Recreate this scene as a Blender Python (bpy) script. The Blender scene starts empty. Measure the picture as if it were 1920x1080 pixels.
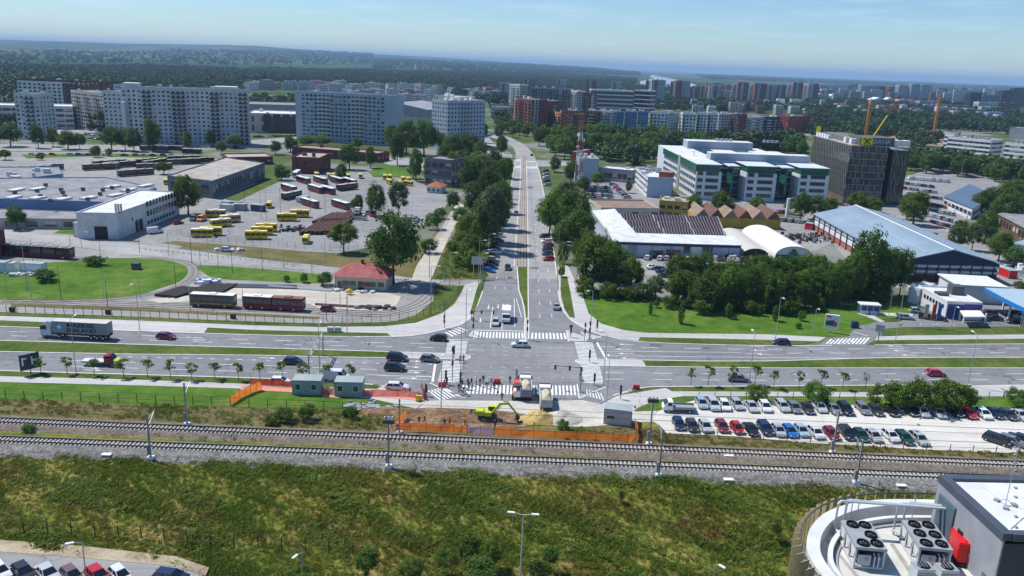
import bpy,bmesh,math,random
import numpy as np
from mathutils import Vector,Matrix
from mathutils.geometry import tessellate_polygon
R=math.radians
scene=bpy.context.scene
# ------------------------------------------------------------------ camera
CAMH,PITCH,ROLL,FPX=62.0,R(15.63),R(2.23),1500.0
cd=bpy.data.cameras.new('camera');cam=bpy.data.objects.new('camera',cd)
scene.collection.objects.link(cam);scene.camera=cam
cd.sensor_width=36.0;cd.lens=36.0*FPX/1920.0
cd.clip_start=0.5;cd.clip_end=60000.0
cam.location=(0,0,CAMH)
cam.matrix_world=Matrix.Translation((0,0,CAMH)) @ Matrix.Rotation(R(90) - PITCH,4,'X') @ Matrix.Rotation(ROLL,4,'Z')
# ------------------------------------------------------------------ sky, sun
SUN_EL=R(57.0);SUN_DIR=Vector((-0.905*math.cos(SUN_EL),0.424*math.cos(SUN_EL),math.sin(SUN_EL)))
world=bpy.data.worlds.new("World");scene.world=world;world.use_nodes=True
wn=world.node_tree;wn.nodes.clear()
wo=wn.nodes.new('ShaderNodeOutputWorld');wb=wn.nodes.new('ShaderNodeBackground')
sky=wn.nodes.new('ShaderNodeTexSky');sky.sky_type='NISHITA';sky.sun_disc=False
sky.sun_elevation=SUN_EL;sky.sun_rotation=math.atan2(-0.905,0.424)
sky.altitude=80;sky.air_density=1.0;sky.dust_density=0.05;sky.ozone_density=3.0
# thin wisps of cloud, mixed into the sky by direction
tc=wn.nodes.new('ShaderNodeTexCoord');sep=wn.nodes.new('ShaderNodeSeparateXYZ')
wn.links.new(tc.outputs['Generated'],sep.inputs[0])
def wmath(op,a,b=None,c=None):
 n=wn.nodes.new('ShaderNodeMath');n.operation=op
 for i,v in enumerate((a,b,c)):
  if v is None:continue
  if isinstance(v,(int,float)):n.inputs[i].default_value=v
  else:wn.links.new(v,n.inputs[i])
 return n.outputs[0]
zc=wmath('ADD',wmath('MAXIMUM',sep.outputs[2],0.0),0.05)
cmb=wn.nodes.new('ShaderNodeCombineXYZ')
wn.links.new(wmath('DIVIDE',sep.outputs[0],zc),cmb.inputs[0]);wn.links.new(wmath('DIVIDE',sep.outputs[1],zc),cmb.inputs[1])
nz=wn.nodes.new('ShaderNodeTexNoise');nz.inputs['Scale'].default_value=0.9;nz.inputs['Detail'].default_value=7;nz.inputs['Roughness'].default_value=0.62
wn.links.new(cmb.outputs[0],nz.inputs['Vector'])
cr=wn.nodes.new('ShaderNodeMapRange');cr.inputs[1].default_value=0.50;cr.inputs[2].default_value=0.74;cr.inputs[4].default_value=0.34
wn.links.new(nz.outputs[0],cr.inputs[0])
mx=wn.nodes.new('ShaderNodeMixRGB');mx.inputs[2].default_value=(8.6,9.2,10.0,1)
wn.links.new(cr.outputs[0],mx.inputs[0])
hs=wn.nodes.new('ShaderNodeHueSaturation');hs.inputs['Saturation'].default_value=1.2
wn.links.new(sky.outputs[0],hs.inputs['Color']);wn.links.new(hs.outputs[0],mx.inputs[1])
tn=wn.nodes.new('ShaderNodeMixRGB');tn.blend_type='MULTIPLY';tn.inputs[0].default_value=1;tn.inputs[2].default_value=(.83,.965,1.12,1)
wn.links.new(mx.outputs[0],tn.inputs[1]);wn.links.new(tn.outputs[0],wb.inputs[0]);wb.inputs[1].default_value=0.10
wn.links.new(wb.outputs[0],wo.inputs[0])
sl=bpy.data.lights.new('sun','SUN');sl.energy=4.6;sl.angle=R(0.53);sl.color=(1.0,0.975,0.93)
so=bpy.data.objects.new('sun',sl);scene.collection.objects.link(so)
so.rotation_euler=SUN_DIR.to_track_quat('Z','Y').to_euler()
scene.view_settings.view_transform='Standard';scene.view_settings.look='None'
scene.view_settings.exposure=0.18;scene.view_settings.gamma=1.0;scene.view_settings.use_curve_mapping=False
scene.cycles.max_bounces=6;scene.cycles.diffuse_bounces=2;scene.cycles.glossy_bounces=2
scene.cycles.transparent_max_bounces=12;scene.cycles.volume_bounces=0;scene.cycles.use_denoising=True
# ------------------------------------------------------------------ pixel <-> world
_f=Vector((0,math.cos(PITCH),-math.sin(PITCH)));_u0=Vector((0,math.sin(PITCH),math.cos(PITCH)));_r0=Vector((1,0,0))
_r=_r0*math.cos(ROLL)+_u0*math.sin(ROLL);_u=_u0*math.cos(ROLL) - _r0*math.sin(ROLL)
def ray(px,py):return _f+_r*((px - 960)/FPX) - _u*((py - 540)/FPX)
def G(px,py,z=0.0):
 d=ray(px,py);k=(z - CAMH)/d.z
 return Vector((d.x*k,d.y*k,z))
def PX(x,y,z):
 v=Vector((x,y,z - CAMH));w=v.dot(_f)
 return 960+FPX*v.dot(_r)/w,540 - FPX*v.dot(_u)/w
def HT(px,py,top,z=0.0):
 p=G(px,py,z);lo,hi=0.0,400.0
 for _ in range(30):
  m=(lo+hi)/2
  if PX(p.x,p.y,z+m)[1]>top:lo=m
  else:hi=m
 return lo
def scale_at(px,py,z=0.0):
 p=G(px,py,z);return FPX/(Vector((p.x,p.y,z - CAMH)).dot(_f))   # pixels per metre
def head(a,b):
 d=G(*b) - G(*a);return math.atan2(d.y,d.x)
# ------------------------------------------------------------------ object helpers
COL=scene.collection
def link(o,parent=None):
 COL.objects.link(o)
 if parent is not None:o.parent=parent
 return o
def tag(o,label=None,cat=None,group=None,kind=None):
 if label:o['label']=label
 if cat:o['category']=cat
 if group:o['group']=group
 if kind:o['kind']=kind
 return o
def empty(name,loc,rz=0.0):
 o=bpy.data.objects.new(name,None);o.empty_display_size=0.2;o.location=loc;o.rotation_euler=(0,0,rz)
 return link(o)
def thing(name,label,cat,loc,rz=0.0,group=None):
 return tag(empty(name,loc,rz),label,cat,group)
_kids={}
def copy_tree(src,loc,rz,label=None,scale=1.0,color=None,group=None):
 r=src.copy();COL.objects.link(r);r.location=loc;r.rotation_euler=(0,0,rz);r.scale=(scale,)*3 if not isinstance(scale,tuple) else scale
 if label:r['label']=label
 if group:r['group']=group
 if color:r.color=(*color,1)
 if src.name not in _kids:_kids[src.name]=[(c,list(c.children)) for c in src.children]
 for ch,gr in _kids[src.name]:
  c=ch.copy();COL.objects.link(c);c.parent=r
  if color:c.color=(*color,1)
  for g in gr:
   d=g.copy();COL.objects.link(d);d.parent=c
   if color:d.color=(*color,1)
 return r
ORD='first second third fourth fifth sixth seventh eighth ninth tenth eleventh twelfth thirteenth fourteenth fifteenth sixteenth seventeenth eighteenth nineteenth twentieth'.split()
TENS={2:'twenty',3:'thirty',4:'forty',5:'fifty',6:'sixty',7:'seventy',8:'eighty',9:'ninety'}
ONE={2:'twentieth',3:'thirtieth',4:'fortieth',5:'fiftieth',6:'sixtieth',7:'seventieth',8:'eightieth',9:'ninetieth'}
def nth(i):# 0-based
 n=i+1
 if n<=20:return ORD[n - 1]
 if n>=100:return 'hundred-and-'+nth(n - 101) if n>100 else 'hundredth'
 return ONE[n//10] if n % 10==0 else TENS[n//10]+'-'+ORD[n % 10 - 1]
class MB:
 """collects boxes, prisms and tubes in one mesh"""
 def __init__(s):s.v=[];s.f=[];s.m=[];s.M=None
 def add(s,vs,fs,m=0):
  b=len(s.v)
  s.v+=[tuple(v) for v in vs] if s.M is None else [tuple(s.M @ Vector(v)) for v in vs]
  s.f+=[tuple(b+i for i in f) for f in fs];s.m+=[m]*len(fs);return s
 def box(s,c,d,rz=0.0,m=0,top=1.0):
  x,y,z=d[0]/2,d[1]/2,d[2]/2;cs,sn=math.cos(rz),math.sin(rz);P=[]
  for k in (-1,1):
   t=top if k==1 else 1.0
   for (i,j) in ((-1,-1),(1,-1),(1,1),(-1,1)):
    a,b=i*x*t,j*y*t
    P.append((c[0]+a*cs - b*sn,c[1]+a*sn+b*cs,c[2]+k*z))
  return s.add(P,[(0,3,2,1),(4,5,6,7),(0,1,5,4),(1,2,6,5),(2,3,7,6),(3,0,4,7)],m)
 def b2(s,x0,x1,y0,y1,z0,z1,m=0):return s.box(((x0+x1)/2,(y0+y1)/2,(z0+z1)/2),(abs(x1 - x0),abs(y1 - y0),abs(z1 - z0)),0,m)
 def bar(s,p,q,w,h=None,m=0):
  p,q=Vector(p),Vector(q);h=h or w;d=q - p
  if d.length<1e-6:return s
  d.normalize();a=d.cross(Vector((0,0,1)))
  if a.length<1e-3:a=Vector((1,0,0))
  a.normalize();b=a.cross(d);P=[]
  for o in (p,q):
   for (i,j) in ((-1,-1),(1,-1),(1,1),(-1,1)):P.append(o+a*(i*w/2)+b*(j*h/2))
  return s.add(P,[(0,1,2,3),(7,6,5,4),(0,4,5,1),(1,5,6,2),(2,6,7,3),(3,7,4,0)],m)
 def tube(s,pts,r,n=6,m=0,cap=True):
  pts=[Vector(p) for p in pts];rs=r if isinstance(r,(list,tuple)) else [r]*len(pts);P=[]
  for i,p in enumerate(pts):
   d=(pts[min(i+1,len(pts) - 1)] - pts[max(i - 1,0)]).normalized()
   a=d.cross(Vector((0,0,1)))
   if a.length<0.05:a=Vector((1,0,0))
   a.normalize();b=d.cross(a)
   for k in range(n):
    t=2*math.pi*k/n;P.append(p+(a*math.cos(t)+b*math.sin(t))*rs[i])
  F=[]
  for i in range(len(pts) - 1):
   for k in range(n):F.append((i*n+k,i*n+(k+1) % n,(i+1)*n+(k+1) % n,(i+1)*n+k))
  if cap:F.append(tuple(range(n - 1,-1,-1)));F.append(tuple(range((len(pts) - 1)*n,len(pts)*n)))
  return s.add(P,F,m)
 def prism(s,poly,z0,z1,m=0,mt=None):
  n=len(poly);P=[(p[0],p[1],z0) for p in poly]+[(p[0],p[1],z1) for p in poly]
  F=[tuple(reversed(t)) if False else t for t in tessellate_polygon([[Vector((p[0],p[1],0)) for p in poly]])]
  top=[]
  for t in F:
   a,b,c=(Vector((poly[i][0],poly[i][1])) for i in t)
   ccw=(b - a).cross(c - a)>0 if hasattr((b - a),'cross') else True
   top.append(tuple(i+n for i in (t if ccw else t[::-1])))
  area=sum(poly[i][0]*poly[(i+1) % n][1] - poly[(i+1) % n][0]*poly[i][1] for i in range(n))
  side=[(i,(i+1) % n,(i+1) % n+n,i+n) if area>0 else (i,i+n,(i+1) % n+n,(i+1) % n) for i in range(n)]
  s.add(P,side,m);b=len(s.v) - len(P)
  s.f+=[tuple(b+i for i in t) for t in top];s.m+=[m if mt is None else mt]*len(top);return s
 def side(s,prof,y0,y1,m=0):
  """profile in x,z extruded along y"""
  n=len(prof);P=[(p[0],y0,p[1]) for p in prof]+[(p[0],y1,p[1]) for p in prof]
  F=[(i,i+n,(i+1) % n+n,(i+1) % n) for i in range(n)]
  T=tessellate_polygon([[Vector((p[0],p[1],0)) for p in prof]])
  F+=[t for t in T]+[tuple(i+n for i in t[::-1]) for t in T]
  return s.add(P,F,m)
 def build(s,name,mats,parent=None,smooth=False,loc=None,rz=0.0,kind=None,bevel=0.0):
  me=bpy.data.meshes.new(name);me.from_pydata(s.v,[],s.f)
  for m in (mats if isinstance(mats,(list,tuple)) else [mats]):me.materials.append(m)
  if max(s.m,default=0)>0:me.polygons.foreach_set('material_index',s.m)
  if bevel or smooth is None:
   bm=bmesh.new();bm.from_mesh(me)
   bmesh.ops.recalc_face_normals(bm,faces=bm.faces)
   if bevel:bmesh.ops.bevel(bm,geom=bm.edges[:],offset=bevel,segments=2,affect='EDGES')
   bm.to_mesh(me);bm.free()
  if smooth:me.polygons.foreach_set('use_smooth',[True]*len(me.polygons))
  me.update()
  o=bpy.data.objects.new(name,me)
  if loc is not None:o.location=loc;o.rotation_euler=(0,0,rz)
  link(o,parent)
  if kind:o['kind']=kind
  return o
def share(o,name,parent,loc,rz=0.0,scale=None):
 c=bpy.data.objects.new(name,o.data);c.location=loc;c.rotation_euler=(0,0,rz)
 if scale:c.scale=scale
 link(c,parent);return c
def smooth(pts,n=5,closed=False):
 out=[];L=len(pts)
 rng=range(L) if closed else range(L - 1)
 for i in rng:
  g=lambda k:pts[k % L] if closed else pts[max(0,min(L - 1,k))]
  p0,p1,p2,p3=g(i - 1),g(i),g(i+1),g(i+2)
  for k in range(n):
   t=k/n
   out.append(tuple(0.5*(2*b+(c - a)*t+(2*a - 5*b+4*c - d)*t*t+(3*b - a - 3*c+d)*t**3) for a,b,c,d in zip(p0,p1,p2,p3)))
 if not closed:out.append(tuple(pts[-1]))
 return out
# ------------------------------------------------------------------ materials
def nodes(name,rough=0.8,spec=0.3,metal=0.0):
 m=bpy.data.materials.new(name);m.use_nodes=True;nt=m.node_tree;b=nt.nodes['Principled BSDF']
 b.inputs['Roughness'].default_value=rough;b.inputs['Metallic'].default_value=metal
 b.inputs['Specular IOR Level'].default_value=spec
 return m,nt,b
_mc={}
def M(name,col,rough=0.8,var=0.12,scale=1.0,metal=0.0,spec=0.3,bump=0.0,col2=None,emit=0.0,detail=5.0):
 """plain surface with fine wear noise"""
 if name in _mc:return _mc[name]
 m,nt,b=nodes(name,rough,spec,metal);N=nt.nodes;L=nt.links
 tcn=N.new('ShaderNodeTexCoord');no=N.new('ShaderNodeTexNoise');no.inputs['Scale'].default_value=scale;no.inputs['Detail'].default_value=detail
 no.inputs['Roughness'].default_value=0.65
 L.new(tcn.outputs['Object'],no.inputs['Vector'])
 ra=N.new('ShaderNodeValToRGB');e=ra.color_ramp.elements;e[0].position=0.3;e[1].position=0.7
 c2=col2 or tuple(min(1,c*(1+var)) for c in col)
 e[0].color=(*[c*(1 - var) for c in col],1);e[1].color=(*c2,1)
 L.new(no.outputs[0],ra.inputs[0]);L.new(ra.outputs[0],b.inputs['Base Color'])
 if bump:
  bu=N.new('ShaderNodeBump');bu.inputs['Strength'].default_value=0.6;bu.inputs['Distance'].default_value=bump
  L.new(no.outputs[0],bu.inputs['Height']);L.new(bu.outputs[0],b.inputs['Normal'])
 if emit:b.inputs['Emission Color'].default_value=(*col,1);b.inputs['Emission Strength'].default_value=emit
 _mc[name]=m;return m
def MG(name,stops,scales=((0.05,1.0),),rough=0.95,bump=0.0,bscale=2.0,wave=None,weights=None):
 """ground: several noises of different size summed -> colour ramp"""
 m,nt,b=nodes(name,rough,0.1);N=nt.nodes;L=nt.links
 geo=N.new('ShaderNodeNewGeometry');acc=None
 tot=sum(w for _,w in scales)
 for sc,w in scales:
  no=N.new('ShaderNodeTexNoise');no.inputs['Scale'].default_value=sc;no.inputs['Detail'].default_value=6;no.inputs['Roughness'].default_value=0.6
  L.new(geo.outputs['Position'],no.inputs['Vector'])
  mm=N.new('ShaderNodeMath');mm.operation='MULTIPLY_ADD';mm.inputs[1].default_value=w/tot
  L.new(no.outputs[0],mm.inputs[0])
  if acc is None:mm.inputs[2].default_value=0
  else:L.new(acc,mm.inputs[2])
  acc=mm.outputs[0]
 ra=N.new('ShaderNodeValToRGB');el=ra.color_ramp.elements
 while len(el)<len(stops):el.new(0.5)
 for e,(p,c) in zip(el,stops):e.position=p;e.color=(*c,1)
 L.new(acc,ra.inputs[0]);L.new(ra.outputs[0],b.inputs['Base Color'])
 if bump:
  n2=N.new('ShaderNodeTexNoise');n2.inputs['Scale'].default_value=bscale;n2.inputs['Detail'].default_value=4
  L.new(geo.outputs['Position'],n2.inputs['Vector'])
  bu=N.new('ShaderNodeBump');bu.inputs['Strength'].default_value=0.8;bu.inputs['Distance'].default_value=bump
  L.new(n2.outputs[0],bu.inputs['Height']);L.new(bu.outputs[0],b.inputs['Normal'])
 return m
def asphalt(name,base,tint=(1,1,1.03),crack=0.5,contrast=1.0):
 """asphalt with broad tone changes, wear streaks, sealed cracks and patches"""
 m,nt,b=nodes(name,0.88,0.25);N=nt.nodes;L=nt.links
 geo=N.new('ShaderNodeNewGeometry')
 def noise(sc,det=5,vec=None,ro=0.6):
  n=N.new('ShaderNodeTexNoise');n.inputs['Scale'].default_value=sc;n.inputs['Detail'].default_value=det;n.inputs['Roughness'].default_value=ro
  L.new(vec or geo.outputs['Position'],n.inputs['Vector']);return n.outputs[0]
 def mth(op,a,bb,c=None):
  n=N.new('ShaderNodeMath');n.operation=op
  for i,v in enumerate((a,bb,c)):
   if v is None:continue
   if isinstance(v,(int,float)):n.inputs[i].default_value=v
   else:L.new(v,n.inputs[i])
  return n.outputs[0]
 big=noise(0.035,4);mid=noise(0.35,6);fine=noise(6.0,3)
 mp=N.new('ShaderNodeMapping');mp.inputs['Scale'].default_value=(0.03,0.9,1);L.new(geo.outputs['Position'],mp.inputs[0])
 streak=noise(1.0,4,mp.outputs[0])
 t=mth('MULTIPLY_ADD',big,0.9*contrast,1 - 0.45*contrast)
 t=mth('MULTIPLY',t,mth('MULTIPLY_ADD',mid,0.5*contrast,1 - 0.25*contrast))
 t=mth('MULTIPLY',t,mth('MULTIPLY_ADD',streak,0.7,0.65))
 t=mth('MULTIPLY',t,mth('MULTIPLY_ADD',fine,0.3,0.85))
 vo=N.new('ShaderNodeTexVoronoi');vo.feature='DISTANCE_TO_EDGE';vo.inputs['Scale'].default_value=0.09
 w=N.new('ShaderNodeTexNoise');w.inputs['Scale'].default_value=0.6;L.new(geo.outputs['Position'],w.inputs['Vector'])
 vm=N.new('ShaderNodeVectorMath');vm.operation='MULTIPLY_ADD';vm.inputs[1].default_value=(3,3,3)
 L.new(w.outputs[1],vm.inputs[0]);L.new(geo.outputs['Position'],vm.inputs[2]);L.new(vm.outputs[0],vo.inputs['Vector'])
 ck=N.new('ShaderNodeMapRange');ck.inputs[1].default_value=0.0;ck.inputs[2].default_value=0.012;ck.inputs[3].default_value=1 - crack;ck.inputs[4].default_value=1.0
 L.new(vo.outputs[0],ck.inputs[0]);t=mth('MULTIPLY',t,ck.outputs[0])
 vc=N.new('ShaderNodeVectorMath');vc.operation='SCALE';vc.inputs[0].default_value=tuple(base*k for k in tint)
 L.new(t,vc.inputs['Scale']);L.new(vc.outputs[0],b.inputs['Base Color'])
 return m
def objcol(name,rough=0.35,spec=0.5,coat=0.0):
 m,nt,b=nodes(name,rough,spec);oi=nt.nodes.new('ShaderNodeObjectInfo')
 nt.links.new(oi.outputs['Color'],b.inputs['Base Color'])
 if coat:b.inputs['Coat Weight'].default_value=coat;b.inputs['Coat Roughness'].default_value=0.08
 return m
ASPH=asphalt('road_asphalt',0.205)
ASPH2=asphalt('avenue_asphalt',0.30,(1.03,1,.96),0.35)
YARD=asphalt('yard_asphalt',0.27,(1.05,1.01,.93),0.7)
LOT=asphalt('depot_asphalt',0.25,(1.03,1.01,.97),0.6)
GRAV=asphalt('gravel_lot',0.56,(1.05,1,.9),0.15,0.6)
PAVE=asphalt('pavement_concrete',0.44,(1.04,1,.95),0.3,0.6)
SLAB=asphalt('concrete_slab',0.46,(1.1,1,.84),0.2,0.8)
DUST=MG('dusty_paving',[(0.35,(.38,.36,.32)),(0.5,(.50,.475,.42)),(0.65,(.58,.54,.46))],((.15,1),(1.2,.7)),bump=.05)
SOIL=MG('dug_earth',[(0.36,(.10,.060,.035)),(0.5,(.20,.125,.07)),(0.64,(.36,.26,.16))],((.25,1),(1.5,.8)),bump=.25,bscale=1.2)
LAWN=MG('lawn_grass',[(0.38,(.035,.085,.010)),(0.47,(.065,.14,.014)),(0.54,(.10,.175,.022)),(0.62,(.19,.20,.06))],((.05,1),(.3,.9),(2.5,.7)),bump=.12,bscale=3)
LAWN2=MG('verge_grass',[(0.38,(.038,.07,.012)),(0.5,(.075,.115,.020)),(0.62,(.16,.155,.05))],((.08,1),(.6,.8),(4,.5)),bump=.15,bscale=3)
DRYG=MG('dry_grass',[(0.34,(.07,.085,.025)),(0.5,(.14,.12,.045)),(0.66,(.26,.20,.10))],((.12,1),(.9,.8),(5,.5)),bump=.2,bscale=2.5)
BALL=MG('ballast_stone',[(0.38,(.07,.066,.06)),(0.5,(.185,.175,.16)),(0.6,(.35,.335,.31))],((.25,.3),(1.4,.7),(4.5,1.2)),bump=.25,bscale=3)
BALL2=MG('rusty_ballast',[(0.38,(.08,.062,.045)),(0.5,(.18,.148,.115)),(0.62,(.30,.26,.215))],((.3,.5),(1.4,.6),(4.5,1.1)),bump=.2,bscale=3)
KERB=M('kerb_stone',(.60,.58,.53),.85,.15,.6)
PAINT=M('road_paint',(.78,.78,.75),.7,.22,1.1)
WHITE=M('white_paint',(.78,.78,.77),.55,.08,.5)
OFFWH=M('off_white_plaster',(.62,.60,.56),.8,.12,.15)
CONC=M('raw_concrete',(.36,.35,.33),.85,.18,.3)
GALV=M('galvanised_steel',(.42,.44,.45),.45,.1,2,metal=.4)
STEEL=M('dark_steel',(.10,.105,.11),.5,.15,2,metal=.3)
BLACK=M('black_plastic',(.018,.018,.02),.5,.2,3)
RUBBER=M('tyre_rubber',(.02,.02,.02),.8,.2,3)
RAILM=M('dark_rail_steel',(.045,.035,.03),.6,.3,1)
RUST=M('rusty_steel',(.055,.025,.02),.8,.45,1.2,col2=(.14,.065,.045))
WOOD=M('weathered_wood',(.36,.29,.15),.8,.25,3)
REDP=M('red_paint',(.58,.025,.03),.4,.1,1)
ORAN=M('orange_paint',(.80,.22,.02),.5,.12,1)
YELP=M('yellow_paint',(.72,.50,.03),.45,.1,1)
BLUEP=M('blue_paint',(.05,.16,.42),.45,.12,1)
GLASS=M('dark_glass',(.025,.035,.045),.12,.3,.4,spec=.8)
WGLS=M('window_glass',(.06,.08,.10),.15,.6,.9,spec=.7)
BARK=M('tree_bark',(.10,.075,.05),.95,.3,3,bump=.05)
BRICK=M('red_brick_wall',(.17,.05,.04),.85,.25,.4)
ROOFG=M('grey_roof_felt',(.25,.245,.25),.9,.38,.22,detail=9)
ROOFB=M('tan_roof_felt',(.38,.34,.29),.9,.32,.2,detail=9)
ROOFW=M('white_roof_membrane',(.64,.64,.62),.7,.22,.3,detail=9)
def pane_glass():return WGLS

# ------------------------------------------------------------------ ground sheet
P1=[G(px,783+0.0427*px+18) for px in (0,1920)]            # upper track
RL=[G(0,846),G(1920,921)]                                       # crest of the bank
_t=(RL[1] - RL[0]).normalized();_n=Vector((_t.y,-_t.x,0))     # points to the camera
def near_d(x,y):return (x - RL[0].x)*_n.x+(y - RL[0].y)*_n.y
RIDGE=[(-9000,108),(-7680,116),(-5760,133),(-4300,174),(-3840,176),(-2560,138),(-1280,120),(0,82),(900,50),(1500,18),(1900,0),(9000,0)]
def h_ground(x,y):
 d=near_d(x,y);z=0.0
 if d>0 and y<400:
  t=min(1,d/22.0);s=t*t*(3 - 2*t);z=-1.6*s
  z+=s*(0.28*math.sin(x*.31+1.3*math.sin(y*.23))*math.sin(y*.37+x*.11)+.12*math.sin(x*.9+y*1.3))
 r=math.hypot(x,y)
 if r>3000 and y>0:
  k=x/y*12000
  rh=RIDGE[0][1]
  for (a,b),(c,d2) in zip(RIDGE,RIDGE[1:]):
   if a<=k<=c:rh=b+(d2 - b)*(k - a)/(c - a)
  if k>9000:rh=0
  t=min(1,max(0,(r - 4300)/8500));s=t**1.25
  w=(math.sin(k*.0021+r*.0007)+.6*math.sin(k*.0053 - r*.0013+1)+.4*math.sin(r*.003+k*.001))*.06
  z+=rh*min(1.05,s*(1+w*(1.2 - s)))
  if r>13000:z -=(r - 13000)*.012*(rh/200)
 return z
def ground_sheet():
 ang=sorted(set([round(a,3) for a in np.linspace(-42,42,190)]+[round(a,2) for a in np.linspace(-180,180,49)]))
 ang=[a for a in ang if a>-180]
 rad=list(np.geomspace(30,210,110))+list(np.geomspace(225,3000,26))[0:]+list(np.geomspace(3300,17000,46))+[24000,34000]
 V=[(0,0,-1.6)];F=[]
 na=len(ang)
 for r in rad:
  for a in ang:
   x=r*math.sin(R(a));y=r*math.cos(R(a));V.append((x,y,h_ground(x,y) - (0.0)))
 for j in range(na):F.append((0,1+(j+1) % na,1+j)[::-1] if False else (0,1+(j+1) % na,1+j))
 for i in range(len(rad) - 1):
  for j in range(na):
   a=1+i*na+j;b=1+i*na+(j+1) % na;F.append((a,b,b+na,a+na))
 me=bpy.data.meshes.new('ground');me.from_pydata(V,[],F);me.polygons.foreach_set('use_smooth',[True]*len(F))
 bm=bmesh.new();bm.from_mesh(me);bmesh.ops.recalc_face_normals(bm,faces=bm.faces)
 up=sum(f.normal.z for f in bm.faces)
 if up<0:bmesh.ops.reverse_faces(bm,faces=bm.faces)
 bm.to_mesh(me);bm.free()
 # colour: near weeds, town ground, plain with fields, wooded hills with villages
 m,nt,b=nodes('ground_cover',.95,.05);N=nt.nodes;L=nt.links
 geo=N.new('ShaderNodeNewGeometry')
 def noise(sc,det=6,ro=.6):
  n=N.new('ShaderNodeTexNoise');n.inputs['Scale'].default_value=sc;n.inputs['Detail'].default_value=det;n.inputs['Roughness'].default_value=ro
  L.new(geo.outputs['Position'],n.inputs['Vector']);return n
 def ramp(src,st):
  ra=N.new('ShaderNodeValToRGB');el=ra.color_ramp.elements
  while len(el)<len(st):el.new(.5)
  for e,(p,c) in zip(el,st):e.position=p;e.color=(*c,1)
  L.new(src,ra.inputs[0]);return ra.outputs[0]
 def mix(f,a,c):
  n=N.new('ShaderNodeMixRGB');L.new(f,n.inputs[0]);L.new(a,n.inputs[1]);L.new(c,n.inputs[2]);return n.outputs[0]
 n1=noise(.09);n2=noise(.9)
 ad=N.new('ShaderNodeMath');ad.operation='MULTIPLY_ADD';ad.inputs[1].default_value=.5;L.new(n1.outputs[0],ad.inputs[0])
 hf=N.new('ShaderNodeMath');hf.operation='MULTIPLY';hf.inputs[1].default_value=.5;L.new(n2.outputs[0],hf.inputs[0]);L.new(hf.outputs[0],ad.inputs[2])
 near=ramp(ad.outputs[0],[(.36,(.065,.10,.014)),(.46,(.13,.155,.024)),(.54,(.22,.19,.045)),(.64,(.32,.22,.10))])
 town=ramp(noise(.012).outputs[0],[(.35,(.05,.085,.025)),(.5,(.10,.13,.05)),(.6,(.24,.23,.21))])
 vo=N.new('ShaderNodeTexVoronoi');vo.inputs['Scale'].default_value=.0035;vo.inputs['Randomness'].default_value=.9
 mp=N.new('ShaderNodeMapping');mp.inputs['Scale'].default_value=(1,.55,0);mp.inputs['Rotation'].default_value=(0,0,.5);L.new(geo.outputs['Position'],mp.inputs[0]);L.new(mp.outputs[0],vo.inputs['Vector'])
 sp=N.new('ShaderNodeSeparateColor');L.new(vo.outputs['Color'],sp.inputs[0])
 fields=ramp(sp.outputs[0],[(.0,(.03,.06,.02)),(.4,(.045,.08,.028)),(.7,(.08,.11,.04)),(.85,(.16,.15,.08))])
 wood=ramp(noise(.0022,8).outputs[0],[(.44,(0,0,0)),(.54,(1,1,1))])
 forest=ramp(noise(.02,5).outputs[0],[(.35,(.018,.04,.012)),(.65,(.045,.08,.022))])
 far=mix(wood,forest,fields)
 def dist(a,c):
  ln=N.new('ShaderNodeVectorMath');ln.operation='LENGTH';L.new(geo.outputs['Position'],ln.inputs[0])
  mr=N.new('ShaderNodeMapRange');mr.inputs[1].default_value=a;mr.inputs[2].default_value=c;L.new(ln.outputs['Value'],mr.inputs[0]);return mr.outputs[0]
 floor_=ramp(noise(.006,6).outputs[0],[(.35,(.020,.042,.012)),(.55,(.032,.062,.018)),(.7,(.06,.095,.03))])
 c=mix(dist(165,230),near,town);c=mix(dist(1150,1700),c,floor_);c=mix(dist(4300,5600),c,far)
 L.new(c,b.inputs['Base Color'])
 bu=N.new('ShaderNodeBump');bu.inputs['Strength'].default_value=.8;bu.inputs['Distance'].default_value=.35;L.new(n2.outputs[0],bu.inputs['Height']);L.new(bu.outputs[0],b.inputs['Normal'])
 me.materials.append(m);o=bpy.data.objects.new('ground',me);link(o);o['kind']='structure'
ground_sheet()
# ------------------------------------------------------------------ sheets traced on the ground plane
LV={}
def sheet(name,pts,z,mat,thick=0.0,curve=0,parent=None,world=False):
 if curve:pts=smooth(pts,curve,True)
 W=[(p[0],p[1]) for p in pts] if world else [tuple(G(p[0],p[1],z)[:2]) for p in pts]
 mb=MB();mb.prism(W,z - max(thick,.02),z)
 o=mb.build(name,mat,parent);o['kind']='structure';return o
def strip(mb,path,w,z0,z1,off=0.0):
 """solid ribbon of width w along a world-space path"""
 pts=[Vector((p[0],p[1])) for p in path];Lp,Rp=[],[]
 for i,p in enumerate(pts):
  a=pts[max(i - 1,0)];b=pts[min(i+1,len(pts) - 1)];d=(b - a)
  if d.length<1e-6:d=Vector((1,0))
  d.normalize();n=Vector((-d.y,d.x));Lp.append(p+n*(off+w/2));Rp.append(p+n*(off - w/2))
 for i in range(len(pts) - 1):
  q=[Rp[i],Rp[i+1],Lp[i+1],Lp[i]];P=[(v.x,v.y,z0) for v in q]+[(v.x,v.y,z1) for v in q]
  mb.add(P,[(4,5,6,7),(0,1,5,4),(2,3,7,6),(1,2,6,5),(3,0,4,7)])
def gpath(pts,n=0,z=0.0):
 if n:pts=smooth(pts,n)
 return [G(p[0],p[1],z) for p in pts]
KERBS=MB()
def kerb(pts,n=4,w=.38,h=.15):strip(KERBS,gpath(pts,n,.1),w,0,h)
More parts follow.
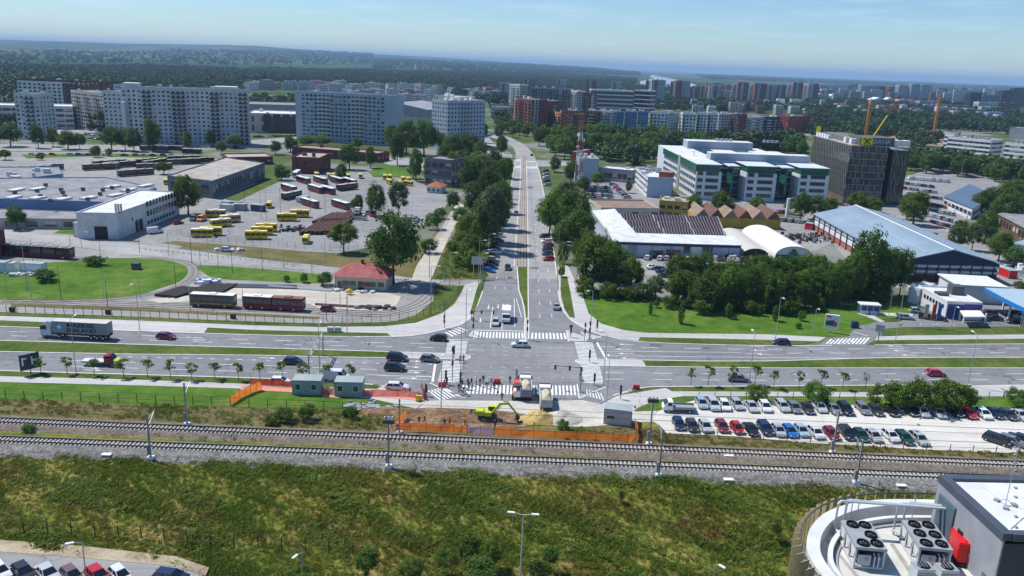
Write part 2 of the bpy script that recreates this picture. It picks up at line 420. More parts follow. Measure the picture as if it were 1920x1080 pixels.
def island(name,pts,mat,curve=0,z=.12,rim=True):
 o=sheet(name,pts,z,mat,z,curve)
 if rim:
  q=smooth(pts,curve or 1,True);q=q+[q[0]];strip(KERBS,[G(p[0],p[1],.12) for p in q],.34,0,.145)
 return o
# boulevard + junction as one asphalt sheet
top_l=[(-140,606),(0,612),(120,616),(240,620),(480,628),(640,631),(735,631),(770,629),(800,624),(830,617),(858,608),(880,594),(895,572),(905,545),(913,515)]
top_r=[(1044,515),(1047,545),(1052,572),(1062,590),(1077,604),(1110,622),(1150,633),(1200,641),(1330,646),(1440,648),(1560,648),(1640,647),(1760,646),(1920,645),(2070,644)]
bot_r=[(2070,717),(1920,720),(1700,722),(1440,724),(1250,725),(1200,728),(1165,737),(1135,752),(1100,770),(1030,775),(880,770),(800,752),(770,738),(720,722),(600,715),(480,709),(240,702),(0,695),(-140,690)]
sheet('boulevard_road',smooth(top_l,3)+smooth(top_r,3)+smooth(bot_r,3),.04,ASPH)
sheet('avenue_road',[(911,520),(925,480),(940,430),(950,390),(958,350),(963,320),(966,300),(967,288),(962,276),(952,268),(935,262),(915,256),(915,250),(940,252),(962,260),(978,268),(990,277),(1000,288),(1007,305),(1014,330),(1022,375),(1030,420),(1038,470),(1046,524)],.045,ASPH2)
sheet('side_street',[(1003,300),(1060,303),(1075,300),(1075,309),(1045,312),(1006,312)],.05,ASPH2)
sheet('side_street',[(700,300),(760,318),(840,322),(960,322),(960,312),(840,308),(720,290)],.05,ASPH2)
# tram bed in the avenue
sheet('tram_bed',[(964,500),(968,440),(973,380),(976,330),(976,295),(968,277),(962,270),(974,270),(985,283),(987,300),(988,340),(989,400),(991,500)],.07,asphalt('tram_bed_concrete',.30,(1.12,1,.85),.2))
for c0,c1 in (((970,500),(981,292)),((975,500),(983,292)),((981,500),(985.5,292)),((987,500),(987.4,292))):
 mb=MB();strip(mb,[G(*c0),G((c0[0]+c1[0])/2,(c0[1]+c1[1])/2),G(*c1)],.14,.05,.09);mb.build('tram_rail',RUST)['kind']='structure'
mb=MB();pth=gpath([(975,500),(968,512),(940,522),(905,527),(880,530),(850,533),(826,548),(800,570),(760,585),(700,592),(560,586),(300,577),(0,566)],6)
for off in (-.7,.7,-3.6,-2.2):strip(mb,pth,.12,.06,.10,off)
mb.build('tram_rail',RUST)['kind']='structure'
# medians
island('median_grass',[(0 - 140,633),(0,638),(240,645),(480,652),(755,660),(752,671),(600,669),(480,666),(240,664),(0,659),(-140,656)],LAWN2)
island('median_pavement',[(755.6,660),(870,664),(880,667),(882,671),(876,674),(835,673),(752.6,671)],PAVE,0)
island('median_grass',[(1206,675),(1320,677),(1440,677),(1540,674),(1640,671),(1760,670),(1920,670),(2070,669),(2070,690),(1920,690),(1700,690),(1440,690),(1211,687)],LAWN2)
island('median_pavement',[(1205.4,675),(1090,674),(1080,675),(1079,678),(1088,682),(1120,685.5),(1210.4,687)],PAVE,0)
island('median_grass',[(969.5,500),(971,520),(973,545),(979,562),(983,578),(984.5,595),(991,595),(990.5,560),(990,500)],LAWN2,0)
island('median_pavement',[(984.6,596),(983.5,630),(984.5,635),(988,637),(991.5,635),(991.2,596)],PAVE,0)
# refuge corners
island('refuge_pavement',[(880,630),(889,618),(893,620),(890,634)],PAVE,0)
island('refuge_pavement',[(1062,619),(1075,624),(1098,633),(1100,639),(1066,640)],PAVE,0)
# kerbs
kerb(top_l[:-1]);kerb(top_r[1:11]);kerb([(1640,647),(1760,646),(1920,645),(2070,644)])
kerb([(-140,690),(0,695),(240,702),(480,709),(600,715),(700,721)]);kerb([(1150,742),(1165,737),(1200,728),(1250,725),(1440,724),(1700,722),(1820,721)])
kerb([(913,515),(925,480),(940,430),(950,390),(958,350),(963,320),(966,298)],3);kerb([(1005,305),(1014,335),(1022,375),(1030,420),(1038,470),(1044,515)],3)
for pp in (((964,500),(968,440),(973,380),(976,330),(976,295)),((991,500),(989,400),(988,340),(987,300))):kerb(pp,2,.3,.12)
# pavements
sheet('pavement',[(-140,585),(0,592),(240,600),(480,610),(600,613),(720,611.5),(780,605),(830,587),(852,570),(864,550),(872,533),(893,528),(898,533),(893,545),(881,588),(888,590),(880,600),(862,611),(830,619),(800,626),(770,630.5),(735,632),(726,624.5),(640,623),(480,618.5),(390,614),(382,624),(195,619),(190,608),(0,600.5),(-140,594)],.13,PAVE,.13)
sheet('verge_grass',[(-140,594),(0,600.5),(190,607.5),(196,618.5),(120,615.5),(0,611),(-140,605)],.11,LAWN2,.11)
sheet('verge_grass',[(390,614),(480,618.5),(640,623),(726,624.5),(735,631),(640,630.5),(480,627),(386,624)],.11,LAWN2,.11)
sheet('verge_grass',[(881,588),(893,545),(898,531),(907,533),(903,548),(895,571),(888,588)],.16,LAWN2,.16)
sheet('pavement',[(1046,500),(1058,495),(1066,500),(1080,530),(1090,542),(1095,562),(1104,588),(1128,607),(1170,619),(1210,624),(1440,627),(1550,632),(1535,640),(1440,637),(1200,632),(1197,639.5),(1150,633),(1110,622),(1077,604),(1066,592),(1054,575),(1048,545)],.13,PAVE,.13)
sheet('verge_grass',[(1051,518),(1063,518),(1069,545),(1078,596),(1068,594),(1058,578),(1052,555)],.16,LAWN2,.16)
sheet('verge_grass',[(1048,485),(1053,470),(1060,480),(1059,515),(1049,515)],.16,LAWN2,.16)
sheet('verge_grass',[(1200,632),(1440,637),(1532,640),(1510,645),(1440,646.5),(1330,645),(1200,640)],.11,LAWN2,.11)
sheet('pavement',[(1645,631),(1700,629),(1920,627),(2070,626),(2070,634),(1920,635),(1640,638)],.13,PAVE,.13)
sheet('verge_grass',[(1640,638),(1920,635),(2070,634),(2070,643.5),(1920,644),(1760,645),(1625,646)],.11,LAWN2,.11)
sheet('verge_grass',[(1660,616),(1700,613),(1920,612),(2070,611),(2070,626),(1920,627),(1700,629),(1655,630),(1652,624)],.11,LAWN2,.11)
# lower side of the boulevard
sheet('verge_grass',[(-140,691),(0,696),(240,703),(480,710),(600,716),(700,722),(716,724),(706,729),(640,727),(480,720),(240,711),(0,705),(-140,700)],.10,LAWN2,.1)
sheet('pavement',[(-140,700),(0,705),(240,711),(480,720),(640,727),(720,722),(780,738),(800,752),(780,766),(700,748),(600,738),(480,729),(240,722),(0,716),(-140,711)],.08,PAVE,.08)
sheet('lawn',[(-140,711),(0,716.5),(240,722.5),(480,729.5),(600,738.5),(700,748.5),(770,764),(700,768),(500,763),(240,757),(0,748),(-140,742)],.05,LAWN)
sheet('dry_verge',[(-140,742),(0,748),(240,757),(500,763),(760,768),(735,790),(735,813),(640,810),(300,796),(0,783),(-140,777)],.05,DRYG)
sheet('verge_grass',[(1160,741),(1200,729),(1250,726),(1440,725),(1820,722),(1815,734),(1625,735),(1440,734),(1260,733.5),(1248,727)],.10,LAWN2,.1)
sheet('pavement',[(1110,768),(1140,751),(1165,738),(1200,729),(1248,727),(1260,733),(1440,734),(1625,735),(1815,733),(1822,722),(2070,718),(2070,741),(1920,743),(1625,744),(1440,743),(1280,743),(1230,750),(1195,765),(1190,772),(1150,775)],.08,PAVE,.08)
sheet('lawn',[(1195,768),(1235,751),(1280,744),(1440,744),(1625,745),(1920,744),(2070,742),(2070,775),(1920,770),(1700,762),(1440,752),(1300,750),(1255,760),(1225,770)],.06,LAWN)
sheet('dusty_paving',[(800,752),(830,750),(880,751),(1000,752),(1090,750),(1120,756),(1190,772),(1230,770),(1240,790),(1190,792),(1100,800),(1000,795),(960,790),(880,775),(780,768)],.064,DUST)
sheet('dug_earth',[(760,768),(800,764),(880,766),(960,772),(1010,780),(1000,797),(960,803),(880,808),(735,806),(735,790)],.09,SOIL)
sheet('dry_verge',[(735,806),(880,808),(960,803),(1060,803),(1130,795),(1190,800),(1240,800),(1250,812),(1380,817),(1500,828),(1740,842),(1920,849),(2070,855),(2070,868),(1920,860),(1600,850),(1280,836),(1000,826),(735,813)],.055,DRYG)
sheet('gravel_car_park',[(1225,790),(1232,772),(1260,762),(1300,751),(1440,753),(1700,763),(1920,771),(2070,776),(2070,856),(1920,850),(1740,843),(1500,829),(1380,818),(1250,812),(1240,800)],.09,GRAV)
# right side lawn and filling station paving
sheet('lawn',[(1093,540),(1140,545),(1250,562),(1400,576),(1560,578),(1640,560),(1705,560),(1718,580),(1712,590),(1640,604),(1616,610),(1596,620),(1590,630),(1550,632),(1440,627),(1210,624),(1170,619),(1128,607),(1104,588),(1095,562)],.06,LAWN)
sheet('filling_station_road',[(1530,650),(1556,633),(1590,632),(1598,620),(1616,610),(1640,604),(1700,604),(1720,588),(1800,560),(2070,560),(2070,611),(1920,612),(1700,613),(1665,616),(1656,622),(1650,632),(1632,650)],.05,ASPH)
sheet('lawn',[(1645,598),(1700,594),(1688,602),(1660,604)],.09,LAWN2)
sheet('footpath',[(1607,588),(1625,585),(1712,588),(1712,592),(1638,592),(1660,603),(1650,604),(1622,592)],.10,PAVE)
# right hand blocks of paving: car yards and office forecourts
sheet('works_yard',[(1100,470),(1145,440),(1250,520),(1250,562),(1180,556),(1110,545),(1080,520)],.04,YARD)
sheet('works_yard',[(1140,480),(1390,480),(1530,470),(1560,455),(1600,500),(1700,545),(1900,545),(1960,520),(1900,480),(1780,430),(1690,400),(1560,390),(1520,385),(1500,420),(1440,405),(1120,400),(1100,470),(1130,530),(1250,560),(1560,560),(1540,500)],.035,YARD)
sheet('office_car_park',[(1085,330),(1160,325),(1260,360),(1360,385),(1240,410),(1120,410),(1090,390)],.045,LOT)
sheet('office_car_park',[(1690,335),(1760,310),(1850,330),(1900,360),(1830,400),(1760,440),(1700,420),(1680,380)],.045,LOT)
sheet('works_yard',[(1250,385),(1520,395),(1700,400),(1710,385),(1520,375),(1260,370)],.04,LOT)
# left: tram yard, loop, depots
sheet('tram_yard',[(-140,520),(-60,425),(60,428),(300,462),(480,485),(620,500),(780,525),(850,540),(850,565),(825,585),(780,600),(720,607),(600,609),(240,597),(0,588),(-140,582)],.035,YARD)
sheet('depot_yard',[(-140,290),(0,284),(300,286),(430,300),(320,330),(500,345),(330,470),(0,440),(-140,420)],.032,YARD)
sheet('depot_yard',[(500,340),(570,318),(640,312),(730,320),(835,362),(840,380),(826,400),(780,430),(755,450),(640,475),(350,460),(290,452),(360,400),(420,375)],.045,LOT)
sheet('dry_verge',[(330,452),(480,463),(640,478),(760,490),(800,450),(835,420),(840,470),(770,530),(640,502),(480,481),(300,455)],.05,DRYG)
sheet('tram_street',[(-140,428),(0,432),(60,437),(260,458),(480,486),(640,502),(790,524),(905,524),(900,532),(860,536),(780,530),(640,513),(480,498),(380,492),(250,476),(60,452),(0,447),(-140,440)],.06,asphalt('old_street_asphalt',.33,(1.03,1,.95),.6))
sheet('dirt_lane',[(858,378),(870,385),(860,410),(842,445),(826,480),(810,520),(800,532),(770,530),(780,500),(800,470),(825,430),(840,405)],.07,asphalt('lane_dust',.42,(1.1,1,.84),.25))
sheet('verge_grass',[(866,400),(905,398),(925,420),(930,440),(920,480),(911,520),(880,524),(815,524),(820,505),(835,475),(850,445)],.075,LAWN2)
sheet('verge_grass',[(815,535),(850,537),(868,536),(858,556),(840,575),(815,590),(780,603),(745,608),(745,601),(780,590),(812,565)],.08,LAWN2)
sheet('turning_loop_lawn',[(-60,505),(20,498),(120,490),(210,484),(300,486),(345,497),(352,512),(335,528),(300,540),(260,552),(180,560),(60,562),(-60,556)],.10,LAWN,.1,3)
sheet('verge_grass',[(372,497),(480,503),(600,514),(625,520),(600,531),(480,526),(430,524),(400,520),(380,510)],.08,LAWN,.05,2)
mb=MB();pth=gpath([(0,472),(180,486),(300,484),(352,492),(368,510),(350,530),(300,548),(200,562),(0,568)],8)
for off in (-.7,.7):strip(mb,pth,.14,.04,.085,off)
mb.build('tram_rail',RUST)['kind']='structure'
mb=MB();pth=gpath([(0,472),(180,486),(300,484),(352,492),(368,510),(350,530),(300,548),(200,562),(0,568)],8);strip(mb,pth,3.4,.0,.055)
mb.build('loop_track_bed',asphalt('track_bed_grey',.22,(1.08,1,.88),.3))['kind']='structure'
sheet('concrete_slab_yard',[(395,540),(480,540),(620,545),(730,550),(752,556),(744,572),(715,583),(600,578),(580,570),(450,560),(300,568),(270,562),(380,552)],.09,SLAB)
sheet('track_verge',[(20,569),(240,576),(480,588),(600,594),(596,598),(480,593),(240,582),(20,574)],.10,DRYG)
sheet('verge_grass',[(-140,578),(0,585),(240,593),(480,603),(600,606),(720,604),(780,598),(780,604),(720,611),(600,612),(480,609.5),(240,599.5),(0,591),(-140,585)],.11,LAWN2)
sheet('verge_grass',[(420,372),(520,326),(545,320),(520,342),(440,380)],.06,LAWN2)
sheet('verge_grass',[(50,297),(180,293),(400,300),(400,292),(180,287),(40,290)],.05,LAWN)
sheet('verge_grass',[(610,330),(660,318),(650,330)],.08,LAWN);sheet('lawn',[(690,322),(720,308),(760,312),(780,322),(775,334),(700,332)],.08,LAWN)
sheet('verge_grass',[(150,441),(160,432),(115,430),(100,437)],.07,LAWN)
# distant streets and paved ground round the towers
sheet('distant_street',[(-140,290),(0,283),(240,284),(480,276),(560,262),(560,256),(480,262),(240,272),(0,270),(-140,276)],.04,ASPH2)
sheet('distant_street',[(880,276),(960,300),(960,290),(930,272),(915,256),(900,250),(900,262)],.052,ASPH2)
sheet('distant_street',[(-140,256),(200,250),(560,240),(560,232),(200,240),(-140,246)],.04,ASPH2)
# river
RIV=MG('river_water',[(0.3,(.30,.36,.40)),(0.7,(.36,.42,.46))],((.01,1),),rough=.25)
sheet('river',[(1212,139.5),(1222,140),(1240,144),(1262,148),(1300,157),(1312,163),(1280,164),(1235,160),(1200,157.5),(1200,152),(1216,149.5),(1226,147),(1210,142)],.5,RIV)
sheet('river',[(640,125.8),(700,124),(720,125),(700,127),(640,127.2)],2.0,RIV)
# ------------------------------------------------------------------ road markings
PM=MB();ZM=.062
def line(a,b,w=.16):strip(PM,[G(*a,.04),G(*b,.04)],w,.045,ZM)
def dashed(pts,w=.16,on=4.5,off=6.0):
 P=gpath(pts,6,.04);acc=0;seg=[]
 for a,b in zip(P,P[1:]):
  L=(b - a).length;t=0
  while t<L:
   ph=acc % (on+off);q=a+(b - a)*(t/L);seg.append((ph<on,q));t+=.5;acc+=.5
 cur=[]
 for s,q in seg:
  if s:cur.append(q)
  else:
   if len(cur)>1:strip(PM,[cur[0],cur[-1]],w,.045,ZM)
   cur=[]
dashed([(-140,613),(0,621),(240,628),(480,637),(735,643),(860,646)]);dashed([(-140,621),(0,629),(240,636),(480,645),(735,650),(860,653)])
dashed([(-140,667),(0,672),(240,679),(480,685),(740,694),(830,696)]);dashed([(-140,677),(0,682),(240,690),(480,697),(740,704),(830,706)])
dashed([(240,669),(480,675),(740,682),(830,683)],.2,1.5,1.5)
dashed([(1120,650),(1330,654),(1440,655),(1640,654),(1920,653),(2070,652)]);dashed([(1400,662.5),(1640,662),(1920,661),(2070,660)])
line((1130,658.5),(1390,661),.14);line((1130,667),(1400,670),.14);line((1400,670),(1610,672),.14)
dashed([(1135,699),(1440,702),(1700,701),(1920,701),(2070,700)]);dashed([(1135,711),(1440,713),(1700,712),(1920,712),(2070,711)])
dashed([(880,647),(980,652),(1080,651)],.10,1.2,1.6);dashed([(880,656),(980,660),(1080,660)],.10,1.2,1.6);dashed([(880,664),(980,667),(1080,666)],.10,1.2,1.6)
dashed([(870,686),(980,689),(1085,690)],.10,1.2,1.6);dashed([(865,696),(980,698),(1085,698)],.10,1.2,1.6);dashed([(862,706),(980,708),(1085,708)],.10,1.2,1.6)
for a,b in (((1009,505),(1013,620)),((1027,505),(1037,620)),((1003,420),(1008,500)),((1018,420),(1026,500)),((952,500),(944,560)),((935,500),(925,560))):dashed([a,b],.12,4,8)
line((924,575),(919,615),.15);line((943,570),(941,618),.15);line((964,560),(965,612),.15);line((968,560),(978,595),.15)
dashed([(940,440),(957,360),(966,300)],.13,3,6)
line((816,683),(811,716),.45);line((1119,642),(1137,674),.45);line((893,619),(982,621),.35)
line((838,673.5),(755,672),.12);line((690,703),(816,707),.15);line((740,710),(800,712),.1)
def zebra(a0,a1,b0,b1,n,fill=.5,w=None):
 """bars from side a (a0->a1) to side b (b0->b1)"""
 A0,A1,B0,B1=(G(*p,.04) for p in (a0,a1,b0,b1))
 for i in range(n):
  t0=(i+.5 - fill/2)/n;t1=(i+.5+fill/2)/n
  q=[A0.lerp(A1,t0),A0.lerp(A1,t1),B0.lerp(B1,t1),B0.lerp(B1,t0)]
  ar=(q[1] - q[0]).cross(q[2] - q[0]).z
  if ar<0:q=q[::-1]
  P=[(v.x,v.y,.045) for v in q]+[(v.x,v.y,ZM) for v in q]
  PM.add(P,[(4,5,6,7),(0,1,5,4),(1,2,6,5),(2,3,7,6),(3,0,4,7)])
zebra((893,622),(982,624),(891,633),(983,635),15);zebra((995,624),(1061,625),(994,635),(1064,636),10)
zebra((840,638),(834,670),(877,640),(872,670),13,.45);zebra((831,676),(821,716),(868,677),(861,718),15,.45)
zebra((1077,641),(1085,673),(1111,642),(1120,674),13,.45);zebra((1088,683),(1095,718),(1124,686),(1133,720),14,.45)
zebra((865,722),(1080,723),(862,738),(1082,741),31,.5)
zebra((832,624),(862,613),(846,632),(879,619),5,.4);zebra((1086,621),(1120,630),(1100,636),(1130,633),6,.4)
zebra((800,733),(835,725),(825,752),(862,742),6,.4);zebra((1098,730),(1128,737),(1098,741),(1135,752),6,.35)
for q in (((806,718),(870,746)),((870,746),(877,733)),((806,736),(838,727)),((1082,720),(1086,747)),((1086,747),(1136,725)),((893,619),(889,636)),((1062,619),(1066,640)),((833,637),(880,636)),((1111,636),(1134,627)),((1100,741),(1082,741))):line(*q,.22)
zebra((1556,636),(1633,633),(1546,645),(1622,645),11,.5);line((1600,622),(1628,630),.2);line((1572,645),(1600,641),.3)
def arrow(px,py,hd):
 p=G(px,py,.04);c,s=math.cos(hd),math.sin(hd)
 def T(x,y):return (p.x+x*c - y*s,p.y+x*s+y*c)
 PM.prism([T(-1.6,-.09),T(.8,-.09),T(.8,.09),T(-1.6,.09)],.045,ZM);PM.prism([T(.85,-.38),T(2.0,0),T(.85,.38)],.045,ZM)
for (x,y) in ((772,677),(770,688),(770,698),(765,709),(168,690),(500,671),(172,694)):arrow(x,y,0.0)
for (x,y) in ((1175,646),(1170,655),(1175,663),(1180,672),(1420,649),(1425,657),(1435,665),(1680,649),(1690,658),(1705,666)):arrow(x,y,math.pi)
for (x,y) in ((916,575),(934,574),(951,573),(901,600)):arrow(x,y,-math.pi/2)
for i in range(5):line((1600+30*i+120,608 - i*.2),(1610+30*i+120,608 - i*.2),.15)
zebra((967,299),(975,299),(967,302),(975,302),8,.5);zebra((988,302),(1004,302),(988,304),(1005,304),10,.5)
zebra((966,311),(976,311),(966,315),(976,315),8,.5);zebra((988,312),(1007,312),(988,316),(1008,316),12,.5)
PM.build('road_markings',PAINT)['kind']='structure'
KERBS.build('kerb',KERB)['kind']='structure'
rnd=random.Random(12)
PT=[asphalt('patch_dark',.13,(1,1,1.02),.1),asphalt('patch_pale',.30,(1.03,1,.97),.1)]
for i in range(34):
 if i<22:x=rnd.uniform(20,1900);y=rnd.choice([rnd.uniform(622,634),rnd.uniform(674,700)])+(x<700)*4+(x>1200)*22 - (x>1200)*rnd.random()*4
 else:y=rnd.uniform(300,560);x=958 - (560 - y)*.0+rnd.choice([-12,45])*(y/560)**2
 if 745<x<1210 and y>600:continue
 w=rnd.uniform(5,26);h=rnd.uniform(1.5,4);k=rnd.uniform(-1,1)
 sheet('asphalt_patch',[(x,y),(x+w,y+w*.03),(x+w+k,y+h+w*.03),(x+k,y+h)],.053+.0002*i,PT[i % 3==0])
# patches of newer and older asphalt
for q,s in (([(880,645),(1080,645),(1090,716),(868,714)],.0),):
 sheet('junction_resurfacing',q,.0435,asphalt('junction_asphalt',.235,(1,1,1.0),.3))
# ------------------------------------------------------------------ railway
def track(y0,sl,bmat,zt,up,lo,name,lab):
 t=thing(name,lab,'railway track',G(960,y0+sl*960,zt))
 a=G(-160,y0 - 160*sl,zt);b=G(2080,y0+2080*sl,zt);d=(b - a).normalized();n=Vector((-d.y,d.x,0));o0=t.location.copy()
 rz=math.atan2(d.y,d.x);t.rotation_euler=(0,0,rz);La=(a - o0).length;Lb=(b - o0).length
 # ballast bed: trapezoid
 mb=MB();nseg=60
 prof=[(-lo,-zt),(-lo*.62,-.18),(-1.6,0.0),(1.6,0.0),(up*.62,-.18),(up,-zt)]
 rnd=random.Random(5);V=[]
 for i in range(nseg+1):
  x=-La+(La+Lb)*i/nseg
  V+=[(x,p[0]*(1+rnd.uniform(-.05,.05)*(abs(p[0])>2)),p[1] - .14) for p in prof]
 k=len(prof);F=[(i*k+j,(i+1)*k+j,(i+1)*k+j+1,i*k+j+1) for i in range(nseg) for j in range(k - 1)]
 mb.add(V,F);mb.build('ballast_bed',bmat,t)
 for s in (-1,1):
  mb=MB();mb.b2(-La,Lb,s*.7525 - .10,s*.7525+.10,-.0,.02);mb.b2(-La,Lb,s*.7525 - .03,s*.7525+.03,.02,.12);mb.b2(-La,Lb,s*.7525 - .05,s*.7525+.05,.12,.2)
  mb.build('rail',[RAILM],t)
 sm=MB();sm.box((0,0,-.075),(.26,2.6,.15),top=.92);sm.box((0,.78,.01),(.3,.34,.03));sm.box((0,-.78,.01),(.3,.34,.03))
 x=-La;first=None;i=0
 while x<Lb:
  if first is None:first=sm.build('sleeper',M('concrete_sleeper',(.46,.445,.41),.85,.15,1.5),t);first.location=(x,0,0)
  else:share(first,'sleeper',t,(x+random.uniform(-.02,.02),random.uniform(-.03,.03),0),random.uniform(-.01,.01))
  x+=.68
 return t
random.seed(3)
track(788,.0428,BALL2,.55,3.6,3.4,'railway_track','railway track of pale sleepers nearer the road works and orange netting')
track(823,.0390,BALL,.60,2.9,5.4,'railway_track','railway track with wide grey ballast shoulder above the weedy bank')

# ------------------------------------------------------------------ foliage
def leaf_mat(name,dark,mid,light,trans=.25):
 m,nt,b=nodes(name,.62,.22);N=nt.nodes;L=nt.links
 geo=N.new('ShaderNodeNewGeometry');oi=N.new('ShaderNodeObjectInfo')
 ra=N.new('ShaderNodeValToRGB');el=ra.color_ramp.elements;el.new(.5)
 for e,(p,c) in zip(el,((0,dark),(.55,mid),(1,light))):e.position=p;e.color=(*c,1)
 ad=N.new('ShaderNodeMath');ad.operation='MULTIPLY_ADD';ad.inputs[1].default_value=.6
 L.new(geo.outputs['Random Per Island'],ad.inputs[0])
 m2=N.new('ShaderNodeMath');m2.operation='MULTIPLY';m2.inputs[1].default_value=.4
 L.new(oi.outputs['Random'],m2.inputs[0]);L.new(m2.outputs[0],ad.inputs[2])
 L.new(ad.outputs[0],ra.inputs[0])
 hs=N.new('ShaderNodeHueSaturation');L.new(ra.outputs[0],hs.inputs['Color'])
 mr=N.new('ShaderNodeMapRange');mr.inputs[3].default_value=.475;mr.inputs[4].default_value=.525;L.new(oi.outputs['Random'],mr.inputs[0]);L.new(mr.outputs[0],hs.inputs['Hue'])
 L.new(hs.outputs[0],b.inputs['Base Color'])
 tr=N.new('ShaderNodeBsdfTranslucent');L.new(hs.outputs[0],tr.inputs[0]);mi=N.new('ShaderNodeMixShader');mi.inputs[0].default_value=trans
 L.new(b.outputs[0],mi.inputs[1]);L.new(tr.outputs[0],mi.inputs[2]);L.new(mi.outputs[0],N['Material Output'].inputs[0])
 return m
LF=leaf_mat('leaves_green',(.050,.11,.013),(.110,.19,.022),(.21,.29,.040),.42)
LFD=leaf_mat('leaves_dark',(.034,.080,.014),(.080,.150,.022),(.165,.235,.038),.40)
LFY=leaf_mat('leaves_fresh',(.06,.12,.012),(.11,.19,.020),(.17,.26,.035))
LFS=leaf_mat('leaves_willow',(.05,.095,.030),(.10,.15,.050),(.16,.21,.08))
def leaf_cloud(rng,n_cl,n_leaf,shape,size,flat=.55,spread=.34,lumpy=1.0):
 """leaf quads in clumps; shape(u) gives points in the crown's volume"""
 C=shape(rng,n_cl);cr=rng.uniform(.6,1.35,n_cl)*spread
 idx=rng.integers(0,n_cl,n_leaf)
 d=rng.normal(size=(n_leaf,3));d/=np.linalg.norm(d,axis=1)[:,None]
 rr=rng.uniform(0,1,n_leaf)**.45
 P=C[idx]+d*(cr[idx]*rr)[:,None]*np.array([1,1,.75])
 nrm=d*.8+rng.normal(size=(n_leaf,3))*.55+np.array([0,0,.5]);nrm/=np.linalg.norm(nrm,axis=1)[:,None]
 t=np.cross(nrm,rng.normal(size=(n_leaf,3)));t/=np.linalg.norm(t,axis=1)[:,None];b=np.cross(nrm,t)
 s=size*rng.uniform(.6,1.4,n_leaf)[:,None]
 V=np.stack([P - t*s,P+b*s*flat,P+t*s,P - b*s*flat],1).reshape(-1,3)
 return V
def mesh_quads(name,V,mat):
 n=len(V)//4;me=bpy.data.meshes.new(name)
 me.vertices.add(len(V));me.vertices.foreach_set('co',V.astype(np.float32).ravel())
 me.loops.add(4*n);me.loops.foreach_set('vertex_index',np.arange(4*n,dtype=np.int32))
 me.polygons.add(n);me.polygons.foreach_set('loop_start',np.arange(0,4*n,4,dtype=np.int32));me.polygons.foreach_set('loop_total',np.full(n,4,dtype=np.int32))
 me.materials.append(mat);me.update(calc_edges=True);me.validate();return me
def sh_round(w=.5,z0=.28,z1=1.0,top=1.3):
 def f(rng,n):
  th=rng.uniform(0,2*np.pi,n);ph=np.arccos(rng.uniform(-.85,1,n));r=rng.uniform(.45,1.0,n)**.5*rng.uniform(.8,1.1,n)
  x=np.sin(ph)*np.cos(th)*r*w*.82;y=np.sin(ph)*np.sin(th)*r*w*.82;z=(z0+z1)/2+np.cos(ph)*r*(z1 - z0)/2*.84
  return np.stack([x,y,z],1)
 return f
def sh_cone(w=.25,z0=.12):
 def f(rng,n):
  h=rng.uniform(0,1,n)**.8;th=rng.uniform(0,2*np.pi,n);r=(np.sin(np.pi*np.clip(h*.92+.08,0,1))**.6)*w*rng.uniform(.3,1,n)**.5
  return np.stack([np.cos(th)*r,np.sin(th)*r,z0+(1 - z0)*h*.95],1)
 return f
def trunk_mesh(rng,h0=.5,r0=.022,limbs=6,w=.35):
 mb=MB();mb.tube([(0,0,-.01),(.01,.0,h0*.5),(0,.01,h0),(.01,.0,h0*1.5)],[r0*1.4,r0,r0*.8,r0*.3],7)
 for i in range(limbs):
  a=i*2.4+rng.uniform(0,.6);z=h0*rng.uniform(.65,1.15);L=w*rng.uniform(.6,1)
  mb.tube([(0,0,z),(math.cos(a)*L*.5,math.sin(a)*L*.5,z+L*.45),(math.cos(a)*L,math.sin(a)*L,z+L*.75)],[r0*.55,r0*.35,r0*.12],5)
 return mb
TREES={}
def make_tree(key,name,mat,seed,shape,ncl,nleaf,size,h0=.3,r0=.022,limbs=6,spread=.13,w=.3,bark=None):
 rng=np.random.default_rng(seed)
 cm=mesh_quads('crown',leaf_cloud(rng,ncl,nleaf,shape,size,spread=spread),mat)
 tb=trunk_mesh(rng,h0,r0,limbs,w);tm=bpy.data.meshes.new('trunk');tm.from_pydata(tb.v,[],tb.f);tm.materials.append(bark or BARK);tm.polygons.foreach_set('use_smooth',[True]*len(tm.polygons))
 TREES[key]=(name,tm,cm)
make_tree('a','broadleaf_tree',LF,1,sh_round(.44,.10,1),85,8000,.021,spread=.125)
make_tree('b','broadleaf_tree',LF,2,sh_round(.40,.06,1),70,7500,.021,spread=.12)
make_tree('c','broadleaf_tree',LFD,3,sh_round(.46,.12,.98),80,8000,.021,spread=.13)
make_tree('d','broadleaf_tree',LFD,4,sh_round(.38,.05,1),56,6500,.022,spread=.14)
make_tree('y','broadleaf_tree',LFY,5,sh_round(.50,.25,1),60,5500,.024,spread=.13)
make_tree('w','willow_tree',LFS,6,sh_round(.40,.12,1),60,6500,.021,spread=.13)
make_tree('p','poplar_tree',LFD,7,sh_cone(.17,.06),60,4500,.020,.3,.015,5,.09,.1)
make_tree('q','conifer_tree',LFD,8,lambda rng,n:(lambda h,th,u:np.stack([np.cos(th)*(1 - h)*.26*u,np.sin(th)*(1 - h)*.26*u,.08+.9*h],1))(rng.uniform(0,1,n)**1.3,rng.uniform(0,6.28,n),rng.uniform(.4,1,n)),90,4500,.020,.4,.014,4,.07,.08)
make_tree('s','sapling_tree',LF,9,sh_round(.27,.42,1),12,260,.045,.55,.012,4,.12,.2)
make_tree('t','sapling_tree',LFY,10,sh_round(.30,.40,1),11,220,.048,.55,.012,4,.12,.2)
make_tree('u','bare_sapling',RUST if False else LFD,11,sh_round(.28,.35,1),10,60,.05,.6,.012,6,.16,.28)
make_tree('m','shrub',LF,12,sh_round(.62,.0,.95),55,4200,.032,.15,.02,5,.16,.3)
make_tree('n','shrub',LFY,13,sh_round(.66,.0,.95),50,3600,.034,.15,.02,5,.16,.3)
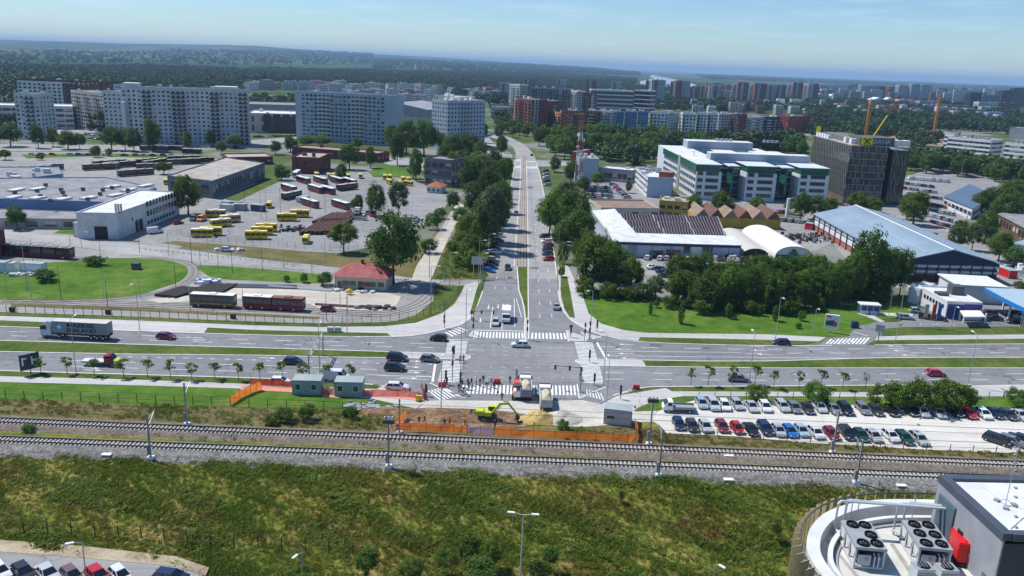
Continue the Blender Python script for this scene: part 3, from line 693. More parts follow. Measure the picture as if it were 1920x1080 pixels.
make_tree('o','shrub',LFD,14,sh_round(.60,.0,.95),45,3000,.036,.15,.02,5,.17,.3)
make_tree('f','broadleaf_tree',LF,15,sh_round(.48,.12,1),26,700,.065,.2,.02,0,.16)
make_tree('g','broadleaf_tree',LFD,16,sh_round(.46,.10,1),24,700,.065,.2,.02,0,.17)
def tree(px,py,hpx,wpx,key,label,group,z=0.0):
 p=G(px,py,z);s=scale_at(px,py,z);name,tm,cm=TREES[key]
 wn_={'a':.52,'b':.46,'c':.54,'d':.46,'y':.58,'w':.48,'p':.24,'q':.27,'s':.34,'t':.36,'u':.34,'m':.68,'n':.72,'o':.66,'f':.58,'g':.56}[key]*2
 h=hpx/s/.93;w=wpx/s/wn_
 t=thing(name,label,'shrub' if key in 'mno' else 'tree',p,random.uniform(0,6.28),group);t.scale=(w,w,h)
 for nm,me in (('trunk',tm),('crown',cm)):link(bpy.data.objects.new(nm,me),t)
 return t
random.seed(11)
def trees(rows,what,group):
 rows=sorted(rows,key=lambda r:r[0]);KD=dict(a='leafy green',b='tall green',c='dark spreading',d='dark dense',y='fresh light green',w='pale grey-green',p='narrow dark poplar',q='dark conical conifer',s='thin young',t='light green young',u='almost leafless young',m='green rounded',n='bright green',o='dark low',f='green leafy',g='dark leafy')
 for i,r in enumerate(rows):
  kd=KD[r[4]]
  tree(*r[:5],f"{kd} {'shrub' if r[4] in 'mno' else 'tree'} {what}, {nth(i)} from the left",group)
# (px, base py, height px, width px, kind)
trees([(738,532,138,122,'c')],'towering over the red-roofed house','big trees in the tram yard')
trees([(645,474,56,70,'y'),(705,407,64,44,'d'),(748,408,68,50,'w'),(672,400,36,26,'b'),(664,400,26,22,'y')],'standing in the bus parking yard','trees in the bus yard')
trees([(353,402,74,62,'b'),(33,430,44,46,'c'),(307,327,24,36,'a'),(610,535,28,38,'o'),(570,530,20,20,'m'),(178,498,20,50,'o'),(85,528,26,55,'o'),(538,529,14,14,'m')],'in the grounds of the tram depot','trees in the tram depot')
trees([(921,470,122,78,'w'),(882,495,58,58,'b'),(885,415,75,46,'w'),(905,352,62,72,'w'),(940,352,56,44,'a'),(878,372,76,48,'c'),(915,384,72,52,'c'),(868,335,55,50,'d'),(850,392,34,32,'d'),(812,430,34,40,'n'),(825,410,22,30,'n'),(805,475,30,42,'o'),(900,305,40,36,'y'),(862,420,34,40,'m'),(905,440,42,50,'m'),(866,455,22,36,'m'),(870,475,22,34,'n'),(850,470,20,34,'m'),(893,372,80,60,'a'),(852,345,60,46,'b'),(930,380,60,44,'d'),(945,400,60,40,'a'),(905,430,60,50,'b'),(835,320,50,44,'c'),(925,330,50,44,'c'),(890,340,56,50,'b'),(950,335,40,34,'b'),(930,420,56,50,'d'),(925,455,96,70,'a'),(900,465,60,56,'m'),(876,440,44,50,'m'),(885,505,40,50,'m'),(862,500,22,36,'n'),(935,430,90,60,'c')],'along the left side of the avenue','trees left of the avenue')
trees([(1040,448,98,84,'a'),(1074,455,100,88,'c'),(1062,465,56,60,'d'),(1010,400,10,10,'o'),(1110,545,104,92,'b'),(1135,548,92,60,'d'),(1182,550,72,62,'a'),(1160,552,62,56,'c'),(1228,560,44,50,'w'),(1205,562,34,50,'o'),(1180,562,26,54,'o'),(1040,323,30,30,'b'),(1070,345,44,34,'d'),(1120,355,32,36,'y'),(1178,362,24,18,'b'),(1055,495,44,26,'n'),(1052,520,22,16,'m'),(1094,360,30,30,'d'),(1060,400,60,50,'w'),(1030,440,70,70,'w'),(1085,470,80,76,'a'),(1100,520,90,80,'c'),(1150,530,80,70,'b'),(1125,500,60,60,'a'),(1095,555,40,50,'m'),(1140,560,34,50,'m')],'along the right side of the avenue','trees right of the avenue')
belt=[]
for i,x in enumerate(range(1268,1690,19)):
 yb=566+(14 if 1300<x<1500 else 6)+(x>1500)*-2+(x>1580)*-14+random.randint(-3,3)
 h=64+random.randint(-12,14)+(16 if 1360<x<1460 else 0)+(20 if x>1560 else 0)
 belt.append((x,yb,h,random.randint(48,66),'abcdbacd'[i % 8]))
for x in range(1256,1670,21):belt.append((x,574+(10 if 1300<x<1500 else 0) - (x>1560)*10+random.randint(-3,4),random.randint(26,40),random.randint(40,56),random.choice('mom')))
for x in range(1262,1600,24):belt.append((x+8,552+random.randint(-4,4),random.randint(56,78),random.randint(52,70),random.choice('abca')))
belt+=[(1618,560,132,86,'d'),(1592,568,100,70,'a'),(1650,558,96,70,'c'),(1412,530,50,60,'n'),(1510,525,50,60,'y'),(1560,530,40,60,'n')]
trees(belt,'in the tree belt behind the boulevard lawn','tree belt behind the lawn')
trees([(1219,591,26,9,'p'),(1230,577,16,16,'a'),(1276,607,40,16,'p'),(1365,597,30,20,'b'),(1425,592,24,20,'m'),(1453,602,28,16,'p'),(1503,602,22,18,'m'),(1497,616,12,16,'o'),(1540,586,26,14,'p'),(1485,586,12,18,'m'),(1342,583,12,12,'o'),(1203,601,14,10,'u')],'planted in the green boulevard lawn','young trees on the lawn')
sap=[(77,703),(126,702),(178,706),(232,708),(277,709),(320,711),(360,713),(403,712),(447,714),(488,714),(530,712),(569,716),(613,715),(657,716)]
trees([(x,y,33+(i*7) % 6,27+(i*5) % 8,'stsus'[i % 5] if i % 5 !=3 else 's') for i,(x,y) in enumerate(sap)],'on the verge below the left carriageway','saplings on the left verge')
sap=[(1295,723),(1327,724),(1372,724),(1415,722),(1450,730),(1497,731),(1538,727),(1579,731),(1622,730),(1392,712)]
trees([(x,y,34+(i*7) % 8,22+(i*5) % 8,'sstsstssu'[i % 9]) for i,(x,y) in enumerate(sap[:9])],'on the verge below the right carriageway','saplings on the right verge')
trees([(1418,752,34,52,'m'),(1530,758,46,68,'m'),(1650,766,48,66,'n'),(1690,768,60,80,'m'),(1735,770,66,86,'m'),(1780,770,62,84,'n'),(1808,768,46,56,'m'),(1905,755,30,50,'m'),(1915,768,22,50,'m'),(1055,810,26,32,'m'),(535,790,30,46,'m'),(575,788,34,44,'m'),(510,795,22,40,'n'),(662,785,26,26,'n'),(55,808,14,32,'m'),(650,780,18,30,'m')],'near the railway and the gravel car park','shrubs near the railway')
trees([(880,1050,52,56,'o'),(925,1052,40,50,'m'),(1030,1056,34,44,'o'),(835,1062,34,60,'m'),(1165,940,24,14,'o'),(1455,1002,24,26,'o'),(690,1075,56,60,'o'),(900,1085,44,90,'o'),(770,1085,40,70,'m'),(1010,1085,40,60,'o'),(560,1085,24,60,'m')],'among the weeds of the near bank','shrubs on the bank')
trees([(1300,408,46,40,'a'),(1350,412,54,54,'b'),(1417,405,38,46,'a'),(1500,415,58,46,'a'),(1525,412,46,60,'c'),(1552,410,40,44,'b'),(1478,400,22,26,'y'),(1602,405,44,46,'y'),(1632,408,40,48,'a'),(1712,422,64,66,'b'),(1700,412,50,40,'d')],'in front of the office blocks','trees before the office blocks')
trees([(1790,470,46,46,'w'),(1822,470,52,40,'w'),(1845,455,62,50,'d'),(1872,490,56,52,'b'),(1900,500,40,50,'d'),(1860,400,50,60,'c'),(1900,395,60,70,'a'),(1880,420,60,60,'d'),(1915,420,50,40,'c'),(1840,400,44,50,'b'),(1800,440,30,30,'m'),(1695,530,18,22,'m'),(1732,533,10,12,'m'),(1835,537,13,12,'n'),(1910,540,14,30,'m')],'round the blue-roofed warehouse','trees round the warehouse')
# left distance: row before the towers
trees([(20,275,42,56,'c'),(72,278,44,30,'d'),(100,275,34,30,'c'),(128,280,36,44,'d'),(150,280,30,30,'c'),(210,282,44,48,'c'),(235,282,42,30,'d'),(252,284,44,36,'d'),(287,284,60,40,'b'),(320,270,16,22,'y'),(352,282,36,22,'b'),(395,276,34,20,'d'),(415,290,26,26,'a'),(440,278,26,40,'a'),(180,295,22,26,'b'),(205,293,16,16,'o'),(75,300,14,20,'o'),(10,300,20,30,'a'),(528,338,30,40,'b'),(517,290,26,30,'c'),(545,285,30,34,'b'),(575,276,22,44,'a'),(605,276,24,50,'a'),(640,340,34,30,'b'),(655,318,48,50,'c'),(695,315,40,28,'b'),(670,285,26,24,'y'),(745,310,64,38,'d'),(762,290,62,60,'c'),(795,292,66,70,'c'),(735,285,52,40,'a'),(825,290,40,32,'y'),(780,340,62,34,'b'),(805,345,52,34,'b'),(850,298,46,56,'c'),(880,298,48,56,'d'),(820,358,20,18,'n'),(775,335,30,30,'a'),(905,268,40,24,'a'),(935,262,30,24,'b'),(940,296,44,28,'a')],'in the row before the tower blocks','trees before the tower blocks')
# park and street trees in the distance: individuals, nearest first
def fill(zones,n,what,group,seed,keys='fgfgbd',hm=(9,15)):
 rnd=random.Random(seed);rows=[]
 for (poly,k) in zones:
  xs=[p[0] for p in poly];ys=[p[1] for p in poly];c=0;tries=0;ok=[]
  while c<k and tries<20000:
   tries+=1;x=rnd.uniform(min(xs),max(xs));y=rnd.uniform(min(ys),max(ys));ins=False
   for i in range(len(poly)):
    (x1,y1),(x2,y2)=poly[i],poly[i - 1]
    if (y1>y) !=(y2>y) and x<(x2 - x1)*(y - y1)/(y2 - y1)+x1:ins=not ins
   if not ins:continue
   s=scale_at(x,y);h=rnd.uniform(*hm)*s
   if any(abs(x - a)<h*.38 and abs(y - b)<h*.12 for a,b in ok):continue
   ok.append((x,y));c+=1;rows.append((x,y,h,h*rnd.uniform(.75,1.1),rnd.choice(keys)))
 trees(rows,what,group)
fill([([(1000,262),(1250,262),(1245,300),(1170,305),(1120,285),(1060,300),(1020,290)],62)],62,'in the park past the avenue bend','park trees past the avenue',21,'abcdfg',(11,17))
fill([([(1250,266),(1500,270),(1510,296),(1400,280),(1250,282)],40)],56,'in the park behind the green-trimmed offices','park trees behind the offices',22,'fgabfy',(10,15))
fill([([(1690,290),(1765,314),(1920,334),(1920,352),(1850,338),(1760,328),(1690,320)],36)],36,'behind the packed car parks','trees behind the packed car parks',23,'abcdy',(10,15))
fill([([(925,225),(1000,225),(1010,258),(970,262),(930,250)],22)],22,'where the avenue bends away','trees at the avenue bend',24,'abfg',(9,14))
# ------------------------------------------------------------------ masses: scattered by geometry nodes
def hidden_proto(name,me):return bpy.data.objects.new(name,me)
def scatter(name,pts,scales,proto,kind_label=None,seed=1):
 me=bpy.data.meshes.new(name);n=len(pts);me.vertices.add(n);me.vertices.foreach_set('co',np.asarray(pts,dtype=np.float32).ravel())
 at=me.attributes.new('sc','FLOAT_VECTOR','POINT');at.data.foreach_set('vector',np.asarray(scales,dtype=np.float32).ravel())
 rg=np.random.default_rng(seed);rv=np.zeros((n,3),np.float32);rv[:,2]=rg.uniform(0,6.28,n)
 ar=me.attributes.new('ro','FLOAT_VECTOR','POINT');ar.data.foreach_set('vector',rv.ravel())
 o=bpy.data.objects.new(name,me);link(o);o['kind']='stuff'
 if kind_label:o['label']=kind_label
 ng=bpy.data.node_groups.new(name+'_nodes','GeometryNodeTree')
 ng.interface.new_socket('Geometry',in_out='INPUT',socket_type='NodeSocketGeometry');ng.interface.new_socket('Geometry',in_out='OUTPUT',socket_type='NodeSocketGeometry')
 gi=ng.nodes.new('NodeGroupInput');go=ng.nodes.new('NodeGroupOutput');ip=ng.nodes.new('GeometryNodeInstanceOnPoints');ob=ng.nodes.new('GeometryNodeObjectInfo')
 ob.inputs['Object'].default_value=proto
 ob.inputs['As Instance'].default_value=True
 def attr(nm):
  a=ng.nodes.new('GeometryNodeInputNamedAttribute');a.data_type='FLOAT_VECTOR';a.inputs['Name'].default_value=nm;return a.outputs[0]
 e2=ng.nodes.new('FunctionNodeEulerToRotation')
 ng.links.new(gi.outputs[0],ip.inputs['Points']);ng.links.new(ob.outputs['Geometry'],ip.inputs['Instance'])
 ng.links.new(attr('sc'),ip.inputs['Scale']);ng.links.new(attr('ro'),e2.inputs[0]);ng.links.new(e2.outputs[0],ip.inputs['Rotation'])
 ng.links.new(ip.outputs[0],go.inputs[0])
 md=o.modifiers.new('scatter','NODES');md.node_group=ng
 return o
def in_poly(P,x,y):
 ins=np.zeros(len(x),bool)
 for i in range(len(P)):
  x1,y1=P[i];x2,y2=P[i - 1]
  if y1==y2:continue
  c=((y1>y) !=(y2>y)) & (x<(x2 - x1)*(y - y1)/(y2 - y1)+x1);ins ^=c
 return ins
FOREST_PROTOS=[]
for i,(mt,k) in enumerate(((leaf_mat('forest_green',(.022,.055,.012),(.045,.095,.018),(.08,.14,.028),.2),1),(leaf_mat('forest_dark',(.018,.045,.013),(.036,.078,.020),(.06,.11,.028),.2),2),(leaf_mat('forest_grey',(.025,.05,.02),(.045,.08,.028),(.07,.11,.04),.2),3))):
 rng=np.random.default_rng(40+i);me=mesh_quads('crown_mass',leaf_cloud(rng,16,210,sh_round(.52,-.02,1),.10,spread=.2),mt)
 FOREST_PROTOS.append(hidden_proto('forest_tree_source',me))
def forest(name,zones,seed,label,hm=(10,17),keep=None):
 rg=np.random.default_rng(seed);X=[];Y=[]
 for poly,dens in zones:
  W=[G(*p) for p in poly];P=[(w.x,w.y) for w in W];xs=[p[0] for p in P];ys=[p[1] for p in P]
  A=(max(xs) - min(xs))*(max(ys) - min(ys));n=int(A*dens/10000)
  x=rg.uniform(min(xs),max(xs),n);y=rg.uniform(min(ys),max(ys),n);m=in_poly(P,x,y)
  X.append(x[m]);Y.append(y[m])
 X=np.concatenate(X);Y=np.concatenate(Y)
 rv=[(g.x,g.y) for g in (G(*p) for p in [(1205,138),(1235,138),(1270,146),(1325,160),(1300,168),(1235,164),(1190,159),(1195,150)])]
 m=~in_poly(rv,X,Y);X=X[m];Y=Y[m]
 k=rg.integers(0,3,len(X));nn=np.sin(X*.004)+np.sin(Y*.003+X*.002);k=np.where((nn>.8) & (rg.uniform(size=len(X))<.6),0,k)
 h=rg.uniform(*hm,len(X))*(1+.15*np.sin(X*.01+Y*.007));w=h*rg.uniform(.75,1.2,len(X))
 Z=np.array([h_ground(a,b) for a,b in zip(X,Y)]) if len(X)<60000 else np.zeros(len(X))
 for j in range(3):
  s=k==j
  scatter(name,np.stack([X[s],Y[s],Z[s]],1),np.stack([w[s],w[s],h[s]],1),FOREST_PROTOS[j],label,seed+j)
forest('distant_woods',[
 ([(-120,125),(300,127),(700,134),(1000,139),(1200,150),(1180,165),(1000,175),(930,200),(800,165),(455,152),(460,190),(230,165),(0,175),(-120,180)],26),
 ([(-120,176),(20,172),(30,200),(-120,215)],34),([(460,190),(560,192),(560,218),(470,200)],40),
 ([(-120,178),(30,174),(60,200),(470,206),(560,214),(470,220),(-120,222)],30)],51,'dark green woodland stretching behind the tower blocks to the plain')
forest('town_woods',[
 ([(1180,166),(1320,162),(1500,164),(1560,170),(1600,182),(1500,205),(1380,210),(1120,190)],8),
 ([(1520,196),(1620,196),(1760,205),(1920,225),(2050,235),(2050,262),(1920,258),(1760,245),(1690,262),(1520,240),(1500,215)],34),
 ([(925,205),(1000,212),(1010,240),(925,240)],30),([(1000,262),(1240,271),(1500,276),(1510,292),(1400,284),(1250,284),(1160,280),(1010,270)],90),([(1020,268),(1130,262),(1240,268),(1245,312),(1180,318),(1125,300),(1120,288),(1060,292)],130),([(1690,290),(1760,312),(1920,334),(1920,348),(1850,334),(1700,316)],80),([(1000,240),(1015,246),(1010,262),(985,250)],60),([(1110,188),(1200,196),(1520,206),(1520,214),(1220,208),(1110,200)],22),([(-120,205),(30,205),(470,215),(560,215),(740,215),(800,232),(740,250),(560,240),(470,252),(-120,262)],9),([(1500,240),(1620,240),(1760,262),(1760,275),(1700,285),(1690,262),(1520,262)],34),
 ([(1700,150),(1920,172),(2050,180),(2050,200),(1700,190)],5)],61,'mixed green trees filling the gaps between distant housing blocks')
# lines of far fields hedges on the plain
forest('plain_copses',[([(1300,140),(1920,163),(2050,168),(2050,182),(1700,162),(1330,150)],1.6),([(700,122),(1200,136),(1200,144),(700,131)],2.2),([(-100,100),(700,117),(700,126),(-100,118)],1.2)],71,'scattered copses on the far plain',(14,24))
# weeds on the bank
def tuft(seed,n,h,w,mat,lean=.5):
 rng=np.random.default_rng(seed);a=rng.uniform(0,6.28,n);r=rng.uniform(0,w,n)**1.0;b=np.stack([np.cos(a)*r,np.sin(a)*r,np.zeros(n)],1)
 t=b+np.stack([np.cos(a)*lean*h*rng.uniform(.2,1,n),np.sin(a)*lean*h*rng.uniform(.2,1,n),h*rng.uniform(.5,1.1,n)],1)
 s=np.stack([-np.sin(a),np.cos(a),np.zeros(n)],1)*(.035+.05*rng.uniform(size=n))[:,None]*(h+.4)
 mid=(b+t)/2+np.array([0,0,.06*h])
 V=np.stack([b,mid - s,t,mid+s],1).reshape(-1,3);return mesh_quads('weed_tuft',V,mat)
WG=leaf_mat('weed_green',(.065,.12,.012),(.145,.215,.022),(.27,.32,.04),.45)
WY=leaf_mat('weed_olive',(.12,.14,.018),(.24,.24,.036),(.38,.35,.07),.45)
WR=leaf_mat('weed_rust',(.13,.09,.026),(.23,.145,.045),(.34,.25,.10),.45)
WW=leaf_mat('weed_flower_white',(.20,.21,.12),(.38,.38,.26),(.55,.54,.42),.2)
WP=[hidden_proto('weed_source',tuft(1,26,.75,.55,WG)),hidden_proto('weed_source',tuft(2,26,.6,.55,WY)),hidden_proto('weed_source',tuft(3,22,.55,.5,WR)),
      hidden_proto('weed_source', mesh_quads('weed_leafy', leaf_cloud(np.random.default_rng(4), 5, 46, sh_round(.7, 0, .8), .13, spread=.3), WG)), hidden_proto('weed_source', tuft(5, 8, .5, .25, WW, .9))]
def weeds(name,poly,dens,seed,label,bias=(1.25,1.15,.6,.8,.03),sz=(.35,.95),zoff=0.0,world=False):
 rg=np.random.default_rng(seed);W=[G(*p) for p in poly];P=[(w.x,w.y) for w in W];xs=[p[0] for p in P];ys=[p[1] for p in P]
 A=(max(xs) - min(xs))*(max(ys) - min(ys));n=int(A*dens);x=rg.uniform(min(xs),max(xs),n);y=rg.uniform(min(ys),max(ys),n);m=in_poly(P,x,y);x=x[m];y=y[m]
 def fld(a,b,c,d):return np.sin(x*a+y*b+c+1.5*np.sin(x*a*.6 - y*b*.9+d))*.5+.5+.35*np.sin(x*a*2.7+y*b*3.1+c)
 wts=np.stack([bias[0]*fld(.16,.13,1,2)**2,bias[1]*fld(.11,.2,3,1)**2*1.1,bias[2]*fld(.13,.24,5,4)**3,bias[3]*fld(.19,.17,2,5)**3,bias[4]*fld(.1,.1,1,1)],1)+.04*np.array(bias)
 wts=wts/wts.sum(1)[:,None];u=rg.uniform(size=len(x));k=(wts.cumsum(1)<u[:,None]).sum(1)
 s=rg.uniform(*sz,len(x))*(.75+.5*fld(.22,.27,4,3));z=np.array([h_ground(a,b) for a,b in zip(x,y)])+zoff
 for j in range(5):
  q=k==j
  if q.sum():scatter(name,np.stack([x[q],y[q],z[q]],1),np.stack([s[q],s[q],s[q]*rg.uniform(.4,.85,q.sum())],1),WP[j],label,seed*7+j)
weeds('bank_weeds',[(-60,848),(640,873),(1280,897),(1700,913),(1990,925),(1990,1150),(420,1150),(385,1075),(330,1040),(0,1008),(-80,1002)],7.5,81,'wild grass and weeds covering the near bank')
weeds('trackside_weeds',[(-60,745),(240,760),(500,766),(740,775),(735,808),(640,806),(300,790),(0,776),(-60,772)],1.6,82,'dry grass beside the railway fence',(1,1.2,.8,.3,.03),(.5,1.0),.05)
weeds('trackside_weeds',[(1060,806),(1190,803),(1255,815),(1380,820),(1500,831),(1740,845),(1960,852),(1960,862),(1600,848),(1280,834),(1060,824)],2.0,83,'dry grass between the gravel car park and the railway',(.9,1.3,.8,.3,.03),(.5,1.0),.05)
weeds('tracks_weeds',[(-60,803),(640,829),(1200,852),(1200,858),(640,834),(-60,812)],.22,84,'weeds growing between the two railway tracks',(1,.8,.2,.8,0),(.5,1.1),.1)
weeds('verge_weeds',[(866,400),(905,398),(925,420),(930,440),(915,520),(820,522),(835,475)],.5,85,'rough grass beside the avenue',(1,.8,.3,1,0),(.8,1.6),.08)

# ------------------------------------------------------------------ buildings
PANEL=M('grey_panel_wall',(.50,.52,.54),.8,.12,.08)
PANEL2=M('pale_panel_wall',(.60,.61,.61),.8,.12,.08)
BLUEW=M('light_blue_wall',(.38,.44,.51),.75,.10,.08)
STEELBL=M('steel_blue_wall',(.10,.20,.36),.7,.12,.1)
BEIGE=M('beige_wall',(.50,.45,.38),.8,.12,.08)
BROWN=M('brown_wall',(.16,.085,.06),.8,.2,.1)
ORW=M('orange_wall',(.62,.26,.06),.8,.12,.1)
REDW=M('red_wall',(.32,.065,.045),.8,.15,.1)
DKW=M('charcoal_wall',(.06,.062,.07),.7,.2,.1)
GRW=M('grey_wall',(.30,.31,.32),.75,.12,.1)
WWALL=M('white_wall',(.68,.69,.69),.7,.08,.1)
PINKR=M('faded_red_tower',(.30,.13,.11),.8,.15,.1)
TERRA=M('terracotta_roof',(.36,.12,.07),.85,.25,.3)
GREEN=M('green_glass_band',(.015,.11,.075),.2,.5,.6,spec=.7)
GREENW=M('green_wall',(.02,.16,.07),.6,.15,.4)
YWALL=M('yellow_wall',(.42,.29,.04),.7,.15,.2)
def rect(a,b,depth,z=0.0):
 A,B=G(*a,z),G(*b,z);d=(B - A).normalized();n=Vector((-d.y,d.x,0))
 return [A,B,B+n*depth,A+n*depth]
def inset(P,t):
 n=len(P);out=[]
 for i in range(n):
  p0,p1,p2=P[i - 1],P[i],P[(i+1) % n]
  d1=(p1 - p0).normalized();d2=(p2 - p1).normalized();n1=Vector((-d1.y,d1.x,0));n2=Vector((-d2.y,d2.x,0))
  k=(n1+n2);k=k/max(.3,k.dot(n1));out.append(p1+k*t)
 return out
def facade(mbs,A,B,H,st,rnd):
 """st: fh floor height, bw bay width, pier, span fractions, z0 plinth, wall index"""
 L=(B - A).length;rz=math.atan2((B - A).y,(B - A).x)
 T=Matrix.Translation((A.x,A.y,0)) @ Matrix.Rotation(rz,4,'Z')
 for m in mbs.values():m.M=T
 wall=mbs['wall'];w=st.get('m',0);z0=st.get('z0',.5);z1=H - st.get('top',.6)
 e=.002*rnd.random()
 if st.get('blank'):
  wall.b2(0,L,0,.3,0,H,w)
 else:
  nf=st.get('n') or max(1,round((z1 - z0)/st.get('fh',3.0)));fh=(z1 - z0)/nf
  e0,e1=st.get('ends',(.0,.0));Lx=L - e0 - e1;nb=st.get('nb') or max(1,round(Lx/st.get('bw',3.2)));bw=Lx/nb
  sp=st.get('span',.5)*fh;pw=st.get('pier',.4)*bw;w2=st.get('m2',w);pp=st.get('proud',.03)
  wall.b2(0,L,e,.3,0,z0+sp*.5,w)
  for k in range(1,nf):wall.b2(0,L,e,.3,z0+k*fh - sp*.5,z0+k*fh+sp*.5,w)
  wall.b2(0,L,e,.3,z1 - sp*.5,H,w)
  if e0:wall.b2(0,e0,-.06,.3,0,H - .01,st.get('me',w))
  if e1:wall.b2(L - e1,L,-.06,.3,0,H - .01,st.get('me',w))
  for k in range(nb+1):
   x=e0+k*bw;wall.b2(max(0.004,x - pw/2),min(L - .004,x+pw/2),-pp,.3,z0*.2,H - .004,w2)
  bal=st.get('bal',())
  for k in range(nf):
   for j in range(nb):
    x=e0+j*bw;r=rnd.random();zz=z0+k*fh+sp*.5
    if (j % st.get('bp',99)) in bal:
     d=st.get('bd',1.2);B_=mbs['balcony']
     B_.b2(x+.06,x+bw - .06,-d,0,z0+k*fh - .08,z0+k*fh+.08,0);B_.b2(x+.06,x+bw - .06,-d,-d+.08,z0+k*fh+.08,z0+k*fh+1.0,st.get('bm',0))
    elif r>.93:
     mbs['blind'].b2(x+bw*.1,x+bw*.1+.8,-.42,-.06,zz - .9,zz - .25,0)
    elif r<st.get('blind',.3):
     hh=(fh - sp)*rnd.uniform(.25,.9);mbs['blind'].b2(x+pw/2,x+bw - pw/2,.12,.2,zz+(fh - sp) - hh,zz+(fh - sp),0)
  for (j0,j1,mi) in st.get('stripes',()):
   if j1>nb:continue
   xa,xb=e0+j0*bw,e0+j1*bw
   for k in range(nf):wall.b2(xa,xb,-.08,0,z0+k*fh - sp*.5,z0+k*fh+sp*.5,mi)
   for j in range(j0,j1+1):wall.b2(e0+j*bw - pw/2,e0+j*bw+pw/2,-.12,0,z0,H - .02,mi)
 for m in mbs.values():m.M=None
def building(name,label,cat,foot,H,walls,roof=None,faces=None,glass=None,parapet=.7,group=None,units=0,unitmat=None,seed=0,balmat=None,over=0.0,z=0.0):
 rnd=random.Random(seed+int(foot[0].x*7)+int(foot[0].y));walls=walls if isinstance(walls,(list,tuple)) else [walls]
 o=thing(name,label,cat,(foot[0].x,foot[0].y,z),0,group);P=[Vector((p.x - foot[0].x,p.y - foot[0].y,0)) for p in foot]
 mbs=dict(wall=MB(),balcony=MB(),blind=MB());n=len(P);faces=faces or {};dflt=faces.get('all')
 for i in range(n):
  st=faces.get(i,dflt)
  facade(mbs,P[i],P[(i+1) % n],H,st or dict(blank=1),rnd)
 wl=mbs['wall']
 ip=inset(P,.22);core=MB();core.prism([(p.x,p.y) for p in ip],0,H - .25);core.build('glazing',glass or GLASS,o)
 wl.build('wall',walls,o)
 if mbs['balcony'].v:b=mbs['balcony'].build('balcony',balmat or [walls[0],walls[-1]],o,kind='stuff')
 if mbs['blind'].v:mbs['blind'].build('blind',M('window_blind',(.45,.44,.40),.8,.3,.5),o,kind='stuff')
 q=inset(P,-over) if over else inset(P,.28)
 rf=MB();rf.prism([(p.x,p.y) for p in q],H - (.24 if not over else 0),H+(.05 if not over else .35));ro=rf.build('roof',roof or ROOFG,o)
 if parapet and not over:
  pb=MB();cp=[(a,b) for a,b in zip(P,P[1:]+P[:1])]
  ring=inset(P,.12)+inset(P,.12)[:1];strip(pb,ring,.34,H+.0,H+parapet);pb.build('parapet',walls[0],o)
 if units:
  ub=MB();xs=[p.x for p in ip];ys=[p.y for p in ip];c=Vector((sum(xs)/n,sum(ys)/n,0));k=0;d0=(P[1] - P[0]);rz=math.atan2(d0.y,d0.x)
  for k in range(units):
   a=rnd.random();b=rnd.uniform(.15,.85);p=ip[0].lerp(ip[1],.06+.88*(k+rnd.random()*.6)/units).lerp(ip[min(3,n - 1)].lerp(ip[2],(k+.5)/units),b);s=rnd.uniform(1.2,3.5);hh=rnd.uniform(.8,2.6)
   ub.box((p.x,p.y,H+.05+hh/2),(s,s*rnd.uniform(.6,1.2),hh),rz)
  ub.build('roof_unit',unitmat or PANEL2,o,kind='stuff')
 return o
def hp(px,py,top):return HT(px,py,top)
APT=dict(fh=2.9,bw=3.1,pier=.52,span=.55)
# --- white and grey towers at the left
def towerblock(label,a,b,top,depth,walls,faces,**k):
 return building('apartment_tower',label,'apartment block',rect(a,b,depth),hp(*a,top),walls,k.pop('roof',ROOFG),faces,group=k.pop('group','tower blocks beyond the depots'),units=k.pop('units',3),**k)
o=towerblock('slim pale tower with dark balcony stripe down the middle, standing alone at the far left',(36,261),(82,263),176,16,[PANEL,DKW],{'all':dict(fh=2.9,bw=4.2,pier=.55,span=.5),0:dict(fh=2.9,bw=3.3,pier=.5,span=.5,bal=(2,3),bp=7,bm=1)},units=2)
towerblock('long white block with dark brown attic storeys behind the slim tower',(40,219),(220,226),152,16,[WWALL,BROWN,DKW],{'all':dict(fh=3,bw=4.3,pier=.38,span=.5,stripes=((0,3,0),)),0:dict(fh=3,bw=4.3,pier=.36,span=.45,bal=(5,11),bp=16,bm=2,stripes=((10,12,2),(20,21,2)))},units=4,unitmat=WWALL)
building('attic_storey','dark brown set-back attic storey on top of the long white block','attic',rect((42,219),(218,226),14),hp(40,219,148),[BROWN],ROOFG,{'all':dict(z0=hp(40,219,156),bw=4,pier=.5,span=.3,n=2)},units=4)
towerblock('beige and grey ten-storey block with bands of balconies, angled to the street',(140,240),(199,250),170,15,[BEIGE,GRW],{'all':dict(APT,bal=(1,2,5,6),bp=8),0:dict(fh=2.9,bw=4,pier=.3,span=.45,bal=(1,2,5,6,9,10),bp=12,bm=1)})
towerblock('pale grey block with a dark balcony column beside the beige block',(199,251),(233,252),172,15,[PANEL2,DKW],{'all':APT,0:dict(APT,bw=3.2,bal=(5,),bp=9,bm=1)},units=2)
LB=[((236,268),(262,270),163),((262,271),(330,272.5),164),((330,271),(398,273),166),((398,272),(468,272),168)]
foot=rect((236,270),(468,273),15)
o=building('apartment_block','longest grey slab block with white balcony columns and stepped roof, behind the big trees','apartment block',foot,hp(350,272,168),[PANEL,PANEL2,DKW],ROOFG,{'all':APT,0:dict(fh=2.85,bw=3.05,pier=.46,span=.5,bal=(4,5,10,11,12),bp=14,blind=.35,stripes=((2,4,1),(16,18,1),(24,25,1),(30,32,1)),bm=1)},units=9,unitmat=PANEL2,parapet=1.0,group='tower blocks beyond the depots')
Hh=hp(350,272,168)
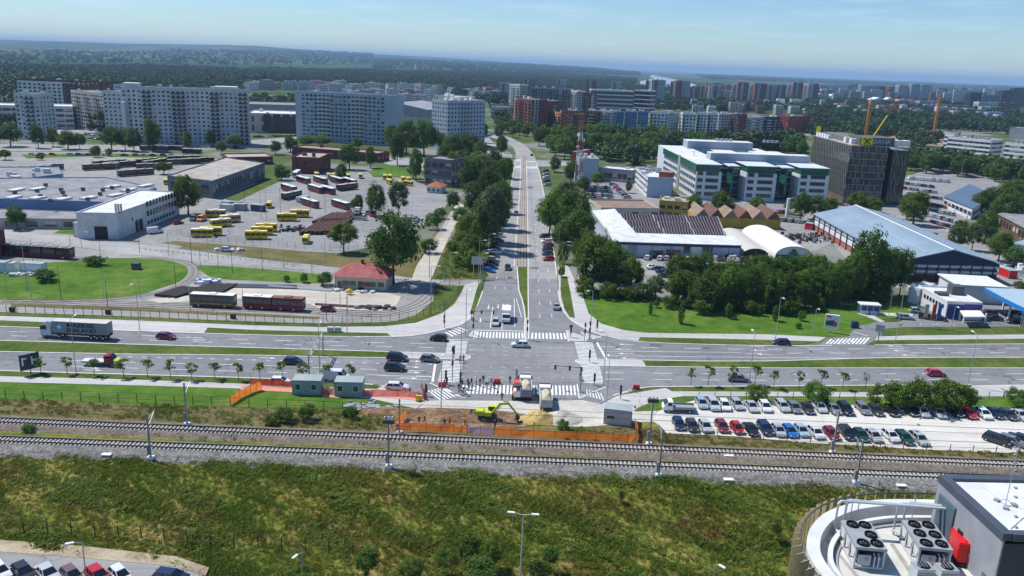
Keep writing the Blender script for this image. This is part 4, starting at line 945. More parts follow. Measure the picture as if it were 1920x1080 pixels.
for i,(u0,u1,dz) in enumerate(((.0,.14,3.2),(.72,.93,2.6))):
 mb=MB();A,B,C,D=[p - foot[0] for p in foot];q=[A.lerp(B,u0),A.lerp(B,u1),D.lerp(C,u1),D.lerp(C,u0)]
 mb.prism([(p.x,p.y) for p in inset(q,1.0)],Hh,Hh+dz);mb.build('roof_storey',PANEL2,o)
mb=MB();A,B,C,D=[p - foot[0] for p in foot];n_=(A - D).normalized();q=[A.lerp(B,.0)+n_*5,A.lerp(B,.03)+n_*5,A.lerp(B,.03),A.lerp(B,.0)];mb.prism([(p.x,p.y) for p in q],0,Hh - 9);mb.build('wing_wall',PANEL2,o)
o=towerblock('wide blue-grey slab with blank pale end walls, behind the red brick sheds',(556,262),(742,274),172,17,[BLUEW,PANEL,GRW],{'all':dict(APT),0:dict(fh=2.95,bw=3.3,pier=.3,span=.45,ends=(5,8.5),me=0,bal=(4,5,6,12,13,14),bp=18,bm=1,blind=.35),1:dict(blank=1),3:dict(blank=1)},units=3,balmat=[PANEL,PANEL2])
o=towerblock('rear one of the twin towers, beige with a dark narrow left side',(812,268),(860,274),180,18,[BEIGE,GRW,DKW],{'all':APT,3:dict(fh=2.9,bw=3,pier=.4,span=.5,bal=(1,3,5),bp=6,bm=1),0:dict(APT,pier=.6,stripes=((0,1,1),))},roof=ROOFW,units=3,unitmat=WWALL)
o=towerblock('front one of the twin towers, pale blue-grey under a white roof',(838,280),(908,276),190,18,[BLUEW,PANEL2,GRW],{'all':APT,0:dict(fh=2.9,bw=3.0,pier=.5,span=.5,bal=(4,5,6),bp=12,bm=1)},roof=ROOFW,units=5,unitmat=WWALL)
# low halls behind the towers
building('low_office','long low white office behind the slim tower','office building',rect((-60,240),(140,242),30),hp(0,240,198),[PANEL2],ROOFW,{'all':dict(fh=3.6,bw=6,pier=.1,span=.45)})
building('shopping_hall','low grey and beige shopping hall between the two long slabs','hall',rect((466,248),(556,250),40),hp(466,248,213),[BEIGE,DKW,GRW],ROOFW,{'all':dict(blank=1),0:dict(fh=9,bw=8,pier=.75,span=.3,stripes=((2,5,1),),blind=0)},units=3)
building('shopping_hall','flat pale upper hall with grey roof rising behind the shopping hall','hall',rect((462,226),(558,228),50),hp(462,226,196),[GRW],ROOFG,{'all':dict(blank=1)})
foot=rect((742,245),(802,249),60);o=building('arena','big grey arena hall with sloping roof beside the twin towers','arena',foot,hp(742,245,217),[BEIGE,GRW],ROOFG,{'all':dict(blank=1)},parapet=0)
mb=MB();A,B,C,D=[p - foot[0] for p in foot];h0=hp(742,245,217);h1=hp(742,245,192);h2=hp(800,249,206)
V=[(p.x,p.y,h0+.1) for p in (A,B,C,D)]+[(A.x,A.y,h1),(B.x,B.y,h2),(C.x,C.y,h2),(D.x,D.y,h1)]
mb.add(V,[(4,5,6,7),(0,1,5,4),(1,2,6,5),(2,3,7,6),(3,0,4,7)]);mb.build('upper_roof',GRW,o)
mb=MB();mb.b2(0,1,0,1,0,1);
d_=(B - A).normalized();k=MB();k.bar((A+d_*54).to_3d()+Vector((0,-.2,8)),(A+d_*59).to_3d()+Vector((0,-.2,8)),.4,5);k.build('red_banner',REDP,o)
# --- far housing between the slabs: terraced blocks
rnd=random.Random(77);rows=[(x,166+4*rnd.random(),152) for x in range(456,640,15)]+[(x,176+4*rnd.random(),157) for x in range(600,810,16)]+[(x,188+5*rnd.random(),167) for x in range(640,800,17)]+[(x,200,176) for x in range(744,800,14)]+[(x,188,172) for x in range(890,935,17)]+[(x,176,165) for x in range(820,930,18)]
rows.sort()
for i,(x,yb,yt) in enumerate(rows):
 w=rnd.uniform(11,16);wm=rnd.choice([WWALL,WWALL,PANEL2,PANEL2,WWALL,BEIGE,WWALL]);ft=rect((x,yb),(x+w,yb+rnd.uniform(-.6,1.2)),rnd.uniform(11,16))
 H=hp(x,yb,yt+rnd.uniform(-2,3));tr=rnd.random()<.3
 building('terrace_block',f"{'white' if wm is WWALL else 'pale'} stepped housing block {'with red roof ' if tr else ''}in the far estate, {nth(i)} from the left",'apartment block',ft,H,[wm,DKW],TERRA if tr else ROOFG,{'all':dict(fh=3,bw=3.6,pier=.45,span=.5,blind=.1),0:dict(fh=3,bw=3.4,pier=.4,span=.5,bal=(1,3),bp=4,blind=.1)},group='far estate of stepped blocks',parapet=0,over=.3,units=2 if not tr else 0,unitmat=wm)
# --- brown and white cluster at the avenue's end
def blk(label,a,b,top,depth,walls,faces,roof=ROOFG,group='housing blocks past the avenue',units=4,**k):
 return building('apartment_block',label,'apartment block',rect(a,b,depth),hp(*a,top),walls,roof,faces,group=group,units=units,**k)
BAL=lambda**k:dict(dict(fh=3,bw=3.3,pier=.35,span=.42,bal=(1,2,4),bp=5,bm=1,blind=.1),**k)
blk('white balconied block at the left end of the brown housing group',(953,215),(972,217),158,14,[WWALL,BEIGE],{'all':BAL()},units=2)
blk('charcoal block rising behind the white balconied one',(968,212),(992,214),160,14,[DKW,BROWN],{'all':dict(APT,pier=.7)},units=2)
blk('grey-blue wide block with dark loggias above the brown base',(990,222),(1062,226),164,18,[GRW,DKW],{'all':BAL(bw=3.6)})
blk('brown brick block with white balcony strip standing at the corner',(961,240),(995,248),183,16,[BROWN,WWALL,REDW],{'all':BAL(stripes=((1,2,1),(4,5,2)))})
blk('low dark brown wing filling the middle of the brown group',(995,246),(1060,240),192,14,[BROWN,GRW],{'all':dict(APT,pier=.6)})
blk('white and brick-red balcony block with tall white fin',(1063,218),(1080,220),170,14,[WWALL,BROWN],{'all':BAL()},units=2)
blk('brick-red block with grey side, right of the white fin',(1078,226),(1107,228),174,16,[BROWN,WWALL,GRW],{'all':BAL(stripes=((0,2,1),))},units=2)
# orange, brown, blue and white row
blk('orange and white balconied block, leftmost of the long bright row',(1012,240),(1051,246),207,14,[ORW,WWALL],{'all':BAL(),0:BAL(stripes=((7,9,1),),bm=0)})
blk('yellow-orange narrow block with dark loggias in the bright row',(1053,247),(1073,250),211,14,[ORW,BROWN],{'all':BAL(stripes=((0,1,1),))},units=2)
blk('dark brown block behind the top of the radio mast',(1073,250),(1098,248),209,14,[BROWN,DKW],{'all':dict(APT,pier=.55)},units=3)
blk('brown and grey block between the dark brown and the white-fronted one',(1098,247),(1118,249),208,14,[BROWN,GRW],{'all':BAL()},units=3)
blk('white-fronted narrow block left of the steel-blue facades',(1118,248),(1142,250),208,14,[WWALL,GRW],{'all':BAL(stripes=((3,4,1),))},units=3)
for i,(x0,x1) in enumerate(((1143,1168),(1170,1192),(1193,1213))):
 blk(f'steel-blue facade block with dark stair slots, {nth(i)} from the left of its three',(x0,248+i),(x1,249+i),210,14,[STEELBL,BLUEW,DKW],{'all':dict(APT,pier=.6,stripes=((5,6,2),))},units=3)
blk('white block with dark balcony columns right of the blue facades',(1216,250),(1250,252),211,14,[WWALL,DKW],{'all':BAL(bm=0)})
blk('pale blue end block with brown shadowed side',(1251,250),(1270,250),212,14,[BLUEW,BROWN],{'all':dict(APT)},units=2)
for i,(x0,x1) in enumerate(((1277,1302),(1304,1322),(1324,1341))):
 blk(f'bright white block with black balcony column, {nth(i)} from the left in the white trio',(x0,252),(x1,253),213,14,[WWALL,DKW],{'all':BAL(bal=(0,),bp=5,bw=3)},units=3)
blk('grey roofed block behind the dark round tree',(1345,248),(1372,248),214,14,[PANEL2,GRW],{'all':BAL()})
blk('red fronted block squeezed between dark ones',(1383,250),(1397,250),216,14,[REDW,DKW],{'all':BAL(bm=0)},units=1)
blk('charcoal block left of the red front',(1373,249),(1382,250),214,14,[DKW,GRW],{'all':APT},units=1)
blk('white block with black window columns right of the red front',(1398,250),(1428,249),220,14,[WWALL,DKW],{'all':BAL(bal=(0,1))},units=3)
blk('navy and white block beside the red-brown end block',(1430,249),(1474,248),220,14,[DKW,WWALL],{'all':BAL(bw=4)},units=3)
blk('red-brown end block of the long row',(1475,250),(1517,248),219,14,[REDW,BROWN],{'all':dict(APT,pier=.55)},units=1)
# banded modern block
foot=rect((1106,209),(1185,212),22);H=hp(1106,209,168)
building('banded_block','modern dark glass block wrapped in white horizontal bands','apartment block',foot,H,[WWALL,BROWN],ROOFW,{'all':dict(fh=6.2,bw=9,pier=.04,span=.28,blind=0,m2=1,proud=-.1)},group='housing blocks past the avenue',units=3)
foot=rect((1187,210),(1217,212),22)
building('banded_block','smaller right-hand wing of the white-banded modern block','apartment block',foot,hp(1187,210,169),[WWALL,REDW],ROOFW,{'all':dict(fh=6.2,bw=8,pier=.04,span=.26,blind=0,m2=1,proud=-.1)},group='housing blocks past the avenue',units=2)
# red and grey towers
T13=[(984,165,148,16),(1043,165,149,17),(1098,185,151,18),(1145,175,154,16),(936,182,155,15),(1208,192,152,14),(1219,193,150,26),(1254,194,153,12),(1265,194,151,26),(1292,192,163,14),(1309,188,160,14),(1322,189,161,10),(1332,190,160,18),(1352,188,162,16),(1368,195,157,12),(1380,196,155,20),(1401,195,158,12),(1412,196,157,22),(1436,190,159,16),(1454,191,160,16),(1472,190,157,12),(1484,191,155,18),(1502,191,158,10),(1512,191,157,20)]
for i,(x,yb,yt,w) in enumerate(sorted(T13)):
 red=i % 2==1;wm=[PINKR if red else PANEL,PANEL if red else BROWN,DKW]
 ft=rect((x,yb),(x+w*.5,yb+1.5),14) if False else rect((x,yb),(x+w,yb+.8),16)
 building('brick_tower',f"{'reddish' if red else 'grey'} tower with stepped top in the far tower row, {nth(i)} from the left",'apartment tower',ft,hp(x,yb,yt),wm,ROOFG,{'all':dict(fh=2.9,bw=3.6,pier=.45,span=.5,bal=(1,4),bp=6,blind=.1),0:dict(fh=2.9,bw=3.4,pier=.42,span=.5,bal=(0,3),bp=5,blind=.1,bm=0,stripes=((2,3,1),))},group='far row of red and grey towers',units=3,unitmat=PINKR if red else PANEL)
FB=[(1612,186,160,30,BLUEW),(1645,185,162,18,BROWN),(1664,186,163,16,PINKR),(1682,187,160,22,PANEL),(1706,188,158,16,BLUEW),(1724,188,159,16,PANEL),(1540,178,167,22,WWALL),(1564,178,170,16,PANEL2),(1583,178,168,20,PANEL),(1684,201,187,26,WWALL),(1712,207,190,8,REDW),(1722,208,190,32,BLUEW),(1758,205,190,60,DKW),(1745,183,175,34,BROWN),(1815,210,174,20,DKW),(1837,208,178,34,GRW),(1875,205,170,18,DKW),(1895,200,165,40,DKW),(1832,214,192,34,PANEL2),(1868,215,193,42,PINKR),(1760,215,202,64,WWALL),(1850,226,211,30,BLUEW),(1905,232,224,40,PANEL2),(1790,184,176,26,PANEL2)]
for i,(x,yb,yt,w,wm) in enumerate(sorted(FB,key=lambda t:t[0])):
 building('city_block',f"distant {'dark' if wm is DKW else 'white' if wm is WWALL else 'reddish' if wm in (REDW, PINKR, BROWN) else 'grey-blue'} block on the far right skyline, {nth(i)} from the left",'apartment block',rect((x,yb),(x+w,yb+w*.03),15),hp(x,yb,yt),[wm,DKW],ROOFG,{'all':dict(fh=3,bw=3.6,pier=.45,span=.5,bal=(1,3),bp=5,blind=.1)},group='distant blocks at the right skyline',units=3,unitmat=wm)
# dense band of city blocks filling the skyline
rnd=random.Random(91);ex=[]
for x in range(1042,1210,19):ex.append((x+rnd.uniform(-3,3),rnd.uniform(190,204),rnd.uniform(13,24)))
for x in range(1215,1920,15):ex.append((x+rnd.uniform(-4,4),rnd.uniform(176,188)+(x - 1215)*.012,rnd.uniform(9,15)))
for x in range(1290,1920,21):ex.append((x+rnd.uniform(-5,5),rnd.uniform(196,206)+(x - 1290)*.03,rnd.uniform(9,14)))
for x in range(1540,1920,10):ex.append((x+rnd.uniform(-3,3),rnd.uniform(163,172)+(x - 1540)*.03,rnd.uniform(5,10)))
for x in range(1300,1900,30):ex.append((x+rnd.uniform(-8,8),rnd.uniform(208,216)+(x - 1290)*.025,rnd.uniform(9,14)))
ex.sort()
for i,(x,yb,hh) in enumerate(ex):
 wm=rnd.choice([WWALL,PANEL,PANEL2,PINKR,BROWN,BEIGE,GRW,WWALL]);w=rnd.uniform(8,22);cn={'white_wall':'white','faded_red_tower':'reddish','brown_wall':'brown','beige_wall':'beige'}.get(wm.name,'grey')
 building('skyline_block',f"{cn} block in the dense skyline band right of the avenue, {nth(i)} from the left",'apartment block',rect((x,yb),(x+w,yb+w*.045),rnd.uniform(12,24)),hp(x,yb,yb - hh*1.35),[wm,DKW],TERRA if rnd.random()<.3 else ROOFG,{'all':dict(fh=3.1,bw=4,pier=.42,span=.5,bal=(1,3),bp=5,blind=.1)},group='dense band of skyline blocks',units=2,unitmat=wm)
# white gabled houses and long halls
for i,(x,yb,w) in enumerate(((1530,188,14),(1552,190,22),(1636,196,22),(1660,196,16),(1608,186,10))):
 ft=rect((x,yb),(x+w,yb+.6),22);H=hp(x,yb,yb - 9);o=building('gabled_hall',f'white gabled building among far trees, {nth(i)} from the left','building',ft,H,[WWALL],ROOFW,{'all':dict(fh=3.4,bw=6,pier=.6,span=.6)},parapet=0,group='white gabled buildings')
 A,B,C,D=[p - ft[0] for p in ft];r1=A.lerp(B,.5);r2=D.lerp(C,.5);mb=MB();V=[(p.x,p.y,H+.06) for p in (A,B,C,D)]+[(r1.x,r1.y,H+6),(r2.x,r2.y,H+6)]
 mb.add(V,[(0,1,4),(2,3,5),(1,2,5,4),(3,0,4,5)]);mb.build('gable_roof',WWALL,o)
building('market_hall','long low white hall below the far towers','hall',rect((1392,203),(1512,206),40),hp(1392,203,195),[BLUEW,WWALL],ROOFW,{'all':dict(blank=1)},units=4)
building('market_hall','red-roofed low block below the far towers','hall',rect((1215,203),(1275,204),20),hp(1215,203,194),[PINKR],TERRA,{'all':APT},parapet=0,over=.4)
building('low_building','low grey building seen over the trees left of the brown group','building',rect((920,222),(953,224),20),hp(920,222,200),[PANEL],ROOFG,{'all':dict(fh=4,bw=5,pier=.2,span=.5)})
building('low_building','beige low pavilion in the park with curved pale roof','pavilion',rect((1140,268),(1188,270),18),hp(1140,268,250),[BEIGE],ROOFW,{'all':dict(fh=4,bw=5,pier=.4,span=.5)})
# right banded offices
for i,(a,b,top,d) in enumerate((((1770,298),(1850,307),257,22),((1876,312),(1945,320),268,22),((1766,284),(1783,286),252,14))):
 building('striped_office',f"white office with dark window stripes and cluttered roof, {['the larger on the left', 'at the right edge of the trees', 'the narrow grey end piece'][i]}",'office building',rect(a,b,d),hp(*a,top),[WWALL,GRW],ROOFG,{'all':dict(fh=3.6,bw=4,pier=.08,span=.5,m=0,m2=1,proud=-.08)},group='striped offices',units=9,unitmat=GRW)
building('dark_shed','dark roofed shed above the striped offices','shed',rect((1890,260),(1990,268),30),hp(1890,260,240),[GRW],ROOFG,{'all':dict(blank=1)})
building('construction_shell','orange-topped unfinished concrete building on the construction site','building site',rect((1755,210),(1815,213),20),hp(1755,210,196),[CONC,ORW],ROOFB,{'all':dict(fh=3.4,bw=5,pier=.15,span=.2)})
sheet('building_site_soil',[(1640,258),(1700,254),(1780,262),(1790,272),(1700,270)],.08,MG('orange_earth',[(.35,(.30,.17,.09)),(.6,(.42,.27,.16))],((.1,1),)))
sheet('building_site_soil',[(1665,212),(1760,216),(1755,221),(1665,216)],.08,MG('orange_earth2',[(.35,(.30,.15,.05)),(.6,(.40,.22,.08))],((.1,1),)))
# --- green-trimmed office complex
A=G(1301,374);B=A+Vector((67*math.cos(R(2)),67*math.sin(R(2)),0));d=(B - A).normalized();nn=Vector((-d.y,d.x,0));W=(B - A).length;rz=math.atan2(d.y,d.x)
Dp=80.0;HO=HT(1301,374,307.5)
off=thing('office_complex','white office complex with green glass top floors and three front wings','office building',A,rz)
LW=M('office_white_wall',(.60,.64,.66),.6,.06,.1);LG=M('office_grey_roof_wall',(.34,.40,.46),.6,.08,.1)
def obox(name,x0,x1,y0,y1,z0,z1,mat,parent=off):mb=MB();mb.b2(x0,x1,y0,y1,z0,z1);return mb.build(name,mat,parent)
wcache={}
def win(x,y,z,w,h,axis,parent=off,mat=GLASS,sub=3):
 """dark window with frame, standing proud in its opening; axis 0: faces -y, 1: faces -x"""
 k=(round(w,1),round(h,1),axis,sub)
 if k not in wcache:
  mb=MB();mb.b2(-w/2,w/2,-.05,.02,-h/2,h/2,0);mb.b2(-w/2 - .08,w/2+.08,-.12,.0,h/2,h/2+.1,1);mb.b2(-w/2 - .08,w/2+.08,-.16,.0,-h/2 - .1,-h/2,1)
  for i in range(1,sub):mb.b2(-w/2+w*i/sub - .04,-w/2+w*i/sub+.04,-.1,-.05,-h/2,h/2,1)
  me=bpy.data.meshes.new('window');me.from_pydata(mb.v,[],mb.f);me.materials.append(mat);me.materials.append(GRW);me.polygons.foreach_set('material_index',mb.m);wcache[k]=me
 o=bpy.data.objects.new('window',wcache[k]);o.location=(x,y,z);o.rotation_euler=(0,0,0 if axis==0 else -math.pi/2);link(o,parent)
fl=(HO - 4.2)/4.0
for (x0,x1) in ((0,.19*W),(.375*W,.605*W),(.775*W,W)):
 obox('wing_wall',x0,x1,0,20,0,HO - 3.6,LW);obox('green_glass_storey',x0+.5,x1 - .5,.5,20,HO - 3.6,HO - .3,GREEN);obox('wing_roof',x0,x1,0,20,HO - .3,HO,LW)
 mb=MB()
 for i in range(int((x1 - x0)/1.1)):mb.b2(x0+.5+i*1.1,x0+.58+i*1.1,.35,.5,HO - 3.5,HO - .32)
 mb.build('green_mullion',GREENW,off,kind='stuff')
 w=x1 - x0
 for k in range(4):
  z=1.2+fl*k+fl*.55
  win(x0+w*.16,0,z,w*.2,1.7,0,sub=3);win(x0+w*.63,0,z,w*.5,1.7,0,sub=8)
for (x0,x1) in ((.19*W,.375*W),(.605*W,.775*W)):
 obox('recess_wall',x0,x1,12,20,0,HO - 1,GLASS);
 for k in range(5):obox('recess_floor',x0+.02,x1 - .02,11,12,1+k*fl,1.5+k*fl,LG)
 obox('green_fin',(x0+x1)/2 - .6,(x0+x1)/2+.4,2,10,3.5,HO - 1,GREEN);obox('fin_roof',(x0+x1)/2 - 2.6,(x0+x1)/2+3,1,11.5,HO - .9,HO - .4,LW)
obox('left_arm',0,17,20.02,Dp,0,HO - .3,LW);obox('left_arm_roof',-.1,17,20.03,Dp,HO - .3,HO,ROOFW)
obox('left_green_band',-.3,.02,.2,Dp,HO - 3.4,HO - .2,GREEN)
nwin=16
for k in range(4):
 for j in range(nwin):
  if j in (7,):continue
  win(0,2.8+j*(Dp - 3)/nwin,1.2+fl*k+fl*.55,(Dp - 3)/nwin*.82,1.6,1,sub=3)
obox('stair_slot',-.4,.0,1.3+7*(Dp - 3)/nwin,1.3+8*(Dp - 3)/nwin,0,HO+.3,GRW)
obox('spine',17.02,W,20.02,30,0,HO,LW);obox('spine_attic',12,W*.96,21,29,HO+.01,HO+3.4,LG);obox('attic_roof',12,W*.96,21,29,HO+3.41,HO+3.7,ROOFW)
obox('right_arm',W - 17,W+1,30.02,Dp,0,HO - .3,LW);obox('right_arm_roof',W - 17,W+1,30.02,Dp+.1,HO - .29,HO,ROOFW)
obox('middle_arm',W*.42,W*.58,30.02,Dp,0,HO - .3,GREEN);obox('middle_arm_roof',W*.41,W*.59,30.02,Dp,HO - .29,HO,ROOFW)
obox('rear_block',0.02,W - 6,Dp+.02,Dp+16,0,HO,LW);obox('rear_attic',14,W - 14,Dp+.5,Dp+12,HO+.01,HO+4.2,LG);obox('rear_attic_roof',14,W - 14,Dp+.4,Dp+12,HO+4.21,HO+4.5,ROOFW)
for i in range(9):share(obox('roof_fan',0,1.6,0,1.6,0,1.5,GALV),'roof_fan',off,(30+i*2.6+(18 if i>4 else 0),Dp+6,HO+4.5)) if i else None
mb=MB();mb.tube([(0,0,0),(0,0,2)],.12);mb.tube([(0,0,2),(0,0,2.2)],.9,10)
mb.build('roof_vent',GALV,off).location=(8,40,HO)
# --- bank tower with lattice facade
A=G(1580,381);B=A+Vector((30,-.9,0));d=(B - A).normalized();nn=Vector((-d.y,d.x,0));W=(B - A).length;HB=HT(1580,381,273)
bank=thing('bank_tower','dark glass office tower with lattice facade and a yellow and black sign on the roof','office building',A,math.atan2(d.y,d.x));DB=58.0
obox('glass_body',0,W*.62,0,DB,0,HB,GLASS,bank);obox('glass_body',W*.73,W,2,DB,0,HB - 1.5,GLASS,bank);obox('dark_slot',W*.62,W*.73,6,DB,0,HB - .8,BLACK,bank)
TAN=M('tan_facade_strip',(.36,.34,.27),.6,.2,.4);
rnd=random.Random(4);mb=MB();n=0
for k in range(9):
 z0=k*HB/9
 for j in range(20):
  x=W*.62*(j+.5+rnd.uniform(-.25,.25))/20
  if rnd.random()<.5:mb.b2(x - .09,x+.09,-.35,-.02,z0+rnd.uniform(0,1),z0+HB/9*rnd.uniform(.8,1.25))
 for j in range(8):
  x=W*(.73+.27*(j+.5+rnd.uniform(-.25,.25))/8)
  if rnd.random()<.55:mb.b2(x - .09,x+.09,1.65,1.98,z0+rnd.uniform(0,1),z0+HB/9*rnd.uniform(.8,1.2))
mb.build('facade_strip',TAN,bank,kind='stuff')
for k in range(1,9):obox('floor_line',.05,W*.62,-.1,-.01,k*HB/9 - .12,k*HB/9+.12,GRW,bank)
mb=MB();hb=HB/9
for k in range(9):
 for j in range(46):
  y=DB*(j+.5+(k % 2)*.5*0)/46;dx=.55*(1 if (j+k) % 2 else -1)
  mb.bar((-.2,y - dx,k*hb),(-.2,y+dx,(k+1)*hb),.14,.16)
mb.build('lattice_bar',TAN,bank,kind='stuff')
for k in range(10):obox('floor_band',-.12,W*.62+.05,-.12,DB,max(.05,k*hb - .18),k*hb+.18 - (.3 if k==9 else 0),TAN,bank) if k in (0,9) else None
obox('base_storey',-.3,W*.5,-.3,DB,0,3.0,M('brown_base',(.16,.12,.09),.7),bank)
obox('roof_deck',.3,W - .3,.3,DB,HB+.01,HB+.25,ROOFB,bank)
obox('roof_screen',W*.15,W*.72,1.5,18,HB+.26,HB+4.2,M('roof_screen_brown',(.11,.11,.11),.7),bank)
obox('roof_screen',4,W*.5,20,DB - 2,HB+.26,HB+2.6,M('roof_screen_tan',(.17,.165,.155),.7),bank)
for x,y,s in ((2,6,3.2),(2,14,3.0),(W*.78,6,4.4),(W*.9,6,4.6)):obox('roof_unit',x,x+s,y,y+s,HB+.26,HB+3.0,WWALL,bank)
for j in range(5):obox('white_frame',.6,2.2,DB - 5 - j*4.2,DB - 2 - j*4.2,HB+.26,HB+2.2,WWALL,bank)
sg=obox('sign_panel',W*.17,W*.36,1.2,1.48,HB+.6,HB+4.4,M('sign_yellow',(.85,.68,.0),.5),bank)
cx=W*.265;mb=MB()
for s in (-1,1):
 mb.bar((cx - s*1.3,1.1,HB+1.1),(cx+s*1.3,1.1,HB+3.6),.16,.5);mb.bar((cx+s*1.3,1.1,HB+3.5),(cx+s*1.9,1.1,HB+2.9),.16,.4)
mb.build('gable_cross_logo',BLACK,bank)
def text(s,size,mat,parent,loc,rot,name='lettering',ex=.03,bold=0.0,sx=1.0):
 c=bpy.data.curves.new(name,'FONT');c.body=s;c.size=size;c.extrude=ex;c.offset=bold;c.align_x='CENTER';c.align_y='CENTER';c.resolution_u=2
 o=bpy.data.objects.new(name,c);COL.objects.link(o);bpy.context.view_layer.update()
 me=bpy.data.meshes.new_from_object(o.evaluated_get(bpy.context.evaluated_depsgraph_get()));bpy.data.objects.remove(o)
 me.materials.clear();me.materials.append(mat);q=bpy.data.objects.new(name,me);q.location=loc;q.rotation_euler=rot;q.scale=(sx,1,1);link(q,parent);return q
text('BANK',3.4,M('sign_grey',(.42,.44,.47),.5),bank,(W*.52,1.4,HB+2.2),(R(90),0,0),bold=.03)
obox('side_sign',1.0,3.2,DB - .6,DB - .3,HB+.3,HB+5.4,M('sign_yellow2',(.80,.72,.0),.5),bank)
# --- blue-roofed warehouse
A=G(1680,527);B=G(1868,532);C=G(1524,430);d=(B - A).normalized();W=(B - A).length;nn=Vector((-d.y,d.x,0));L=(C - A).dot(nn);sk=(C - A).dot(d)
wh=thing('warehouse','huge warehouse with pale blue pitched metal roof and navy gable','warehouse',A,math.atan2(d.y,d.x));HE=HT(1680,527,490);HR=HE+4.2
print('warehouse',W,L,sk,HE)
SH=Matrix(((1,sk/L,0,0),(0,1,0,0),(0,0,1,0),(0,0,0,1)))
BLR=M('blue_metal_roof',(.23,.31,.37),.5,.1,.08,col2=(.29,.37,.43),detail=8);NAVY=M('navy_cladding',(.012,.03,.07),.5,.2,.3)
def wpart(name,f,mat,**k):
 mb=MB();mb.M=SH;f(mb);mb.M=None;return mb.build(name,mat,wh,**k)
def roofh(x):return HE+(HR - HE)*(1 - abs(x - W/2)/(W/2))
wpart('roof_slope',lambda m:m.add([(-.8,-.8,HE - .07),(W/2 - .01,-.8,HR),(W/2 - .01,L,HR),(-.8,L,HE - .07),(-.8,-.8,HE+.2),(W/2 - .01,-.8,HR+.25),(W/2 - .01,L,HR+.25),(-.8,L,HE+.2)],[(4,5,6,7),(0,3,2,1),(0,1,5,4),(1,2,6,5),(2,3,7,6),(3,0,4,7)]),BLR)
wpart('roof_slope',lambda m:m.add([(W+.8,-.8,HE - .07),(W+.8,L,HE - .07),(W/2+.01,L,HR),(W/2+.01,-.8,HR),(W+.8,-.8,HE+.2),(W+.8,L,HE+.2),(W/2+.01,L,HR+.25),(W/2+.01,-.8,HR+.25)],[(4,5,6,7),(0,3,2,1),(0,1,5,4),(1,2,6,5),(2,3,7,6),(3,0,4,7)]),BLR)
wpart('ridge_cap',lambda m:m.b2(W/2 - .45,W/2+.45,-.8,L,HR+.2,HR+.34),WWALL)
def sky_(m):
 for sgn,xs in ((-1,(.12,.30)),(1,(.12,.30))):
  for fr in xs:
   for j in range(26):
    y=4+j*(L - 8)/26;x=W*fr if sgn<0 else W*(1 - fr);z=roofh(x)+.24;m.b2(x - .3,x+.3,y,y+(L - 8)/26*.55,z,z+.08)
wpart('roof_skylight',sky_,M('skylight_strip',(.48,.58,.62),.4),kind='stuff')
def seams(m):
 n=60
 for j in range(n):
  y=j*L/n
  for s in (0,1):
   xa,xb=(0,W/2) if s==0 else (W,W/2);m.bar((xa,y,HE+.24),(xb,y,HR+.28),.07,.05)
wpart('roof_seam',seams,BLR,kind='stuff')
wpart('hall_body',lambda m:m.b2(.3,W - .3,.35,L - .3,0,HE - .1),GLASS)
wpart('gable',lambda m:m.add([(.1,.0,HE - .9),(W - .1,.0,HE - .9),(W - .1,.0,HE - .1),(W/2,.0,HR - .05),(.1,.0,HE - .1),(.1,.5,HE - .9),(W - .1,.5,HE - .9),(W - .1,.5,HE - .1),(W/2,.5,HR - .05),(.1,.5,HE - .1)],[(0,1,2,3,4),(9,8,7,6,5),(0,5,6,1)]),NAVY)
PALE=M('pale_cladding',(.46,.55,.60),.5,.08,.2);MAR=M('maroon_plinth',(.10,.035,.035),.8,.3,.3);BRK=M('orange_brick',(.38,.13,.08),.85,.2,.4)
for z0,z1,mt,nm in ((0,HE*.30,MAR,'brick_plinth'),(HE*.46,HE*.58,PALE,'cladding_band'),(HE*.74,HE - .92,PALE,'cladding_band')):wpart(nm,lambda m:m.b2(.12,W - .12,.0,.34,z0,z1),mt)
for z0,z1,mt,nm in ((0,HE*.28,BRK,'brick_plinth'),(HE*.36,HE*.62,WWALL,'cladding_band'),(HE*.72,HE - .1,WWALL,'cladding_band')):wpart(nm,lambda m:m.b2(0,.3,.36,L,z0,z1),mt)
for j in range(14):wpart('column',lambda m:m.b2(-.35,-.02,j*L/13.2+.4,j*L/13.2+.9,0,HE - .1),STEEL)
for j in range(9):wpart('column',lambda m:m.b2(2+j*(W - 4)/8,2.3+j*(W - 4)/8,-.25,-.01,0,HE - .95),NAVY)
# --- white workshop with blue fascia, saw-tooth roofs, domes
def poly_px(pts,z=0):return [G(*p,z) for p in pts]
A=G(1150,481);B=G(1385,488);d=(B - A).normalized();rz=math.atan2(d.y,d.x);W=(B - A).length;nn=Vector((-d.y,d.x,0));HW=HT(1150,481,452)
ws=thing('workshop','white L-shaped workshop with blue fascia and a line of doors','workshop',A,rz)
obox('front_wall',0,W,0,9,0,HW - 1.1,M('workshop_wall',(.48,.52,.56),.7,.15,.3),ws);obox('blue_fascia',-.2,W+.2,-.25,9.2,HW - 1.1,HW,M('navy_fascia',(.02,.05,.13),.5),ws)
mb=MB();mb.add([(-.5,-.6,HW+.02),(W+.4,-.6,HW+.02),(W+.4,9.6,HW+1.1),(-.5,9.6,HW+1.1),(-.5,-.6,HW - .18),(W+.4,-.6,HW - .18),(W+.4,9.6,HW - .02),(-.5,9.6,HW - .02)],[(0,1,2,3),(0,4,5,1),(1,5,6,2),(2,6,7,3),(3,7,4,0)]);mb.build('white_roof',ROOFW,ws)
obox('left_wing',0,9,9.02,58,0,HW - .6,M('workshop_side',(.40,.48,.58),.7,.1,.3),ws)
